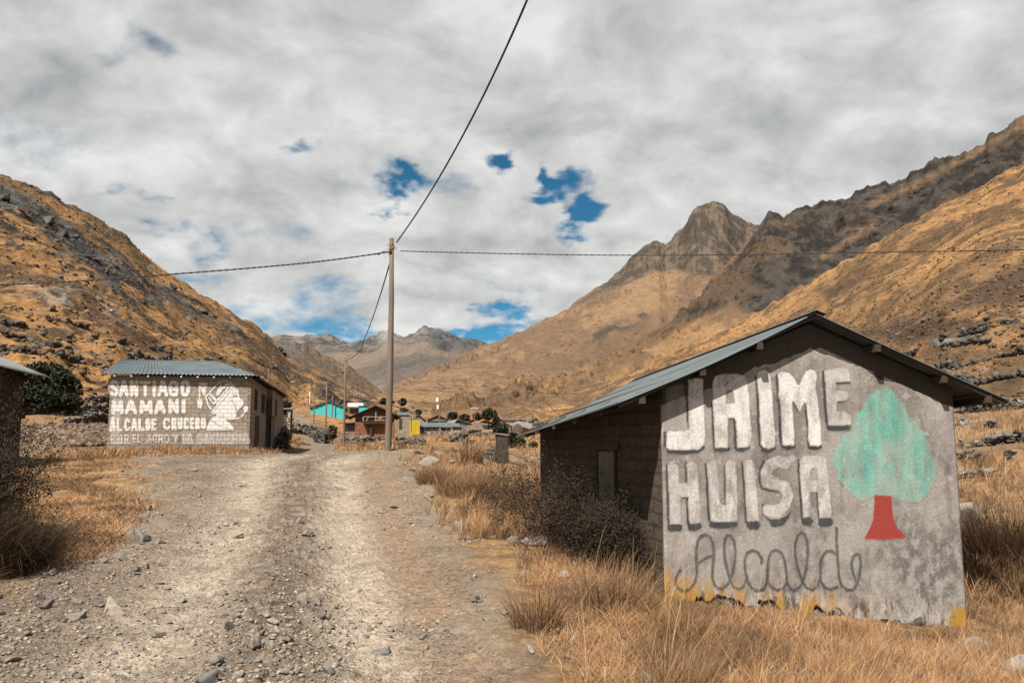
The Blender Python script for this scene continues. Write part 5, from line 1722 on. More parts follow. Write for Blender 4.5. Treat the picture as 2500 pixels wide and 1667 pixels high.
house("pale_house", "pale rendered house with a lean roof behind the meter box pole", Q5(650, 0)[0], Q5(790, 0)[0], Q5(0, 390)[1], Q5(0, 322)[1], Q5(0, 290)[1], 175, 9, M_CREAM, M_WOOD, 'gable', over=.3, apex=.22)
house("long_roof_house", "house with a long sloping metal roof in the village middle", Q5(785, 0)[0], Q5(1110, 0)[0], Q5(0, 440)[1], Q5(0, 405)[1], Q5(0, 322)[1], 150, 10, M_BROWNWALL, M_METAL_OLD, 'gable', over=.35, apex=.22)
house("thatched_hut", "low hut with a sagging brown thatched roof", Q5(1030, 0)[0], Q5(1290, 0)[0], Q5(0, 590)[1], Q5(0, 500)[1], Q5(0, 425)[1], 126, 4.5, M_RUBBLE, M_THATCH, 'side', over=.4)
house("orange_roof_house", "house with an orange tiled roof beside the dark conifer", Q5(1235, 0)[0], Q5(1500, 0)[0], Q5(0, 440)[1], Q5(0, 382)[1], Q5(0, 328)[1], 170, 14, M_BROWNWALL, M_ORANGE, 'gable', over=.4, apex=.45)
house("hip_roof_house", "house with a blue grey hip roof in front of the orange roof", Q5(1185, 0)[0], Q5(1475, 0)[0], Q5(0, 530)[1], Q5(0, 425)[1], Q5(0, 368)[1], 140, 7, M_CREAM, M_TEAL_ROOF, 'hip', over=.4, windows=((.75, .85, .3, 1.2),))
house("adobe_hut", "small hut with a dark gable right of the conifer", Q5(1690, 0)[0], Q5(1815, 0)[0], Q5(0, 550)[1], Q5(0, 448)[1], Q5(0, 378)[1], 145, 6, M_BLOCK_FAR, M_WOOD, 'gable', over=.2, apex=.1)
house("long_shed", "long pale shed with a blue steel roof at the foot of the right slope", Q5(1705, 0)[0], Q5(2165, 0)[0], Q5(0, 420)[1], Q5(0, 335)[1], Q5(0, 305)[1], 205, 8, M_CREAM, M_TEAL_ROOF, 'side', over=.3, cat="shed")
house("adobe_hut", "tiny dark gabled hut in front of the long pale shed", Q5(1950, 0)[0], Q5(2030, 0)[0], Q5(0, 400)[1], Q5(0, 355)[1], Q5(0, 322)[1], 196, 4, M_BROWNWALL, M_WOOD, 'gable', over=.2)
house("adobe_hut", "small dark hut right of the long shed", Q5(2235, 0)[0], Q5(2310, 0)[0], Q5(0, 380)[1], Q5(0, 335)[1], Q5(0, 300)[1], 205, 5, M_BROWNWALL, M_WOOD, 'gable', over=.2)
house("adobe_hut", "dark mud hut behind the village trees", Q5(1060, 0)[0], Q5(1230, 0)[0], Q5(0, 400)[1], Q5(0, 365)[1], Q5(0, 325)[1], 190, 6, M_BROWNWALL, M_WOOD, 'gable', over=.3)
house("red_roof_house", "far house with a red roof between the dark trees", Q5(1070, 0)[0], Q5(1140, 0)[0], Q5(0, 345)[1], Q5(0, 318)[1], Q5(0, 292)[1], 230, 6, M_CREAM, M_ORANGE, 'side', over=.3)
# sheds between the block house and the road
sh_ = house("stone_shed", "low stone shed with a corrugated roof right of the block house", 680, 708, 1042, 1000, 994, 78, 3.2, M_RUBBLE_DARK, M_METAL, 'mono', yaw=YAW, over=.25, cat="shed")
MB().box(.75, 1.05, -.12, .1, -.5, 1.55).build("pillar", M_RUBBLE, sh_)

# ------------------------------------------------------------------ stones
def ico(sub):
    bm = bmesh.new()
    bmesh.ops.create_icosphere(bm, subdivisions=sub, radius=1.0)
    v = np.array([p.co[:] for p in bm.verts])
    f = np.array([[q.index for q in p.verts] for p in bm.faces])
    bm.free()
    return v, f


ICO = {k: ico(k) for k in (1, 2, 3, 4)}


def rock_v(sub, seed, planes=9, rough=.10, flat=.72, cut=(.55, .9)):
    v, f = ICO[sub]
    v = v.copy()
    r = np.random.default_rng(seed)
    for k in range(planes):
        n = r.normal(size=3)
        n /= np.linalg.norm(n)
        d = r.uniform(*cut)
        over = np.maximum(v @ n - d, 0)
        v = v - over[:, None] * n
    nz = (fbm(v[:, 0] * 2.1 + seed, v[:, 1] * 2.1 + v[:, 2] * 1.7, 3, seed) - .5) * 2
    nz2 = (fbm(v[:, 0] * 6 + v[:, 2] * 5 + seed, v[:, 1] * 6 - v[:, 2] * 4, 2, seed + 1) - .5) * 2
    v = v * (1 + rough * nz + rough * .35 * nz2)[:, None]
    v[:, 2] *= flat
    v[:, 0] *= r.uniform(.9, 1.25)
    v /= max(np.ptp(v[:, 0]), np.ptp(v[:, 1])) / 1.0
    return v, f


def stone_mat(name, a, b, cc, bumpd=.02, scale=3.0, rnd=True):
    m = Mat(name, .92, .15)
    n1, n2 = m.noise(scale, 5, .6), m.noise(scale * 6, 5, .65)
    c = m.mix(m.range(n1, .35, .65), a, b)
    if rnd:
        rr = m.rand()
        c = m.mix(m.math('MULTIPLY', m.range(rr, .3, 1.0, 0, 1, False), .7), c, cc)
        c = m.scale(c, m.range(m.math('FRACT', m.math('MULTIPLY', rr, 7.31)), 0, 1, .72, 1.22, False))
    else:
        c = m.mix(m.range(n2, .55, .68), c, cc)
    c = m.scale(c, m.range(n2, .3, .7, .78, 1.2, False))
    m.color(c)
    m.bump(n2, .6, bumpd)
    return m.m


M_STONE = stone_mat("road_stone", (.25, .212, .172), (.17, .148, .125), (.125, .13, .13), .015)
M_BOULDER = stone_mat("dark_lichen_boulder", (.045, .042, .039), (.085, .08, .073), (.105, .098, .088), .12, .8)
M_PALE = stone_mat("pale_boulder", (.25, .215, .18), (.165, .142, .12), (.28, .245, .21), .04, 1.6)
M_WALLSTONE = Mat("dry_stone", .95, .1)
c_ = M_WALLSTONE.attr('Col', 'Color')
n_ = M_WALLSTONE.noise(7, 5, .65)
M_WALLSTONE.color(M_WALLSTONE.scale(c_, M_WALLSTONE.range(n_, .3, .7, .72, 1.25, False)))
M_WALLSTONE.bump(n_, .7, .05)
M_WALLSTONE = M_WALLSTONE.m

ROCKS = []
for k in range(7):
    v, f = rock_v(3, 300 + k, 15, .06, (.62, .75, .45, .8, .55, .7, .38)[k], (.32, .7))
    ROCKS.append(np_mesh("stone", v, [f], False))
BIGROCKS = []
for k in range(5):
    v, f = rock_v(4, 340 + k, 17, .09, (.85, .7, .95, .6, .75)[k], (.34, .72))
    BIGROCKS.append(np_mesh("boulder", v, [f], False))
for me in ROCKS:
    me.materials.append(M_STONE)
for me in BIGROCKS:
    me.materials.append(M_BOULDER)
PALEROCKS = []
for k in range(4):
    v, f = rock_v(4, 360 + k, 16, .08, (.55, .45, .7, .6)[k], (.34, .74))
    me = np_mesh("boulder", v, [f], False)
    me.materials.append(M_PALE)
    PALEROCKS.append(me)


def put_rock(name, meshes, loc, size, label, cat, group=None, sink=.22, sz=1.0, rz=None, k=None, tilt=.2):
    me = meshes[k if k is not None else random.randrange(len(meshes))]
    o = bpy.data.objects.new(name, me)
    COL.objects.link(o)
    h = (max(v.co.z for v in me.vertices) - min(v.co.z for v in me.vertices)) if 'h' not in me else me['h']
    me['h'] = h
    o.scale = (size, size * random.uniform(.75, 1.05), size * sz)
    o.location = (loc[0], loc[1], loc[2] + size * sz * h * (.5 - sink))
    o.rotation_euler = (random.uniform(-tilt, tilt), random.uniform(-tilt, tilt), random.uniform(0, 6.28) if rz is None else rz)
    tag(o, label, cat, group)
    return o


def gpt(px, py, ymax=70):
    x, y = hit(px, py, ymax)
    return Vector((x, y, gz(x, y)))


def zpt(org, k, ymax=70):
    return lambda x, y: (org[0] + x * k, org[1] + y * k)


S4, S5, S2, S6 = zpt((0, 1167), 1250 / 2352), zpt((1150, 1167), 650 / 2038), zpt((640, 900), 700 / 2350), zpt((1800, 1167), 700 / 2195)
K4, K5, K2, K6 = 1250 / 2352, 650 / 2038, 700 / 2350, 700 / 2195
named = [
    (S4, K4, 520, 610, 125, 1, "broad low tan stone half buried left of the road's left track", .45),
    (S4, K4, 350, 650, 95, 0, "grey stone just left of the broad tan stone, near the left edge", .3),
    (S4, K4, 600, 270, 60, 4, "flat blue grey slate beside the straw patch", .3),
    (S4, K4, 655, 295, 70, 1, "grey angular stone next to the flat slate by the straw patch", .25),
    (S4, K4, 245, 440, 58, 4, "small dark slate stone lying left, below the straw patch", .25),
    (S4, K4, 470, 400, 60, 3, "squarish grey stone left of the left track", .3),
    (S4, K4, 65, 830, 110, 2, "wide flat stone at the lower left corner of the road", .45),
    (S4, K4, 1375, 225, 62, 4, "flat stone on the crest of the road's middle ridge", .25),
    (S4, K4, 1425, 278, 62, 0, "rounded pale stone at the right side of the middle ridge", .25),
    (S4, K4, 1455, 335, 48, 5, "tan stone just below the rounded pale stone on the middle ridge", .3),
    (S4, K4, 1390, 595, 70, 5, "pale upright stone on the lower middle ridge", .2),
    (S4, K4, 1165, 835, 80, 1, "largest rounded stone in the loose gravel at the bottom of the road", .2),
    (S4, K4, 1110, 900, 62, 3, "dark stone in the bottom gravel heap, left of a pale one", .2),
    (S4, K4, 1165, 905, 62, 0, "pale brown stone in the bottom gravel heap", .2),
    (S4, K4, 1520, 690, 40, 5, "small whitish stone at the right edge of the gravel ridge", .2),
    (S4, K4, 1285, 650, 85, 2, "long tan slab lying flush in the middle ridge", .5),
    (S4, K4, 2250, 680, 60, 2, "pale flat stone on the right bank of the road", .4),
    (S4, K4, 2180, 585, 60, 0, "pale stone on the right bank above the brown rut", .25),
    (S5, K5, 655, 1225, 72, 5, "blue grey stone sticking up in the dry grass right of the road", .25),
    (S5, K5, 455, 1355, 95, 4, "white topped angular stone at the edge of the dry grass", .2),
    (S5, K5, 1250, 1420, 92, 3, "grey stone in the straw in front of the painted house", .3),
    (S5, K5, 780, 1300, 85, 1, "grey stone lying in the straw below the shrub", .3),
    (S5, K5, 255, 1075, 62, 0, "grey stone at the gravel edge right of the road", .25),
    (S5, K5, 45, 980, 82, 1, "two humped tan stone on the right road bank", .25),
    (S5, K5, 130, 1130, 130, 2, "flat tan slab on the right road bank", .45),
]
for (zz, kk, x, y, wpx, k, lab, sink) in named:
    p = gpt(*zz(x, y))
    put_rock("stone", ROCKS, p, wpx * kk * p.y / F, lab, "stone", None, sink, 1.0, None, k)
pales = [
    (S5, K5, 490, 520, 235, 1, "large pale flat topped boulder beside the dry shrub", .25, .9),
    (S5, K5, 310, 495, 95, 0, "rounded grey boulder left of the flat topped one", .3, .9),
    (S5, K5, 720, 770, 160, 3, "pale boulder half hidden by grass below the dry shrub", .25, 1.0),
    (S5, K5, 770, 915, 120, 1, "low grey boulder in the grass tuft in front of the shrub", .35, 1.0),
    (S2, K2, 1305, 705, 110, 2, "white boulder in the grass right of the tall pole", .2, .75),
    (S2, K2, 1350, 800, 165, 0, "long tilted white boulder in the roadside grass", .15, 1.1),
    (S2, K2, 1455, 745, 90, 2, "grey boulder leaning on the long white one", .15, 1.25),
    (S2, K2, 1565, 775, 85, 3, "pointed grey boulder in the grass right of the leaning one", .2, 1.1),
    (S2, K2, 1500, 835, 115, 1, "low pale boulder nearly covered by grass", .4, .8),
    (S2, K2, 1170, 895, 95, 3, "pale stone at the road edge below the long white boulder", .25, .8),
    (S2, K2, 1355, 1060, 85, 0, "pale rounded stone at the foot of the grass bank", .2, .9),
    (S2, K2, 1240, 840, 65, 2, "dark spotted stone at the tip of the long white boulder", .2, .9),
    (S6, K6, 1770, 1270, 230, 1, "grey boulder at the painted house's right corner", .35, .9),
    (S6, K6, 2170, 1520, 260, 0, "large smooth brown boulder cut by the lower right corner", .15, 1.25),
]
for (zz, kk, x, y, wpx, k, lab, sink, sz) in pales:
    p = gpt(*zz(x, y))
    put_rock("boulder", PALEROCKS, p, wpx * kk * p.y / F, lab, "boulder", None, sink, sz, random.uniform(-.3, .3), k, .12)

for i in range(34):
    u_ = random.uniform(.06, .46)
    y_ = random.uniform(5.6, 9.0) if i % 3 else random.uniform(9, 13)
    x_ = u_ * y_
    if x_ < float(ln(L_XR, y_)) + .1 or (y_ > 9.2 and x_ > .9):
        continue
    put_rock("stone", ROCKS, (x_, y_, gz(x_, y_)), random.choice((.07, .09, .12, .15)), "small pale stone lying in the straw right of the road", "stone", "stones in the straw", .2)
# many more loose stones, each its own object
def scatter(n, ymin, ymax, seed):
    r = np.random.default_rng(seed)
    y = ymin * (ymax / ymin) ** r.random(n * 6)
    u = r.uniform(-.64, .50, n * 6)
    x = u * y
    lt, mr, rt, db = road_fields(x, y)
    rm = road_mask(x, y)
    n1 = fbm(x * .9, y * .9, 4, 201)
    edge = np.exp(-((x - ln(L_XR, y)) / .9) ** 2) + np.exp(-((x - ln(L_XL, y)) / 1.2) ** 2)
    near = np.exp(-((y - 6.2) / 1.4) ** 2)
    p = rm * (.06 + 1.0 * mr * (.45 + 1.2 * near) - .10 * rt + .12 * np.exp(-((x - ln(L_XL, y)) / 1.5) ** 2)) * sstep(.35, .6, n1) + .55 * edge * sstep(.38, .6, n1)
    k = r.random(n * 6) < p
    return x[k][:n], y[k][:n]


xs_, ys_ = scatter(230, 5.6, 26, 5)
zs_ = G(xs_, ys_, True)
for x, y, z in zip(xs_, ys_, zs_):
    s_ = random.choice((.05, .06, .07, .08, .10, .13)) * (1 + y * .018)
    put_rock("stone", ROCKS, (x, y, z), s_, "small grey or tan stone lying loose on the gravel road", "stone", "loose stones on the road", .25)

# gravel: nobody could count it
xg, yg = scatter(16000, 5.0, 30, 9)
r_ = np.random.default_rng(31)
zg_ = G(xg, yg, True)
v0, f0 = ICO[1]
base = [rock_v(1, 400 + k, 6, .2, .7, (.4, .75))[0] for k in range(6)]
ng = len(xg)
sz_ = r_.gamma(2.0, .008, ng).clip(.007, .05) * (1 + yg * .02)
bi = r_.integers(0, 6, ng)
ang = r_.random(ng) * 6.283
V = np.array(base)[bi] * sz_[:, None, None]
ca, sa = np.cos(ang)[:, None], np.sin(ang)[:, None]
VX, VY = V[..., 0] * ca - V[..., 1] * sa, V[..., 0] * sa + V[..., 1] * ca
V = np.stack([VX + xg[:, None], VY + yg[:, None], V[..., 2] + (zg_ + sz_ * .12)[:, None]], -1)
nv = len(v0)
fa = (f0[None] + (np.arange(ng) * nv)[:, None, None]).reshape(-1, 3)
tone = r_.random(ng)
gc = mixc((.31, .255, .195), (.20, .17, .14), tone) * r_.uniform(.72, 1.2, ng)[:, None]
gc = np.where((r_.random(ng) < .12)[:, None], np.array((.115, .12, .125)), gc)
gravel = link("gravel", np_mesh("gravel", V.reshape(-1, 3), [fa], False, col=np.repeat(gc, nv, 0)), M_WALLSTONE)
tag(gravel, "loose pale gravel strewn over the dirt road", "gravel", kind="stuff")

# boulders on the left hillside
S7 = zpt((0, 400), 900 / 2352)
K7 = 900 / 2352
hb = [(1015, 1175, 100, "big dark boulder above the block house roof, left of a smaller one"), (1085, 1205, 55, "dark boulder touching the right side of the big one above the block house"), (1235, 1140, 75, "dark boulder up the slope right of the block house's ridge middle"),
      (1170, 1112, 52, None), (1078, 1115, 75, None), (1400, 1248, 70, "upright dark boulder behind the block house ridge's right part"), (1330, 1262, 88, "rounded pale topped boulder just behind the block house ridge"), (1255, 1262, 62, "dark boulder left of the rounded one behind the block house ridge"),
      (695, 1262, 70, "dark block of rock left of the block house roof"), (1487, 1275, 38, None), (1370, 985, 45, None), (1300, 965, 95, None), (25, 1090, 75, "dark boulder by the slim pole at the left edge"), (850, 955, 55, None), (435, 690, 40, None), (335, 940, 60, None),
      (960, 690, 70, None), (600, 415, 42, None), (610, 1115, 95, None), (480, 1250, 95, None), (630, 1318, 62, None), (420, 470, 80, None), (480, 480, 80, None), (620, 630, 75, None), (230, 340, 80, None), (140, 310, 90, None), (40, 240, 90, None), (320, 390, 90, None),
      (560, 600, 65, None), (680, 700, 60, None), (1210, 1000, 60, None), (1470, 1075, 60, None), (1110, 800, 70, None), (740, 660, 50, None), (1640, 1265, 40, None), (1790, 1190, 70, None), (1850, 1210, 60, None), (80, 640, 50, None), (160, 630, 40, None), (540, 930, 40, None), (190, 940, 36, None),
      (1060, 960, 45, None), (900, 880, 40, None), (1010, 930, 40, None), (300, 1240, 40, None), (780, 1130, 40, None), (380, 630, 45, None), (580, 720, 40, None), (80, 1100, 60, None), (440, 1140, 70, None), (270, 1180, 60, None)]
for (x, y, wpx, lab) in hb:
    p = on_hill(HA, *S7(x, y))
    put_rock("boulder", BIGROCKS, p, wpx * K7 * p.y / F * .8, lab or "dark lichen covered boulder on the golden left hillside", "boulder", "boulders on the left hillside", .22, random.uniform(.75, 1.0))
# the many small rocks between them: one object
rr_ = np.random.default_rng(77)


def rock_field(name, H, n, smin, smax, label, seed, wfun, cols):
    r = np.random.default_rng(seed)
    nr, nc = len(H['s']) - 13, len(H['us'])
    i, j = r.integers(2, nr, n * 8), r.integers(0, nc, n * 8)
    x, y, z, s, px, py = (H[k][i, j] for k in ('X', 'Y', 'Z', 'S', 'PX', 'PY'))
    k = r.random(n * 8) < wfun(x, y, s, px, py)
    x, y, z = x[k][:n], y[k][:n], z[k][:n]
    n = len(x)
    sz = smin * (smax / smin) ** (r.random(n) ** 2.2)
    V = np.array(base)[r.integers(0, 6, n)] * sz[:, None, None]
    V = V + np.stack([x, y, z + sz * .1], -1)[:, None]
    f = (f0[None] + (np.arange(n) * nv)[:, None, None]).reshape(-1, 3)
    c = mixc(cols[0], cols[1], r.random(n))
    o = link(name, np_mesh(name, V.reshape(-1, 3), [f], False, col=np.repeat(c, nv, 0)), M_WALLSTONE)
    tag(o, label, "rocks", kind="stuff")


rock_field("scattered_rocks", HA, 4200, .28, 1.35, "dark rocks strewn over the left hillside", 5,
           lambda x, y, s, px, py: sstep(.48, .62, fbm(x / 14, y / 14, 4, 211)) * .55 + np.exp(-(segd(px, py, A_band) / 26) ** 2) * .8, ((.03, .028, .027), (.11, .104, .096)))
GR = ((.06, .039, .022), (.19, .112, .052))
rock_field("hillside_tussocks", HA, 9000, .35, 1.0, "brown grass tussocks dotted over the left hillside", 15,
           lambda x, y, s, px, py: .12 + .8 * sstep(.42, .62, fbm(x / 12, y / 6, 4, 221)), GR)
rock_field("hillside_tussocks", HF, 16000, .18, .6, "golden and brown grass tussocks dotted over the right hand slope", 16,
           lambda x, y, s, px, py: .15 + .8 * sstep(.42, .62, fbm(x / 9, y / 4.5, 4, 222)), ((.055, .036, .021), (.17, .10, .048)))
rock_field("white_scree", HA, 420, .35, 1.1, "whitish scree spilling across the left hillside", 6,
           lambda x, y, s, px, py: np.exp(-(segd(px, py, A_white) / 13) ** 2) * sstep(.42, .55, fbm(x / 4, y / 4, 3, 212)), ((.26, .25, .23), (.45, .43, .40)))
rock_field("scattered_rocks", HF, 2400, .14, .55, "grey rocks strewn over the right hand slope", 8,
           lambda x, y, s, px, py: sstep(.5, .62, fbm(x / 10, y / 10, 4, 213)) * (1 - sstep(.3, .55, s)) * sstep(1850, 2150, px), ((.035, .033, .031), (.115, .107, .097)))


# ------------------------------------------------------------------ dry stone walls
def hit_surf(px, py, y0=8, y1=330):
    u, t = ray(px, py)
    ys = np.geomspace(y0, y1, 240)
    for y in ys:
        if surf(u * y, y) > t * y:
            return Vector((u * y, y, surf(u * y, y)))
    return Vector((u * y1, y1, t * y1))


WALLROCKS = [rock_v(2, 500 + k, 16, .06, .85, (.30, .62))[0] for k in range(8)]
WF = ICO[2][1]
WALLROCKS1 = [rock_v(1, 520 + k, 7, .16, .85, (.35, .7))[0] for k in range(8)]


def stone_wall(path, height, thick, stone, label, cols=((.09, .078, .068), (.24, .205, .175)), seed=0, ragged=.35, lo=False, cat="stone wall", group="dry stone walls", name="stone_wall", cap=None):
    """path: world points on the ground; stones are stacked in rough courses along it"""
    r = np.random.default_rng(seed + 900)
    P = [Vector(p) for p in path]
    src, fc = (WALLROCKS1, ICO[1][1]) if lo else (WALLROCKS, WF)
    V, Cc = [], []
    for a, b in zip(P[:-1], P[1:]):
        L = math.hypot(b.x - a.x, b.y - a.y)
        d = Vector((b.x - a.x, b.y - a.y, 0)).normalized()
        nrm = Vector((-d.y, d.x, 0))
        n = max(1, int(L / (stone * .55)))
        for i in range(n):
            t = (i + .5) / n
            q = a.lerp(b, t)
            if ragged > .5 and 0 < i < n - 1 and len(V) > 6 and float(vnoise(q.x * .45 + 3 * seed, q.y * .45, seed + 4)) < .40:
                continue
            zg = surf(q.x, q.y)
            h = height * (1 - ragged + ragged * 2 * float(vnoise(q.x * .8 + seed, q.y * .8, seed)))
            k = max(1, int(h / (stone * .52)))
            for l in range(k):
                for sd in ((-1, 1) if thick > stone * 1.2 else (0,)):
                    s = stone * (.5 + 1.0 * r.random() ** 1.6)
                    v = src[r.integers(0, 8)] * s
                    w_ = r.uniform(0, .5) + (0 if r.random() < .7 else 1.4)
                    base_a = math.atan2(d.y, d.x) + w_
                    c, s2 = math.cos(base_a), math.sin(base_a)
                    off = nrm * (sd * (thick - stone) * .5 * (1 - .25 * l / k) + r.uniform(-.08, .08) * stone) + d * r.uniform(-.5, .5) * stone
                    V.append(np.stack([v[:, 0] * c - v[:, 1] * s2 + q.x + off.x, v[:, 0] * s2 + v[:, 1] * c + q.y + off.y, v[:, 2] * r.uniform(.8, 1.1) + zg - .08 + (l + .5 + r.uniform(-.4, .3)) * stone * .5], 1))
                    top = l == k - 1
                    col = mixc(np.array(cols[0]), np.array(cols[1]), np.array(r.random() ** 1.3)) * r.uniform(.8, 1.15)
                    if cap is not None and top and r.random() < .6:
                        col = np.array(cap) * r.uniform(.7, 1.1)
                    Cc.append(np.broadcast_to(col, (len(v), 3)))
    nvv = len(V[0])
    f = (fc[None] + (np.arange(len(V)) * nvv)[:, None, None]).reshape(-1, 3)
    o = link(name, np_mesh(name, np.concatenate(V), [f], False, col=np.concatenate(Cc)), M_WALLSTONE)
    tag(o, label, cat, group)
    return o


def hs(pts):
    return [hit_surf(*p) for p in pts]


S3 = zpt((0, 850), 260 / 1510)
CW = (.17, .155, .137)
DKC, RDC = ((.035, .031, .028), (.115, .10, .086)), ((.10, .075, .06), (.26, .205, .165))
# left: around and above the block house
stone_wall(hs([S3(-60, 960), S3(350, 950), S3(700, 950), S3(1000, 960), S3(1300, 975), S3(1530, 985)]), 1.0, .7, .32, "upper dry stone wall below the dark bushy tree", DKC, 1, .3, cap=CW)
bank = []
for k, (yy_, x0) in enumerate(((1345, 330), (1310, 300), (1270, 270), (1225, 260), (1180, 262), (1140, 420), (1105, 560))):
    bank.append([S3(x0, yy_), S3((x0 + 1530) / 2, yy_ - 4), S3(1535, yy_ - 10)])
rb = None
V_all = []
b0 = []
for q in bank:
    b0 += hs(q) if False else []
pts_bank = []
r_ = np.random.default_rng(99)
VB, CB = [], []
for i in range(1500):
    sx, sy = r_.uniform(262, 1530), r_.uniform(1085, 1385)
    if sy < 1085 + (sx < 600) * (600 - sx) * .2 or sy > 1385 - abs(sx - 900) * .05:
        continue
    px_, py_ = S3(sx, sy)
    u, t = ray(px_, py_)
    Yb = 48.5 - (sy - 1085) / 300 * 4.5
    z = max(t * Yb, -2)
    s = .30 * r_.uniform(.6, 1.4)
    v = WALLROCKS1[r_.integers(0, 8)] * s
    a = r_.uniform(0, 6.28)
    VB.append(np.stack([v[:, 0] * math.cos(a) - v[:, 1] * math.sin(a) + u * Yb, v[:, 0] * math.sin(a) + v[:, 1] * math.cos(a) + Yb, v[:, 2] + z], 1))
    CB.append(np.broadcast_to(mixc(np.array((.05, .035, .025)), np.array((.21, .148, .105)), np.array(r_.random() ** 1.5)), (len(v), 3)))
# the bank's earth core, so that the stones lie on something
fB = (ICO[1][1][None] + (np.arange(len(VB)) * len(VB[0]))[:, None, None]).reshape(-1, 3)
core_v = []
for sx in np.linspace(240, 1560, 12):
    for sy in np.linspace(1075, 1400, 6):
        px_, py_ = S3(sx, sy)
        u, t = ray(px_, py_)
        Yb = 48.5 - (sy - 1085) / 300 * 4.5 + .14
        core_v.append((u * Yb, Yb, t * Yb - .06))
cf = []
for i in range(11):
    for j in range(5):
        a = i * 6 + j
        cf.append((a, a + 1, a + 7, a + 6))
nB = sum(len(q) for q in VB)
bv = np.concatenate(VB + [np.array(core_v)])
bc = np.concatenate(CB + [np.broadcast_to(np.array((.09, .065, .05)), (len(core_v), 3))])
bankmesh = np_mesh("rubble_bank", bv, [fB, np.array(cf) + nB], False, col=bc)
tag(link("rubble_bank", bankmesh, M_WALLSTONE), "broad bank of reddish grey field stones left of the block house", "stone bank")
stone_wall(hs([S3(930, 1075), S3(1100, 1085), S3(1300, 1080), S3(1530, 1060)]), .8, .8, .34, "short dark stone wall on top of the rubble bank", DKC, 3, .3, cap=CW)
stone_wall(hs([S3(1200, 770), S3(1350, 790), S3(1535, 790)]), .9, .6, .34, "stone wall between the bushy tree and the block house", DKC, 4, .4)
hw = [([(20, 1050), (120, 1045), (230, 1058)], "highest stone row at the far left of the hillside"), ([(30, 1115), (180, 1140), (330, 1175), (450, 1190)], "long sloping stone row above the stone house"),
      ([(440, 1130), (560, 1128), (700, 1140)], "stone row in the middle of the left hillside foot"), ([(700, 1140), (850, 1170), (1000, 1200), (1100, 1225)], "stone row running down towards the block house ridge"),
      ([(0, 1228), (130, 1222), (260, 1235)], "stone row right behind the stone house roof"), ([(380, 1262), (500, 1280), (600, 1300), (690, 1312)], "stone row ending at the block house's left eave"),
      ([(820, 1262), (960, 1258), (1090, 1262)], "stone row just above the block house ridge"), ([(1660, 1290), (1800, 1340), (1960, 1370), (2130, 1400)], "stone row descending right of the block house"),
      ([(1760, 1330), (1900, 1345), (2100, 1365), (2250, 1385)], "upper stone row behind the roadside poles"), ([(300, 1010), (440, 1030), (560, 1060)], "stone row in the upper left hillside, above the others")]
for i, (q, lab) in enumerate(hw):
    stone_wall(hs([S7(*p) for p in q]), .62, .6, .42, lab, DKC, 10 + i, .75, True)
# right: terrace walls beyond the painted house
rw = [([(2318, 1010), (2400, 1004), (2520, 1000)], .9, "highest terrace wall right of the painted house"), ([(2330, 1040), (2420, 1046), (2520, 1036)], .5, "low second terrace wall right of the painted house"),
      ([(2335, 1096), (2400, 1090), (2450, 1086), (2520, 1080)], .6, "third terrace wall right of the painted house"), ([(2338, 1128), (2380, 1124), (2470, 1126)], .7, "fourth terrace wall of dark stones right of the painted house"),
      ([(2340, 1172), (2400, 1166), (2450, 1162), (2520, 1166)], .62, "lowest terrace wall of dark stones, nearest to the painted house"), ([(2200, 930), (2320, 905), (2420, 880), (2520, 862)], 1.0, "stone row on the right slope above the roof"),
      ([(2080, 892), (2180, 876), (2300, 858), (2420, 838)], .8, "upper stone row crossing the right slope"), ([(2250, 960), (2380, 940), (2520, 925)], .8, "stone row between the two upper right rows"), ([(2300, 830), (2400, 812), (2520, 800)], .9, "highest stone row on the right slope")]
for i, (q, h, lab) in enumerate(rw):
    stone_wall(hs(q), h * .6, h * .8, .24 if i < 5 else .34, lab, DKC if i != 0 else ((.04, .036, .032), (.14, .127, .113)), 30 + i, .7, i >= 5, cap=CW if i < 5 else None)
# village and roadside walls
vw = [([Q4(-760, 1050), Q4(-640, 1010), Q4(-480, 1060), Q4(-450, 1200)], None, 0)]
stone_wall([on(682, 0, 62), on(700, 0, 64), on(722, 0, 66), on(730, 0, 60)], 1.5, .8, .34, "tall dry stone wall beside the road right of the block house", ((.05, .044, .038), (.16, .14, .12)), 50, .3, cap=CW)
stone_wall([on(690, 0, 60), on(705, 0, 57), on(716, 0, 56)], .5, 1.1, .42, "low dark rock heap at the road below the tall stone wall", DKC, 51, .3)
stone_wall([on(730, 0, 118), on(757, 0, 122), on(783, 0, 124), on(800, 0, 118)], .9, .8, .5, "stone wall below the turquoise house", ((.05, .043, .036), (.145, .122, .10)), 52, .4, True)
stone_wall([on(770, 0, 128), on(800, 0, 128), on(846, 0, 125)], 1.3, .9, .5, "terrace wall carrying the turquoise house", DKC, 53, .35, True)
stone_wall([on(738, 0, 126), on(748, 0, 126)], 2.3, 1.0, .5, "ruined stone gatepost left of the road's top end", DKC, 54, .2, True, name="stone_ruin", cat="stone ruin")
stone_wall([on(757, 0, 126), on(766, 0, 126)], 2.0, 1.0, .5, "second ruined stone gatepost right of the other one", DKC, 55, .2, True, name="stone_ruin", cat="stone ruin")
stone_wall([on(803, 0, 96), on(812, 0, 94), on(826, 0, 90)], 1.5, .9, .45, "dark stone wall stub beside the pole at the road bend", DKC, 56, .35, True)
stone_wall([on(866, 0, 90), on(890, 0, 88), on(915, 0, 88), on(962, 0, 90)], .9, .9, .42, "low rubble wall at the foot of the balcony house", ((.06, .05, .042), (.19, .16, .135)), 57, .4, True)
stone_wall([on(985, 0, 84), on(1012, 0, 85), on(1045, 0, 86)], .5, .9, .3, "rubble wall right of the tall pole", ((.06, .05, .042), (.18, .15, .125)), 58, .5, True)
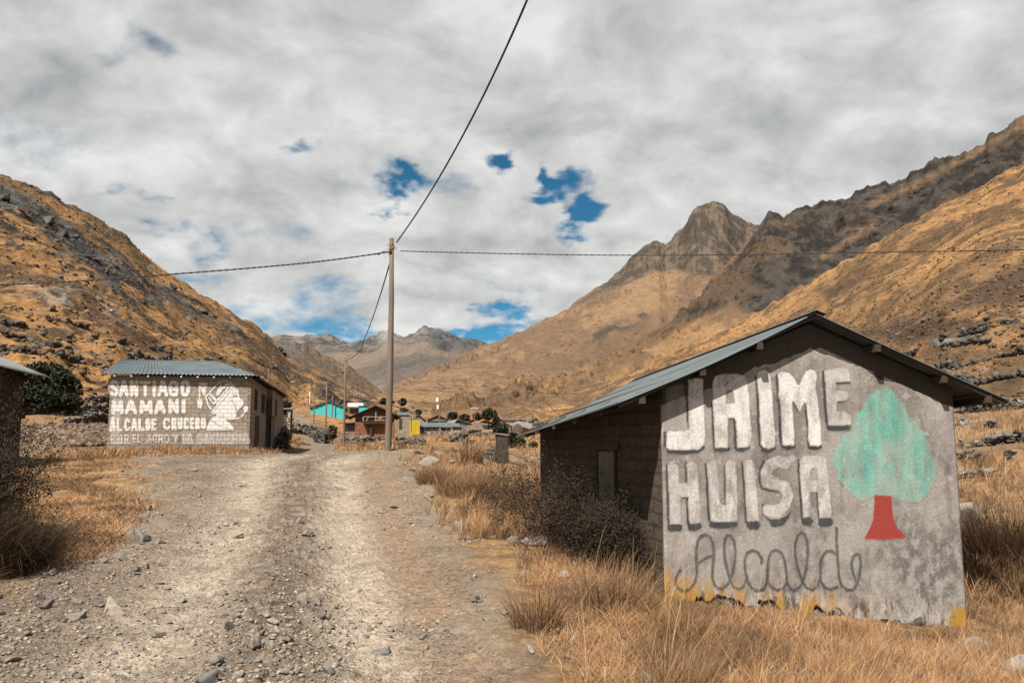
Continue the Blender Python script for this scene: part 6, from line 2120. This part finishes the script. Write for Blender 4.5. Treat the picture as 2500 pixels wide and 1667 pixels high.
stone_wall([on(972, 0, 64), on(1000, 0, 66), on(1040, 0, 64), on(1046, 0, 61)], .55, .5, .28, "low grey ruined wall right of the tall pole's foot", ((.08, .067, .056), (.15, .128, .108)), 59, .2, True)
stone_wall([on(1075, 0, 95), on(1100, 0, 96), on(1115, 0, 97)], .45, .8, .32, "stone heap in front of the low barns", ((.06, .053, .046), (.21, .185, .16)), 60, .5, True)
stone_wall([on(1112, 0, 66), on(1128, 0, 68), on(1144, 0, 66)], .85, .6, .3, "ruined wall of flat stones behind the dark ruin", ((.05, .043, .037), (.15, .13, .11)), 61, .4, True)
stone_wall([on(1140, 0, 110), on(1175, 0, 112), on(1215, 0, 112), on(1240, 0, 108)], .8, .7, .36, "long grey stone wall in front of the thatched hut", ((.065, .056, .048), (.19, .165, .142)), 62, .3, True)
RU = gpt(1150, 1112)
RY = RU.y
stone_wall([on(1126, 0, RY), on(1138, 0, RY - .3), on(1150, 0, RY), on(1166, 0, RY + .4), on(1175, 0, RY + .7)], .36, .6, .15, "dark ruined wall corner standing in the grass", ((.035, .03, .027), (.10, .085, .072)), 63, .45)
stone_wall([on(1147, 0, RY + .8), on(1152, 0, RY + .7), on(1158, 0, RY + .7)], .68, .45, .15, "pointed dark ruin stack above the ruined corner", ((.035, .03, .027), (.11, .094, .08)), 64, .2, name="stone_ruin", cat="stone ruin")
PB = gpt(1228, 1132)
PYY = PB.y
stone_wall([on(1200, 0, PYY + 2.2), on(1210, 0, PYY + 1.3), on(1219, 0, PYY + .5)], .5, .35, .12, "stepped stone wall running to the dark pillar", ((.055, .048, .042), (.16, .14, .122)), 65, .3)
M_MUD = vary("dark_mud_plaster", (.075, .058, .045), (.045, .036, .029), 4, 5, .95, .08, .6, 25, .02)
pb = PB
pil = empty("stone_pillar", pb, YAW)
tag(pil, "dark square mud plastered pillar standing in the grass left of the painted house's eave", "pillar")
MB().hexa([(-.16, 0, -.5), (.17, 0, -.5), (.17, .4, -.5), (-.16, .4, -.5)], [(-.15, 0, .84), (.16, 0, .80), (.16, .4, .82), (-.15, .4, .86)]).build("shaft", M_MUD, pil)
MB().hexa([(-.19, -.04, .868), (.20, -.04, .826), (.20, .44, .848), (-.19, .44, .888)], [(-.19, -.04, .893), (.20, -.04, .851), (.20, .44, .873), (-.19, .44, .913)]).build("cap_slab", M_PALE, pil)
stone_wall([gpt(1245, 1118), gpt(1280, 1117), gpt(1325, 1118)], .22, .9, .2, "pale rubble strip behind the dark pillar", ((.10, .088, .076), (.24, .215, .19)), 66, .6)
stone_wall([gpt(1278, 1128), gpt(1300, 1129), gpt(1325, 1127)], .14, .4, .18, "low line of pale stones beside the painted house's far corner", ((.10, .088, .076), (.24, .215, .19)), 67, .6)
stone_wall([on(1240, 0, 150), on(1290, 0, 155), on(1330, 0, 150)], 1.6, .9, .6, "stone wall at the foot of the right slope behind the village", ((.07, .063, .056), (.19, .17, .15)), 68, .4, True)
p = on(1278, 0, 120)
put_rock("boulder", PALEROCKS, p, 2.9, "large rounded pale boulder at the right end of the village", "boulder", None, .1, 1.25, 0, 2)
p = Vector((*hit(2362, 1300), 0))
p.z = gz(p.x, p.y)
put_rock("boulder", PALEROCKS, p, .62, "tall grey lichen boulder behind the painted house's right corner", "boulder", None, .12, 1.7, .3, 2)
for i, (sx, sy, wq, lab) in enumerate(((60, 1400, 150, "pale topped block of stone at the stone house's foot, left edge"), (170, 1420, 120, "dark stone beside the pale topped block at the left edge"), (540, 990, 110, "pale rock in front of the upper dry stone wall"), (1040, 1490, 110, "grey boulder in the shaded grass left of the block house"), (650, 1480, 90, "dark boulder in the grass below the rubble bank"))):
    p = gpt(*S3(sx, sy)) if i > 2 else on(S3(sx, sy)[0], 0, (20.5, 20.5, 51)[i])
    put_rock("boulder", PALEROCKS if i in (0, 2, 3) else BIGROCKS, p, wq * 260 / 1510 * p.y / F, lab, "boulder", None, .1, 1.1)
# foundation stones showing under the broken plaster
r_ = np.random.default_rng(12)
VB, CB = [], []
for i in range(150):
    x = r_.uniform(.3, WD + .02)
    s = r_.uniform(.08, .2)
    z = h1_zg(x) + r_.uniform(-.42, .06)
    v = WALLROCKS[r_.integers(0, 8)] * s
    v = v[:, [0, 2, 1]] if r_.random() < .3 else v
    VB.append(v + np.array((x, .0 + r_.uniform(-.03, .03), z)))
    CB.append(np.broadcast_to(mixc(np.array((.05, .042, .036)), np.array((.2, .17, .145)), np.array(r_.random() ** 1.5)), (len(v), 3)))
fB = (WF[None] + (np.arange(len(VB)) * len(VB[0]))[:, None, None]).reshape(-1, 3)
link("foundation_stones", np_mesh("foundation_stones", np.concatenate(VB), [fB], False, col=np.concatenate(CB)), M_WALLSTONE, H1)

# sawn stump of a post by the road
p = gpt(1125, 1290)
st = empty("post_stump", p, .3)
tag(st, "short sawn off timber stump on the right bank of the road", "stump")
MB().tube([(0, 0, -.15), (.0, 0, .06), (.012, 0, .125)], [.125, .12, .118], 14).build("stump_wood", M_POLE, st, True)

# ------------------------------------------------------------------ dry grass
def blade_mat(name):
    m = Mat(name, .75, .2)
    c = m.attr('Col', 'Color')
    m.color(c)
    tr = m.new('ShaderNodeBsdfTranslucent')
    m.l.new(m.scale(c, .8), tr.inputs[0])
    mxs = m.new('ShaderNodeMixShader')
    mxs.inputs[0].default_value = .22
    m.l.new(m.b.outputs[0], mxs.inputs[1])
    m.l.new(tr.outputs[0], mxs.inputs[2])
    m.l.new(mxs.outputs[0], m.n['Material Output'].inputs[0])
    return m.m


M_GRASS = blade_mat("dry_straw_grass")
GRASS_C = np.array([(.37, .208, .098), (.31, .168, .076), (.41, .262, .14), (.24, .132, .066), (.17, .102, .057), (.31, .198, .12)])


def blades(x, y, z, length, width, lean, leandir, r, cols=GRASS_C, curve=.6, probs=None, dark=1.0, seg=3):
    """curved ribbons; arrays per blade"""
    n = len(x)
    a = r.random(n) * 6.283
    wx, wy = np.cos(a), np.sin(a)
    lx, ly = np.cos(leandir), np.sin(leandir)
    V = np.zeros((n, 2 * seg + 1, 3))
    for k in range(seg + 1):
        t = k / seg
        # horizontal travel grows with height, so the blade arches over
        h = length * t * np.cos(lean * t * curve * 1.3)
        d = length * t * np.sin(np.minimum(lean * (.45 + t * curve), 1.5))
        px, py_, pz = x + lx * d, y + ly * d, z + h
        w = width * (1 - t * .8) * .5
        if k < seg:
            V[:, 2 * k] = np.stack([px - wx * w, py_ - wy * w, pz], 1)
            V[:, 2 * k + 1] = np.stack([px + wx * w, py_ + wy * w, pz], 1)
        else:
            V[:, 2 * seg] = np.stack([px, py_, pz], 1)
    nv_ = 2 * seg + 1
    off = (np.arange(n) * nv_)[:, None]
    q = [off + np.array([[2 * k, 2 * k + 1, 2 * k + 3, 2 * k + 2]]) for k in range(seg - 1)]
    tri = off + np.array([[2 * seg - 2, 2 * seg - 1, 2 * seg]])
    c = cols[r.choice(len(cols), n, p=probs)] * r.uniform(.75, 1.2, n)[:, None] * np.asarray(dark if np.ndim(dark) == 0 else np.asarray(dark)[:, None])
    return V.reshape(-1, 3), np.concatenate(q), tri, np.repeat(c, nv_, 0)


GV, GQ_, GT, GC = [], [], [], []


def add_blades(*a, **k):
    V, q, t, c = blades(*a, **k)
    o = sum(len(v) for v in GV)
    GV.append(V)
    GQ_.append(q + o)
    GT.append(t + o)
    GC.append(c)


def flush(name, mat, parent=None):
    me = np_mesh(name, np.concatenate(GV), [np.concatenate(GQ_), np.concatenate(GT)], True, col=np.concatenate(GC))
    for L in (GV, GQ_, GT, GC):
        L.clear()
    return link(name, me, mat, parent)


def inside_house(x, y):
    out = np.zeros(len(x), bool)
    for H, w_, l_ in ((H1, WD, LEN), (H2, W2_ + .3, L2_), (H3, 0, 0)):
        dx, dy = x - H.location.x, y - H.location.y
        c, s = math.cos(YAW), math.sin(YAW)
        lx, ly = dx * c + dy * s, -dx * s + dy * c
        if H is H3:
            out |= (lx > -4.4) & (lx < 0.02) & (ly > -7.5) & (ly < .02)
        else:
            out |= (lx > -.0) & (lx < w_ + .0) & (ly > .0) & (ly < l_)
    return out


def grass_zone(n, y0, y1, u0, u1, dens, length, width, lean, seed, leandir=.25, dark=1.0, clump=True, seg=3, spread=.9, cols=GRASS_C, probs=None):
    r = np.random.default_rng(seed)
    y = y0 * (y1 / y0) ** (r.random(n))
    x = r.uniform(u0, u1, n) * y
    d = dens(x, y)
    k = (r.random(n) < d) & ~inside_house(x, y)
    x, y = x[k], y[k]
    if clump:      # draw the blades together into tufts
        g = .16 + .012 * y
        cx, cy = np.floor(x / g), np.floor(y / g)
        hx, hy = hash2(cx, cy, seed), hash2(cx, cy, seed + 1)
        tx, ty = (cx + .2 + .6 * hx) * g, (cy + .2 + .6 * hy) * g
        f = .62 * r.random(len(x)) ** .5
        ox, oy = x - tx, y - ty
        x, y = x - ox * f, y - oy * f
        hl = .55 + .9 * hash2(cx, cy, seed + 2)
        ld = np.arctan2(oy, ox)
        ld = np.where(r.random(len(x)) < .6, ld, leandir + r.normal(0, .8, len(x)))
    else:
        hl = 1.0
        ld = leandir + r.normal(0, spread, len(x))
    z = G(x, y, True) - .012
    m = len(x)
    L = length * hl * r.uniform(.5, 1.25, m) * (.75 + .5 * fbm(x * .7, y * .7, 3, seed)) * (.38 + .62 * wall_gap(x, y))
    dark = dark * (.55 + .75 * sstep(.32, .62, fbm(x * 1.6, y * 1.6, 4, 331)))
    add_blades(x, y, z, L, width * r.uniform(.6, 1.7, m) * (1 + 0 * y), np.abs(r.normal(lean, .28, m)), ld, r, dark=dark, seg=seg, cols=cols, probs=probs)


def wall_gap(x, y):
    """0 right at the painted gable, 1 from 0.9 m in front of it"""
    dx, dy = x - H1.location.x, y - H1.location.y
    c, s = math.cos(YAW), math.sin(YAW)
    lx, ly = dx * c + dy * s, -dx * s + dy * c
    near = (lx > -.25) & (lx < WD + .3)
    return np.where(near, sstep(.0, 1.1, -ly), 1.0)


def right_d(x, y):
    """how much grass grows on the right verge"""
    d = x - ln(L_XR, y)
    n = fbm(x * 1.1, y * 1.1, 4, 301)
    n2 = fbm(x * .45, y * .45, 4, 302)
    return sstep(.0, .75, d + (n - .5) * 1.2) * sstep(.27, .46, n * .5 + n2 * .5) * (1 - road_mask(x, y))


def left_d(x, y):
    d = ln(L_XL, y) - x
    n = fbm(x * 1.2, y * 1.2, 4, 305)
    return sstep(-.1, .7, d + (n - .5) * .9) * sstep(.28, .5, n) * (1 - road_mask(x, y))


# long grass in front of and beside the painted house
def front_d(x, y):
    d = right_d(x, y)
    return np.clip(d * (.25 + 1.1 * sstep(.2, 1.5, x - ln(L_XR, y))), 0, 1)


grass_zone(46000, 4.6, 9.8, .06, .78, lambda x, y: front_d(x, y) * sstep(.36, .52, fbm(x * 1.3, y * 1.3, 4, 341)), .165, .0042, .75, 401, dark=.95)
grass_zone(22000, 4.6, 9.0, .15, .78, lambda x, y: front_d(x, y) * sstep(.42, .6, fbm(x * .8, y * .8, 3, 306)) * wall_gap(x, y), .29, .0036, .75, 402, leandir=.1)
grass_zone(26000, 8.8, 16, .0, .80, lambda x, y: right_d(x, y) * (.35 + .65 * wall_gap(x, y)) * sstep(.36, .52, fbm(x * 1.2, y * 1.2, 4, 342)), .21, .0055, .55, 403)
# mown straw lying on the ground
STRAW = GRASS_C * np.array((1.05, 1.02, 1.0))
grass_zone(70000, 4.8, 11, .03, .72, right_d, .19, .0042, 1.25, 404, clump=False, spread=3.0, cols=STRAW)
grass_zone(120000, 8.5, 28, -.72, -.2, left_d, .15, .0095, 1.3, 405, clump=False, spread=3.0, cols=STRAW)
grass_zone(14000, 9.5, 27, -.72, -.2, left_d, .10, .007, .7, 406)
# bank between the road and the ruin, taller and fluffy
grass_zone(60000, 12, 30, -.16, .36, lambda x, y: right_d(x, y) * sstep(.34, .5, fbm(x * .8, y * .8, 4, 343)), .25, .0085, .5, 407)
grass_zone(16000, 12, 26, -.05, .12, lambda x, y: right_d(x, y) * sstep(.4, .55, fbm(x * .6, y * .6, 3, 308)), .46, .007, .6, 408, leandir=.2)
# farther ground: coarser tufts
grass_zone(60000, 28, 75, -.55, .42, lambda x, y: (1 - road_mask(x, y)) * sstep(.36, .56, fbm(x * .3, y * .3, 4, 309)), .27, .024, .55, 409)
grass_zone(26000, 27, 46, -.52, -.22, lambda x, y: (1 - road_mask(x, y)), .16, .02, .6, 410)
grass_zone(36000, 70, 150, -.30, .22, lambda x, y: (1 - road_mask(x, y)) * sstep(.38, .58, fbm(x * .15, y * .15, 4, 310)), .42, .06, .55, 411, seg=2)
grass_zone(40000, 10, 36, .42, .85, lambda x, y: sstep(.32, .55, fbm(x * .5, y * .5, 4, 311)), .34, .011, .6, 412)
dg = flush("dry_grass", M_GRASS)
tag(dg, "dry straw coloured grass covering the verges and valley floor", "grass", kind="stuff")
# seed stalks standing above the grass
r_ = np.random.default_rng(61)
n = 520
y = 5.2 * (14 / 5.2) ** r_.random(n)
x = r_.uniform(.05, .6, n) * y
k = (r_.random(n) < right_d(x, y)) & ~inside_house(x, y)
x, y = x[k], y[k]
m = len(x)
add_blades(x, y, G(x, y), r_.uniform(.4, .85, m), r_.uniform(.003, .005, m), np.abs(r_.normal(.45, .25, m)), r_.normal(.3, 1.2, m), r_, cols=GRASS_C[[0, 2]] * 1.05)
tag(flush("grass_stalks", M_GRASS), "long dry stalks standing above the roadside grass", "grass", kind="stuff")


# ------------------------------------------------------------------ single tussocks
def tussock(name, p, rad, height, n, label, dark=1.0, lean=.6, leandir=None, width=.005, cols=GRASS_C, seed=0, group="grass tussocks", cat="tussock"):
    r = np.random.default_rng(700 + seed)
    a = r.random(n) * 6.283
    q = rad * np.sqrt(r.random(n)) * .5
    x, y = p[0] + np.cos(a) * q, p[1] + np.sin(a) * q
    ld = a + r.normal(0, .35, n)
    if leandir is not None:
        ld = np.where(r.random(n) < .45, leandir + r.normal(0, .4, n), ld)
    L = height * r.uniform(.35, 1.2, n)
    z = G(x, y) - .02
    sh = .45 + .65 * r.random(n)
    add_blades(x, y, z, L, width * r.uniform(.7, 2.0, n), np.abs(r.normal(lean, .42, n)) * (q / (rad * .5) * .8 + .35), ld, r, cols=cols, dark=sh * dark, curve=.7, seg=4)
    o = flush(name, M_GRASS)
    tag(o, label, cat, group)
    return o


DRYG = np.array([(.20, .125, .06), (.13, .085, .05), (.085, .06, .04), (.27, .175, .085)])
tussock("grass_tussock", gpt(*S5(1080, 1020)), .75, .50, 1100, "large straw tussock in front of the dry shrub's right half", .95, .7, .6, seed=1)
tussock("grass_tussock", gpt(*S5(510, 1200)), .42, .40, 420, "thin upright tussock right of the road, below the pale boulders", .75, .45, seed=2)
tussock("grass_tussock", gpt(*S5(1620, 1240)), .5, .34, 600, "tussock at the painted house's left front corner", .95, .6, seed=3)
tussock("grass_tussock", gpt(*S2(1880, 1090)), 1.0, .62, 1500, "big rounded straw tussock on the bank left of the house", .85, .6, .2, .006, seed=4)
tussock("grass_tussock", gpt(*S2(1640, 1040)), 1.0, .5, 1300, "straw tussock in the middle of the grass bank", .95, .65, .2, .006, seed=5)
tussock("grass_tussock", gpt(*S2(1700, 780)), .7, .75, 700, "tall feathery grass clump in front of the dark ruin", 1.3, .4, .9, .012, seed=6)
tussock("grass_tussock", gpt(*S2(1430, 960)), .8, .5, 1500, "low tussock at the road side of the grass bank", .95, .65, seed=7)
BRG = np.array([(.16, .09, .045), (.11, .065, .036), (.21, .12, .058), (.075, .048, .03)])
tp = gpt(2440, 1395)
tussock("grass_tussock", tp, 1.7, 1.05, 4000, "huge drooping brown tussock right of the painted house", .85, 1.0, 3.6, .007, BRG, 8)
tussock("grass_tussock", gpt(2400, 1425), .6, .42, 1500, "small round tussock below the huge brown one", .95, .8, None, .005, GRASS_C, 9)
tussock("grass_tussock", gpt(2480, 1445), .8, .42, 1800, "flattened pale tussock at the right edge", 1.05, 1.0, None, .005, GRASS_C, 10)
lb = Vector((-6.0, 9.6, gz(-6.0, 9.6)))
tussock("grass_tussock", lb + Vector((.15, -.1, 0)), 1.3, .74, 4200, "dark tussock at the left edge beside the straw patch", .42, .75, .1, .006, DRYG, 11)
tussock("grass_tussock", Vector((-6.15, 9.0, 0)), 1.0, 1.0, 2200, "tall dark grass clump cut by the left edge", .42, .55, .5, .006, DRYG, 12)
tussock("grass_tussock", Vector((-5.6, 8.1, 0)), 1.0, .45, 1600, "low straw clump at the left edge below the dark tussock", .8, .9, None, .005, GRASS_C, 13)

# ------------------------------------------------------------------ shrubs and trees
def leaf_mat(name, a, b, rough=.6):
    m = Mat(name, rough, .2)
    m.color(m.mix(m.attr('tone'), a, b))
    return m.m


def leaf_cloud(P, size, r, tone=None, aspect=.6, upbias=.0):
    """small quads around given points"""
    n = len(P)
    d1 = r.normal(size=(n, 3))
    d1[:, 2] += upbias
    d1 /= np.linalg.norm(d1, axis=1)[:, None]
    d2 = np.cross(d1, r.normal(size=(n, 3)))
    d2 /= np.linalg.norm(d2, axis=1)[:, None] + 1e-9
    s = np.asarray(size) * r.uniform(.6, 1.4, n)
    a, b = d1 * s[:, None], d2 * (s * aspect)[:, None]
    V = np.stack([P - a, P + b, P + a, P - b], 1).reshape(-1, 3)
    f = np.arange(4 * n).reshape(n, 4)
    t = np.repeat(r.random(n) if tone is None else tone, 4)
    return V, f, t


def twigs(bases, dirs, length, r, radius=.004, fork=2, seg=5, wob=.25):
    """thin branching ribbons as one mesh; returns verts, faces, tip points"""
    V, Fq, tips = [], [], []

    def grow(p, d, L, w, depth):
        pts = [p]
        for i in range(seg):
            d = d + r.normal(0, wob, 3) * .5
            d /= np.linalg.norm(d)
            p = p + d * L / seg
            pts.append(p)
            if i >= 1:
                tips.append(p)
            if depth > 0 and i >= 1 and r.random() < .6:
                grow(p, d + r.normal(0, .75, 3), L * r.uniform(.35, .6), w * .6, depth - 1)
        sd = np.cross(d, r.normal(size=3))
        sd /= np.linalg.norm(sd) + 1e-9
        o = len(V)
        for i, q in enumerate(pts):
            ww = w * (1 - .7 * i / seg)
            V.extend([q - sd * ww, q + sd * ww])
        for i in range(seg):
            a = o + 2 * i
            Fq.append((a, a + 1, a + 3, a + 2))
    for p, d, L in zip(bases, dirs, length):
        grow(np.array(p, float), np.array(d, float), L, radius, fork)
    return np.array(V), np.array(Fq), np.array(tips)


M_TWIG = vary("dry_dark_twigs", (.028, .02, .014), (.06, .042, .028), 6, 3, .9, .1, 0)
M_DRYLEAF = leaf_mat("dry_brown_leaves", (.016, .011, .008), (.065, .04, .023), .8)
M_BLACKLEAF = leaf_mat("blackish_dry_leaves", (.010, .007, .005), (.038, .025, .015), .8)
M_DARKLEAF = leaf_mat("dark_olive_leaves", (.008, .010, .005), (.030, .033, .014))
M_CONIFER = leaf_mat("dark_conifer_leaves", (.010, .014, .007), (.036, .042, .018))
M_BROWNLEAF = leaf_mat("brown_green_leaves", (.028, .024, .012), (.075, .058, .03))
M_BARK = vary("grey_brown_bark", (.09, .07, .052), (.05, .04, .03), 4, 4, .9, .1, .4)


def shrub(name, pts, rad, height, n, nleaf, lsize, label, seed, leafmat=M_DRYLEAF, lean=(0, 0), twr=.0035, fork=2, spread=.36):
    r = np.random.default_rng(800 + seed)
    ctr = sum((Vector(p) for p in pts), Vector()) / len(pts)
    root = empty(name, ctr)
    tag(root, label, "shrub")
    B, D, L = [], [], []
    for i in range(n):
        k = r.integers(0, len(pts) - 1) if len(pts) > 1 else 0
        a = Vector(pts[k]).lerp(Vector(pts[min(k + 1, len(pts) - 1)]), r.random())
        x, y = a.x + r.normal(0, rad), a.y + r.normal(0, rad)
        B.append((x - ctr.x, y - ctr.y, gz(x, y) - ctr.z - .02))
        D.append((r.normal(lean[0], spread), r.normal(lean[1], spread), 1.0))
        L.append(height * r.uniform(.5, 1.1))
    v, f, tips = twigs(B, D, L, r, twr, fork)
    link("branches", np_mesh("branches", v, [f], False), M_TWIG, root)
    P = tips[r.integers(0, len(tips), nleaf)] + r.normal(0, .022, (nleaf, 3))
    lv, lf, lt = leaf_cloud(P, lsize, r)
    link("leaves", np_mesh("leaves", lv, [lf], False, attrs={'tone': lt}), leafmat, root)
    return root


shrub("dry_shrub", [on(1560, 0, 10.35), on(1500, 0, 10.7), on(1420, 0, 11.3), on(1340, 0, 12.0)], .20, .74, 460, 42000, .013, "dark dry shrub against the painted house's side wall", 1, M_BLACKLEAF, (0, 0), .0045)
shrub("dry_shrub", [on(1285, 0, 13.2), on(1240, 0, 13.8)], .32, .95, 90, 5200, .014, "thin brown shrub left of the house's far corner", 2, M_DRYLEAF)
shrub("dry_shrub", [Vector((-6.6, 10.4, gz(-6.6, 10.4))), Vector((-6.3, 10.0, gz(-6.3, 10.0)))], .24, 1.22, 300, 30000, .014, "dark twiggy shrub at the left edge behind the dark tussock", 3, M_BLACKLEAF, (-.05, 0), .0045, 2, .22)
shrub("dry_shrub", [on(30, 0, 17.5), on(75, 0, 17)], .35, .8, 110, 5200, .022, "brown shrub at the foot of the stone house", 4, M_DRYLEAF)


def tree(name, base, blobs, n, lsize, label, mat, seed, trunk=.12, cat="tree", group=None, limbs=5):
    """blobs: (dx, dy, dz, rx, ry, rz) ellipsoids of the crown relative to the base"""
    r = np.random.default_rng(850 + seed)
    root = empty(name, base)
    tag(root, label, cat, group)
    top = max(b[2] for b in blobs)
    mb = MB()
    mb.tube([(0, 0, -.3), (.02, 0, top * .35), (-.02, .03, top * .7), (0, 0, top)], [trunk, trunk * .8, trunk * .5, trunk * .2], 7)
    for k in range(limbs):
        b = blobs[r.integers(0, len(blobs))]
        z0 = top * r.uniform(.15, .6)
        mb.tube([(0, 0, z0), (b[0] * .5, b[1] * .5, (z0 + b[2]) * .5), (b[0] + r.normal(0, b[3] * .3), b[1] + r.normal(0, b[4] * .3), b[2])], [trunk * .45, trunk * .3, trunk * .12], 5)
    mb.build("trunk", M_BARK, root, True)
    vol = np.array([b[3] * b[4] * b[5] for b in blobs]) ** .75
    cnt = (n * vol / vol.sum()).astype(int)
    P = []
    for b, c in zip(blobs, cnt):
        d = r.normal(size=(c * 2, 3))
        d /= np.linalg.norm(d, axis=1)[:, None]
        rr = (.45 + .6 * r.random(c * 2) ** .6)
        lump = fbm(d[:, 0] * 2.3 + seed + b[0], d[:, 1] * 2.3 + d[:, 2] * 2.1, 3, seed + 5)
        p = d * (rr * (.72 + .6 * lump))[:, None] * np.array(b[3:6]) + np.array(b[:3])
        keep = fbm(p[:, 0] / (b[3] * .35) + 7, p[:, 2] / (b[5] * .35) + p[:, 1], 3, seed + 9) > .40
        P.append(p[keep][:c])
    P = np.concatenate(P)
    lv, lf, lt = leaf_cloud(P, lsize, r, upbias=.15)
    link("crown", np_mesh("crown", lv, [lf], False, attrs={'tone': lt}), mat, root)
    return root


def tree_px(name, pxl, pxr, pyb, pyt, Y, label, mat, seed, n=900, lsize=.16, shape='round', cat="tree", group="dark trees of the village", base_on_ground=True):
    u0, u1 = ray(pxl, pyb)[0], ray(pxr, pyb)[0]
    w = (u1 - u0) * Y
    x = (u0 + u1) / 2 * Y
    zb, zt = ray(pxl, pyb)[1] * Y, ray(pxl, pyt)[1] * Y
    h = zt - zb
    r = random.Random(seed)
    if shape == 'round':
        bl = [(r.uniform(-.22, .22) * w, r.uniform(-.2, .2) * w, h * r.uniform(.35, .72), w * r.uniform(.26, .40), w * r.uniform(.26, .4), h * r.uniform(.24, .36)) for _ in range(7)]
        bl.append((0, 0, h * .48, w * .52, w * .5, h * .48))
    else:
        bl = [(r.uniform(-.04, .04) * w, r.uniform(-.04, .04) * w, h * (.12 + .84 * k / 7), w * .62 * (1 - .11 * k) * r.uniform(.8, 1.1), w * .6 * (1 - .11 * k), h * .11) for k in range(8)]
    return tree(name, (x, Y, zb), bl, n, lsize, label, mat, seed, max(.05, w * .03), cat, group)


# big dark bush left of the block house
wb = 3.9
Yt = 50
bt = on(128, 0, Yt)
bt.z = ray(128, 1010)[1] * Yt
SX = 1.28
bl = [(-1.35, 0, 1.2, .9, .9, .95), (-.5, .1, 1.55, 1.0, 1.0, 1.05), (.35, 0, 1.75, 1.0, 1.0, 1.05), (1.05, .1, 1.35, .85, .9, 1.0), (.2, -.3, .9, 1.7, 1.1, .8), (1.45, 0, .75, .6, .7, .6), (-1.5, .0, .8, .7, .8, .7), (.75, .2, 2.25, .38, .38, .45), (.15, .2, 2.35, .35, .35, .42)]
bl = [(a * SX + .75, b, c * 1.06, d * 1.25, e * 1.1, f * 1.12) for a, b, c, d, e, f in bl]
tree("bushy_tree", bt, bl, 22000, .085, "big dark bushy tree behind the stone wall left of the block house", M_DARKLEAF, 1, .12, "tree", None)
tree_px("dark_bush", 680, 710, 1000, 977, 95, "round dark bush right behind the block house's roof tip", M_DARKLEAF, 2, 700, .11, cat="bush", group="dark bushes")
p4 = lambda x: Q4(x, 0)[0]
q4 = lambda y: Q4(0, y)[1]
p5 = lambda x: Q5(x, 0)[0]
q5 = lambda y: Q5(0, y)[1]
tree_px("dark_bush", p4(1565), p4(1850), q4(400), q4(270), 200, "wide dark bush cluster on the slope left of the tall pole", M_DARKLEAF, 3, 900, .3, cat="bush", group="dark bushes")
tree_px("dark_bush", p4(1960), p4(2110), q4(415), q4(280), 200, "dark bush on the slope just right of the tall pole", M_DARKLEAF, 4, 700, .3, cat="bush", group="dark bushes")
tree_px("dark_bush", p4(2010), p4(2120), q4(580), q4(470), 165, "dark bush behind the narrow block hut", M_BROWNLEAF, 5, 500, .25, cat="bush", group="dark bushes")
tree_px("dark_bush", p5(95), p5(205), q5(240), q5(150), 175, "dark bush above the grey roof behind the yellow gatehouse", M_DARKLEAF, 6, 500, .25, cat="bush", group="dark bushes")
tree_px("village_tree", p5(690), p5(865), q5(330), q5(190), 185, "dark dense tree right of the meter box pole", M_DARKLEAF, 7, 1100, .25)
tree_px("village_tree", p5(895), p5(1075), q5(345), q5(220), 195, "broad brown green tree in the middle of the village trees", M_BROWNLEAF, 8, 1100, .27)
tree_px("village_tree", p5(1135), p5(1300), q5(345), q5(205), 190, "brown green tree behind the crossarm pole", M_BROWNLEAF, 9, 1000, .27)
tree_px("village_tree", p5(1310), p5(1490), q5(345), q5(120), 180, "tallest dark tree behind the orange roof", M_CONIFER, 10, 1500, .27)
tree_px("village_tree", p5(1480), p5(1600), q5(480), q5(175), 132, "pointed dark conifer right of the orange roof", M_CONIFER, 11, 1500, .2, 'cone')
tree_px("village_tree", p5(1500), p5(1760), q5(600), q5(380), 105, "wide dark conifer bush in front of the pillar's top", M_CONIFER, 12, 2200, .16)
tree_px("village_tree", p5(1580), p5(1610), q5(380), q5(290), 150, "small dark tree top beside the pointed conifer", M_CONIFER, 13, 300, .2)
tree_px("dark_bush", p5(1760), p5(1990), q5(860), q5(560), 46, "dark green conifer bush right of the mud plastered pillar", M_CONIFER, 14, 2600, .075, cat="bush", group="dark bushes")
tree_px("dark_bush", p5(1880), p5(2070), q5(880), q5(650), 44, "round olive bush beside the conifer bush under the house's eave", M_CONIFER, 15, 2000, .07, cat="bush", group="dark bushes")
tree_px("dark_bush", p5(2150), p5(2290), q5(850), q5(720), 42, "small grey green bush under the painted house's left eave", M_BROWNLEAF, 16, 900, .07, cat="bush", group="dark bushes")
tree_px("dark_bush", p4(500), p4(680), q4(1130), q4(820), 88, "dark scrub growing on the stones left of the balcony house", M_BROWNLEAF, 17, 900, .12, cat="bush", group="dark bushes")
tree_px("dark_bush", 655, 700, 1110, 1062, 58, "brown scrub at the foot of the tall stone wall by the road", M_BROWNLEAF, 18, 900, .09, cat="bush", group="dark bushes")
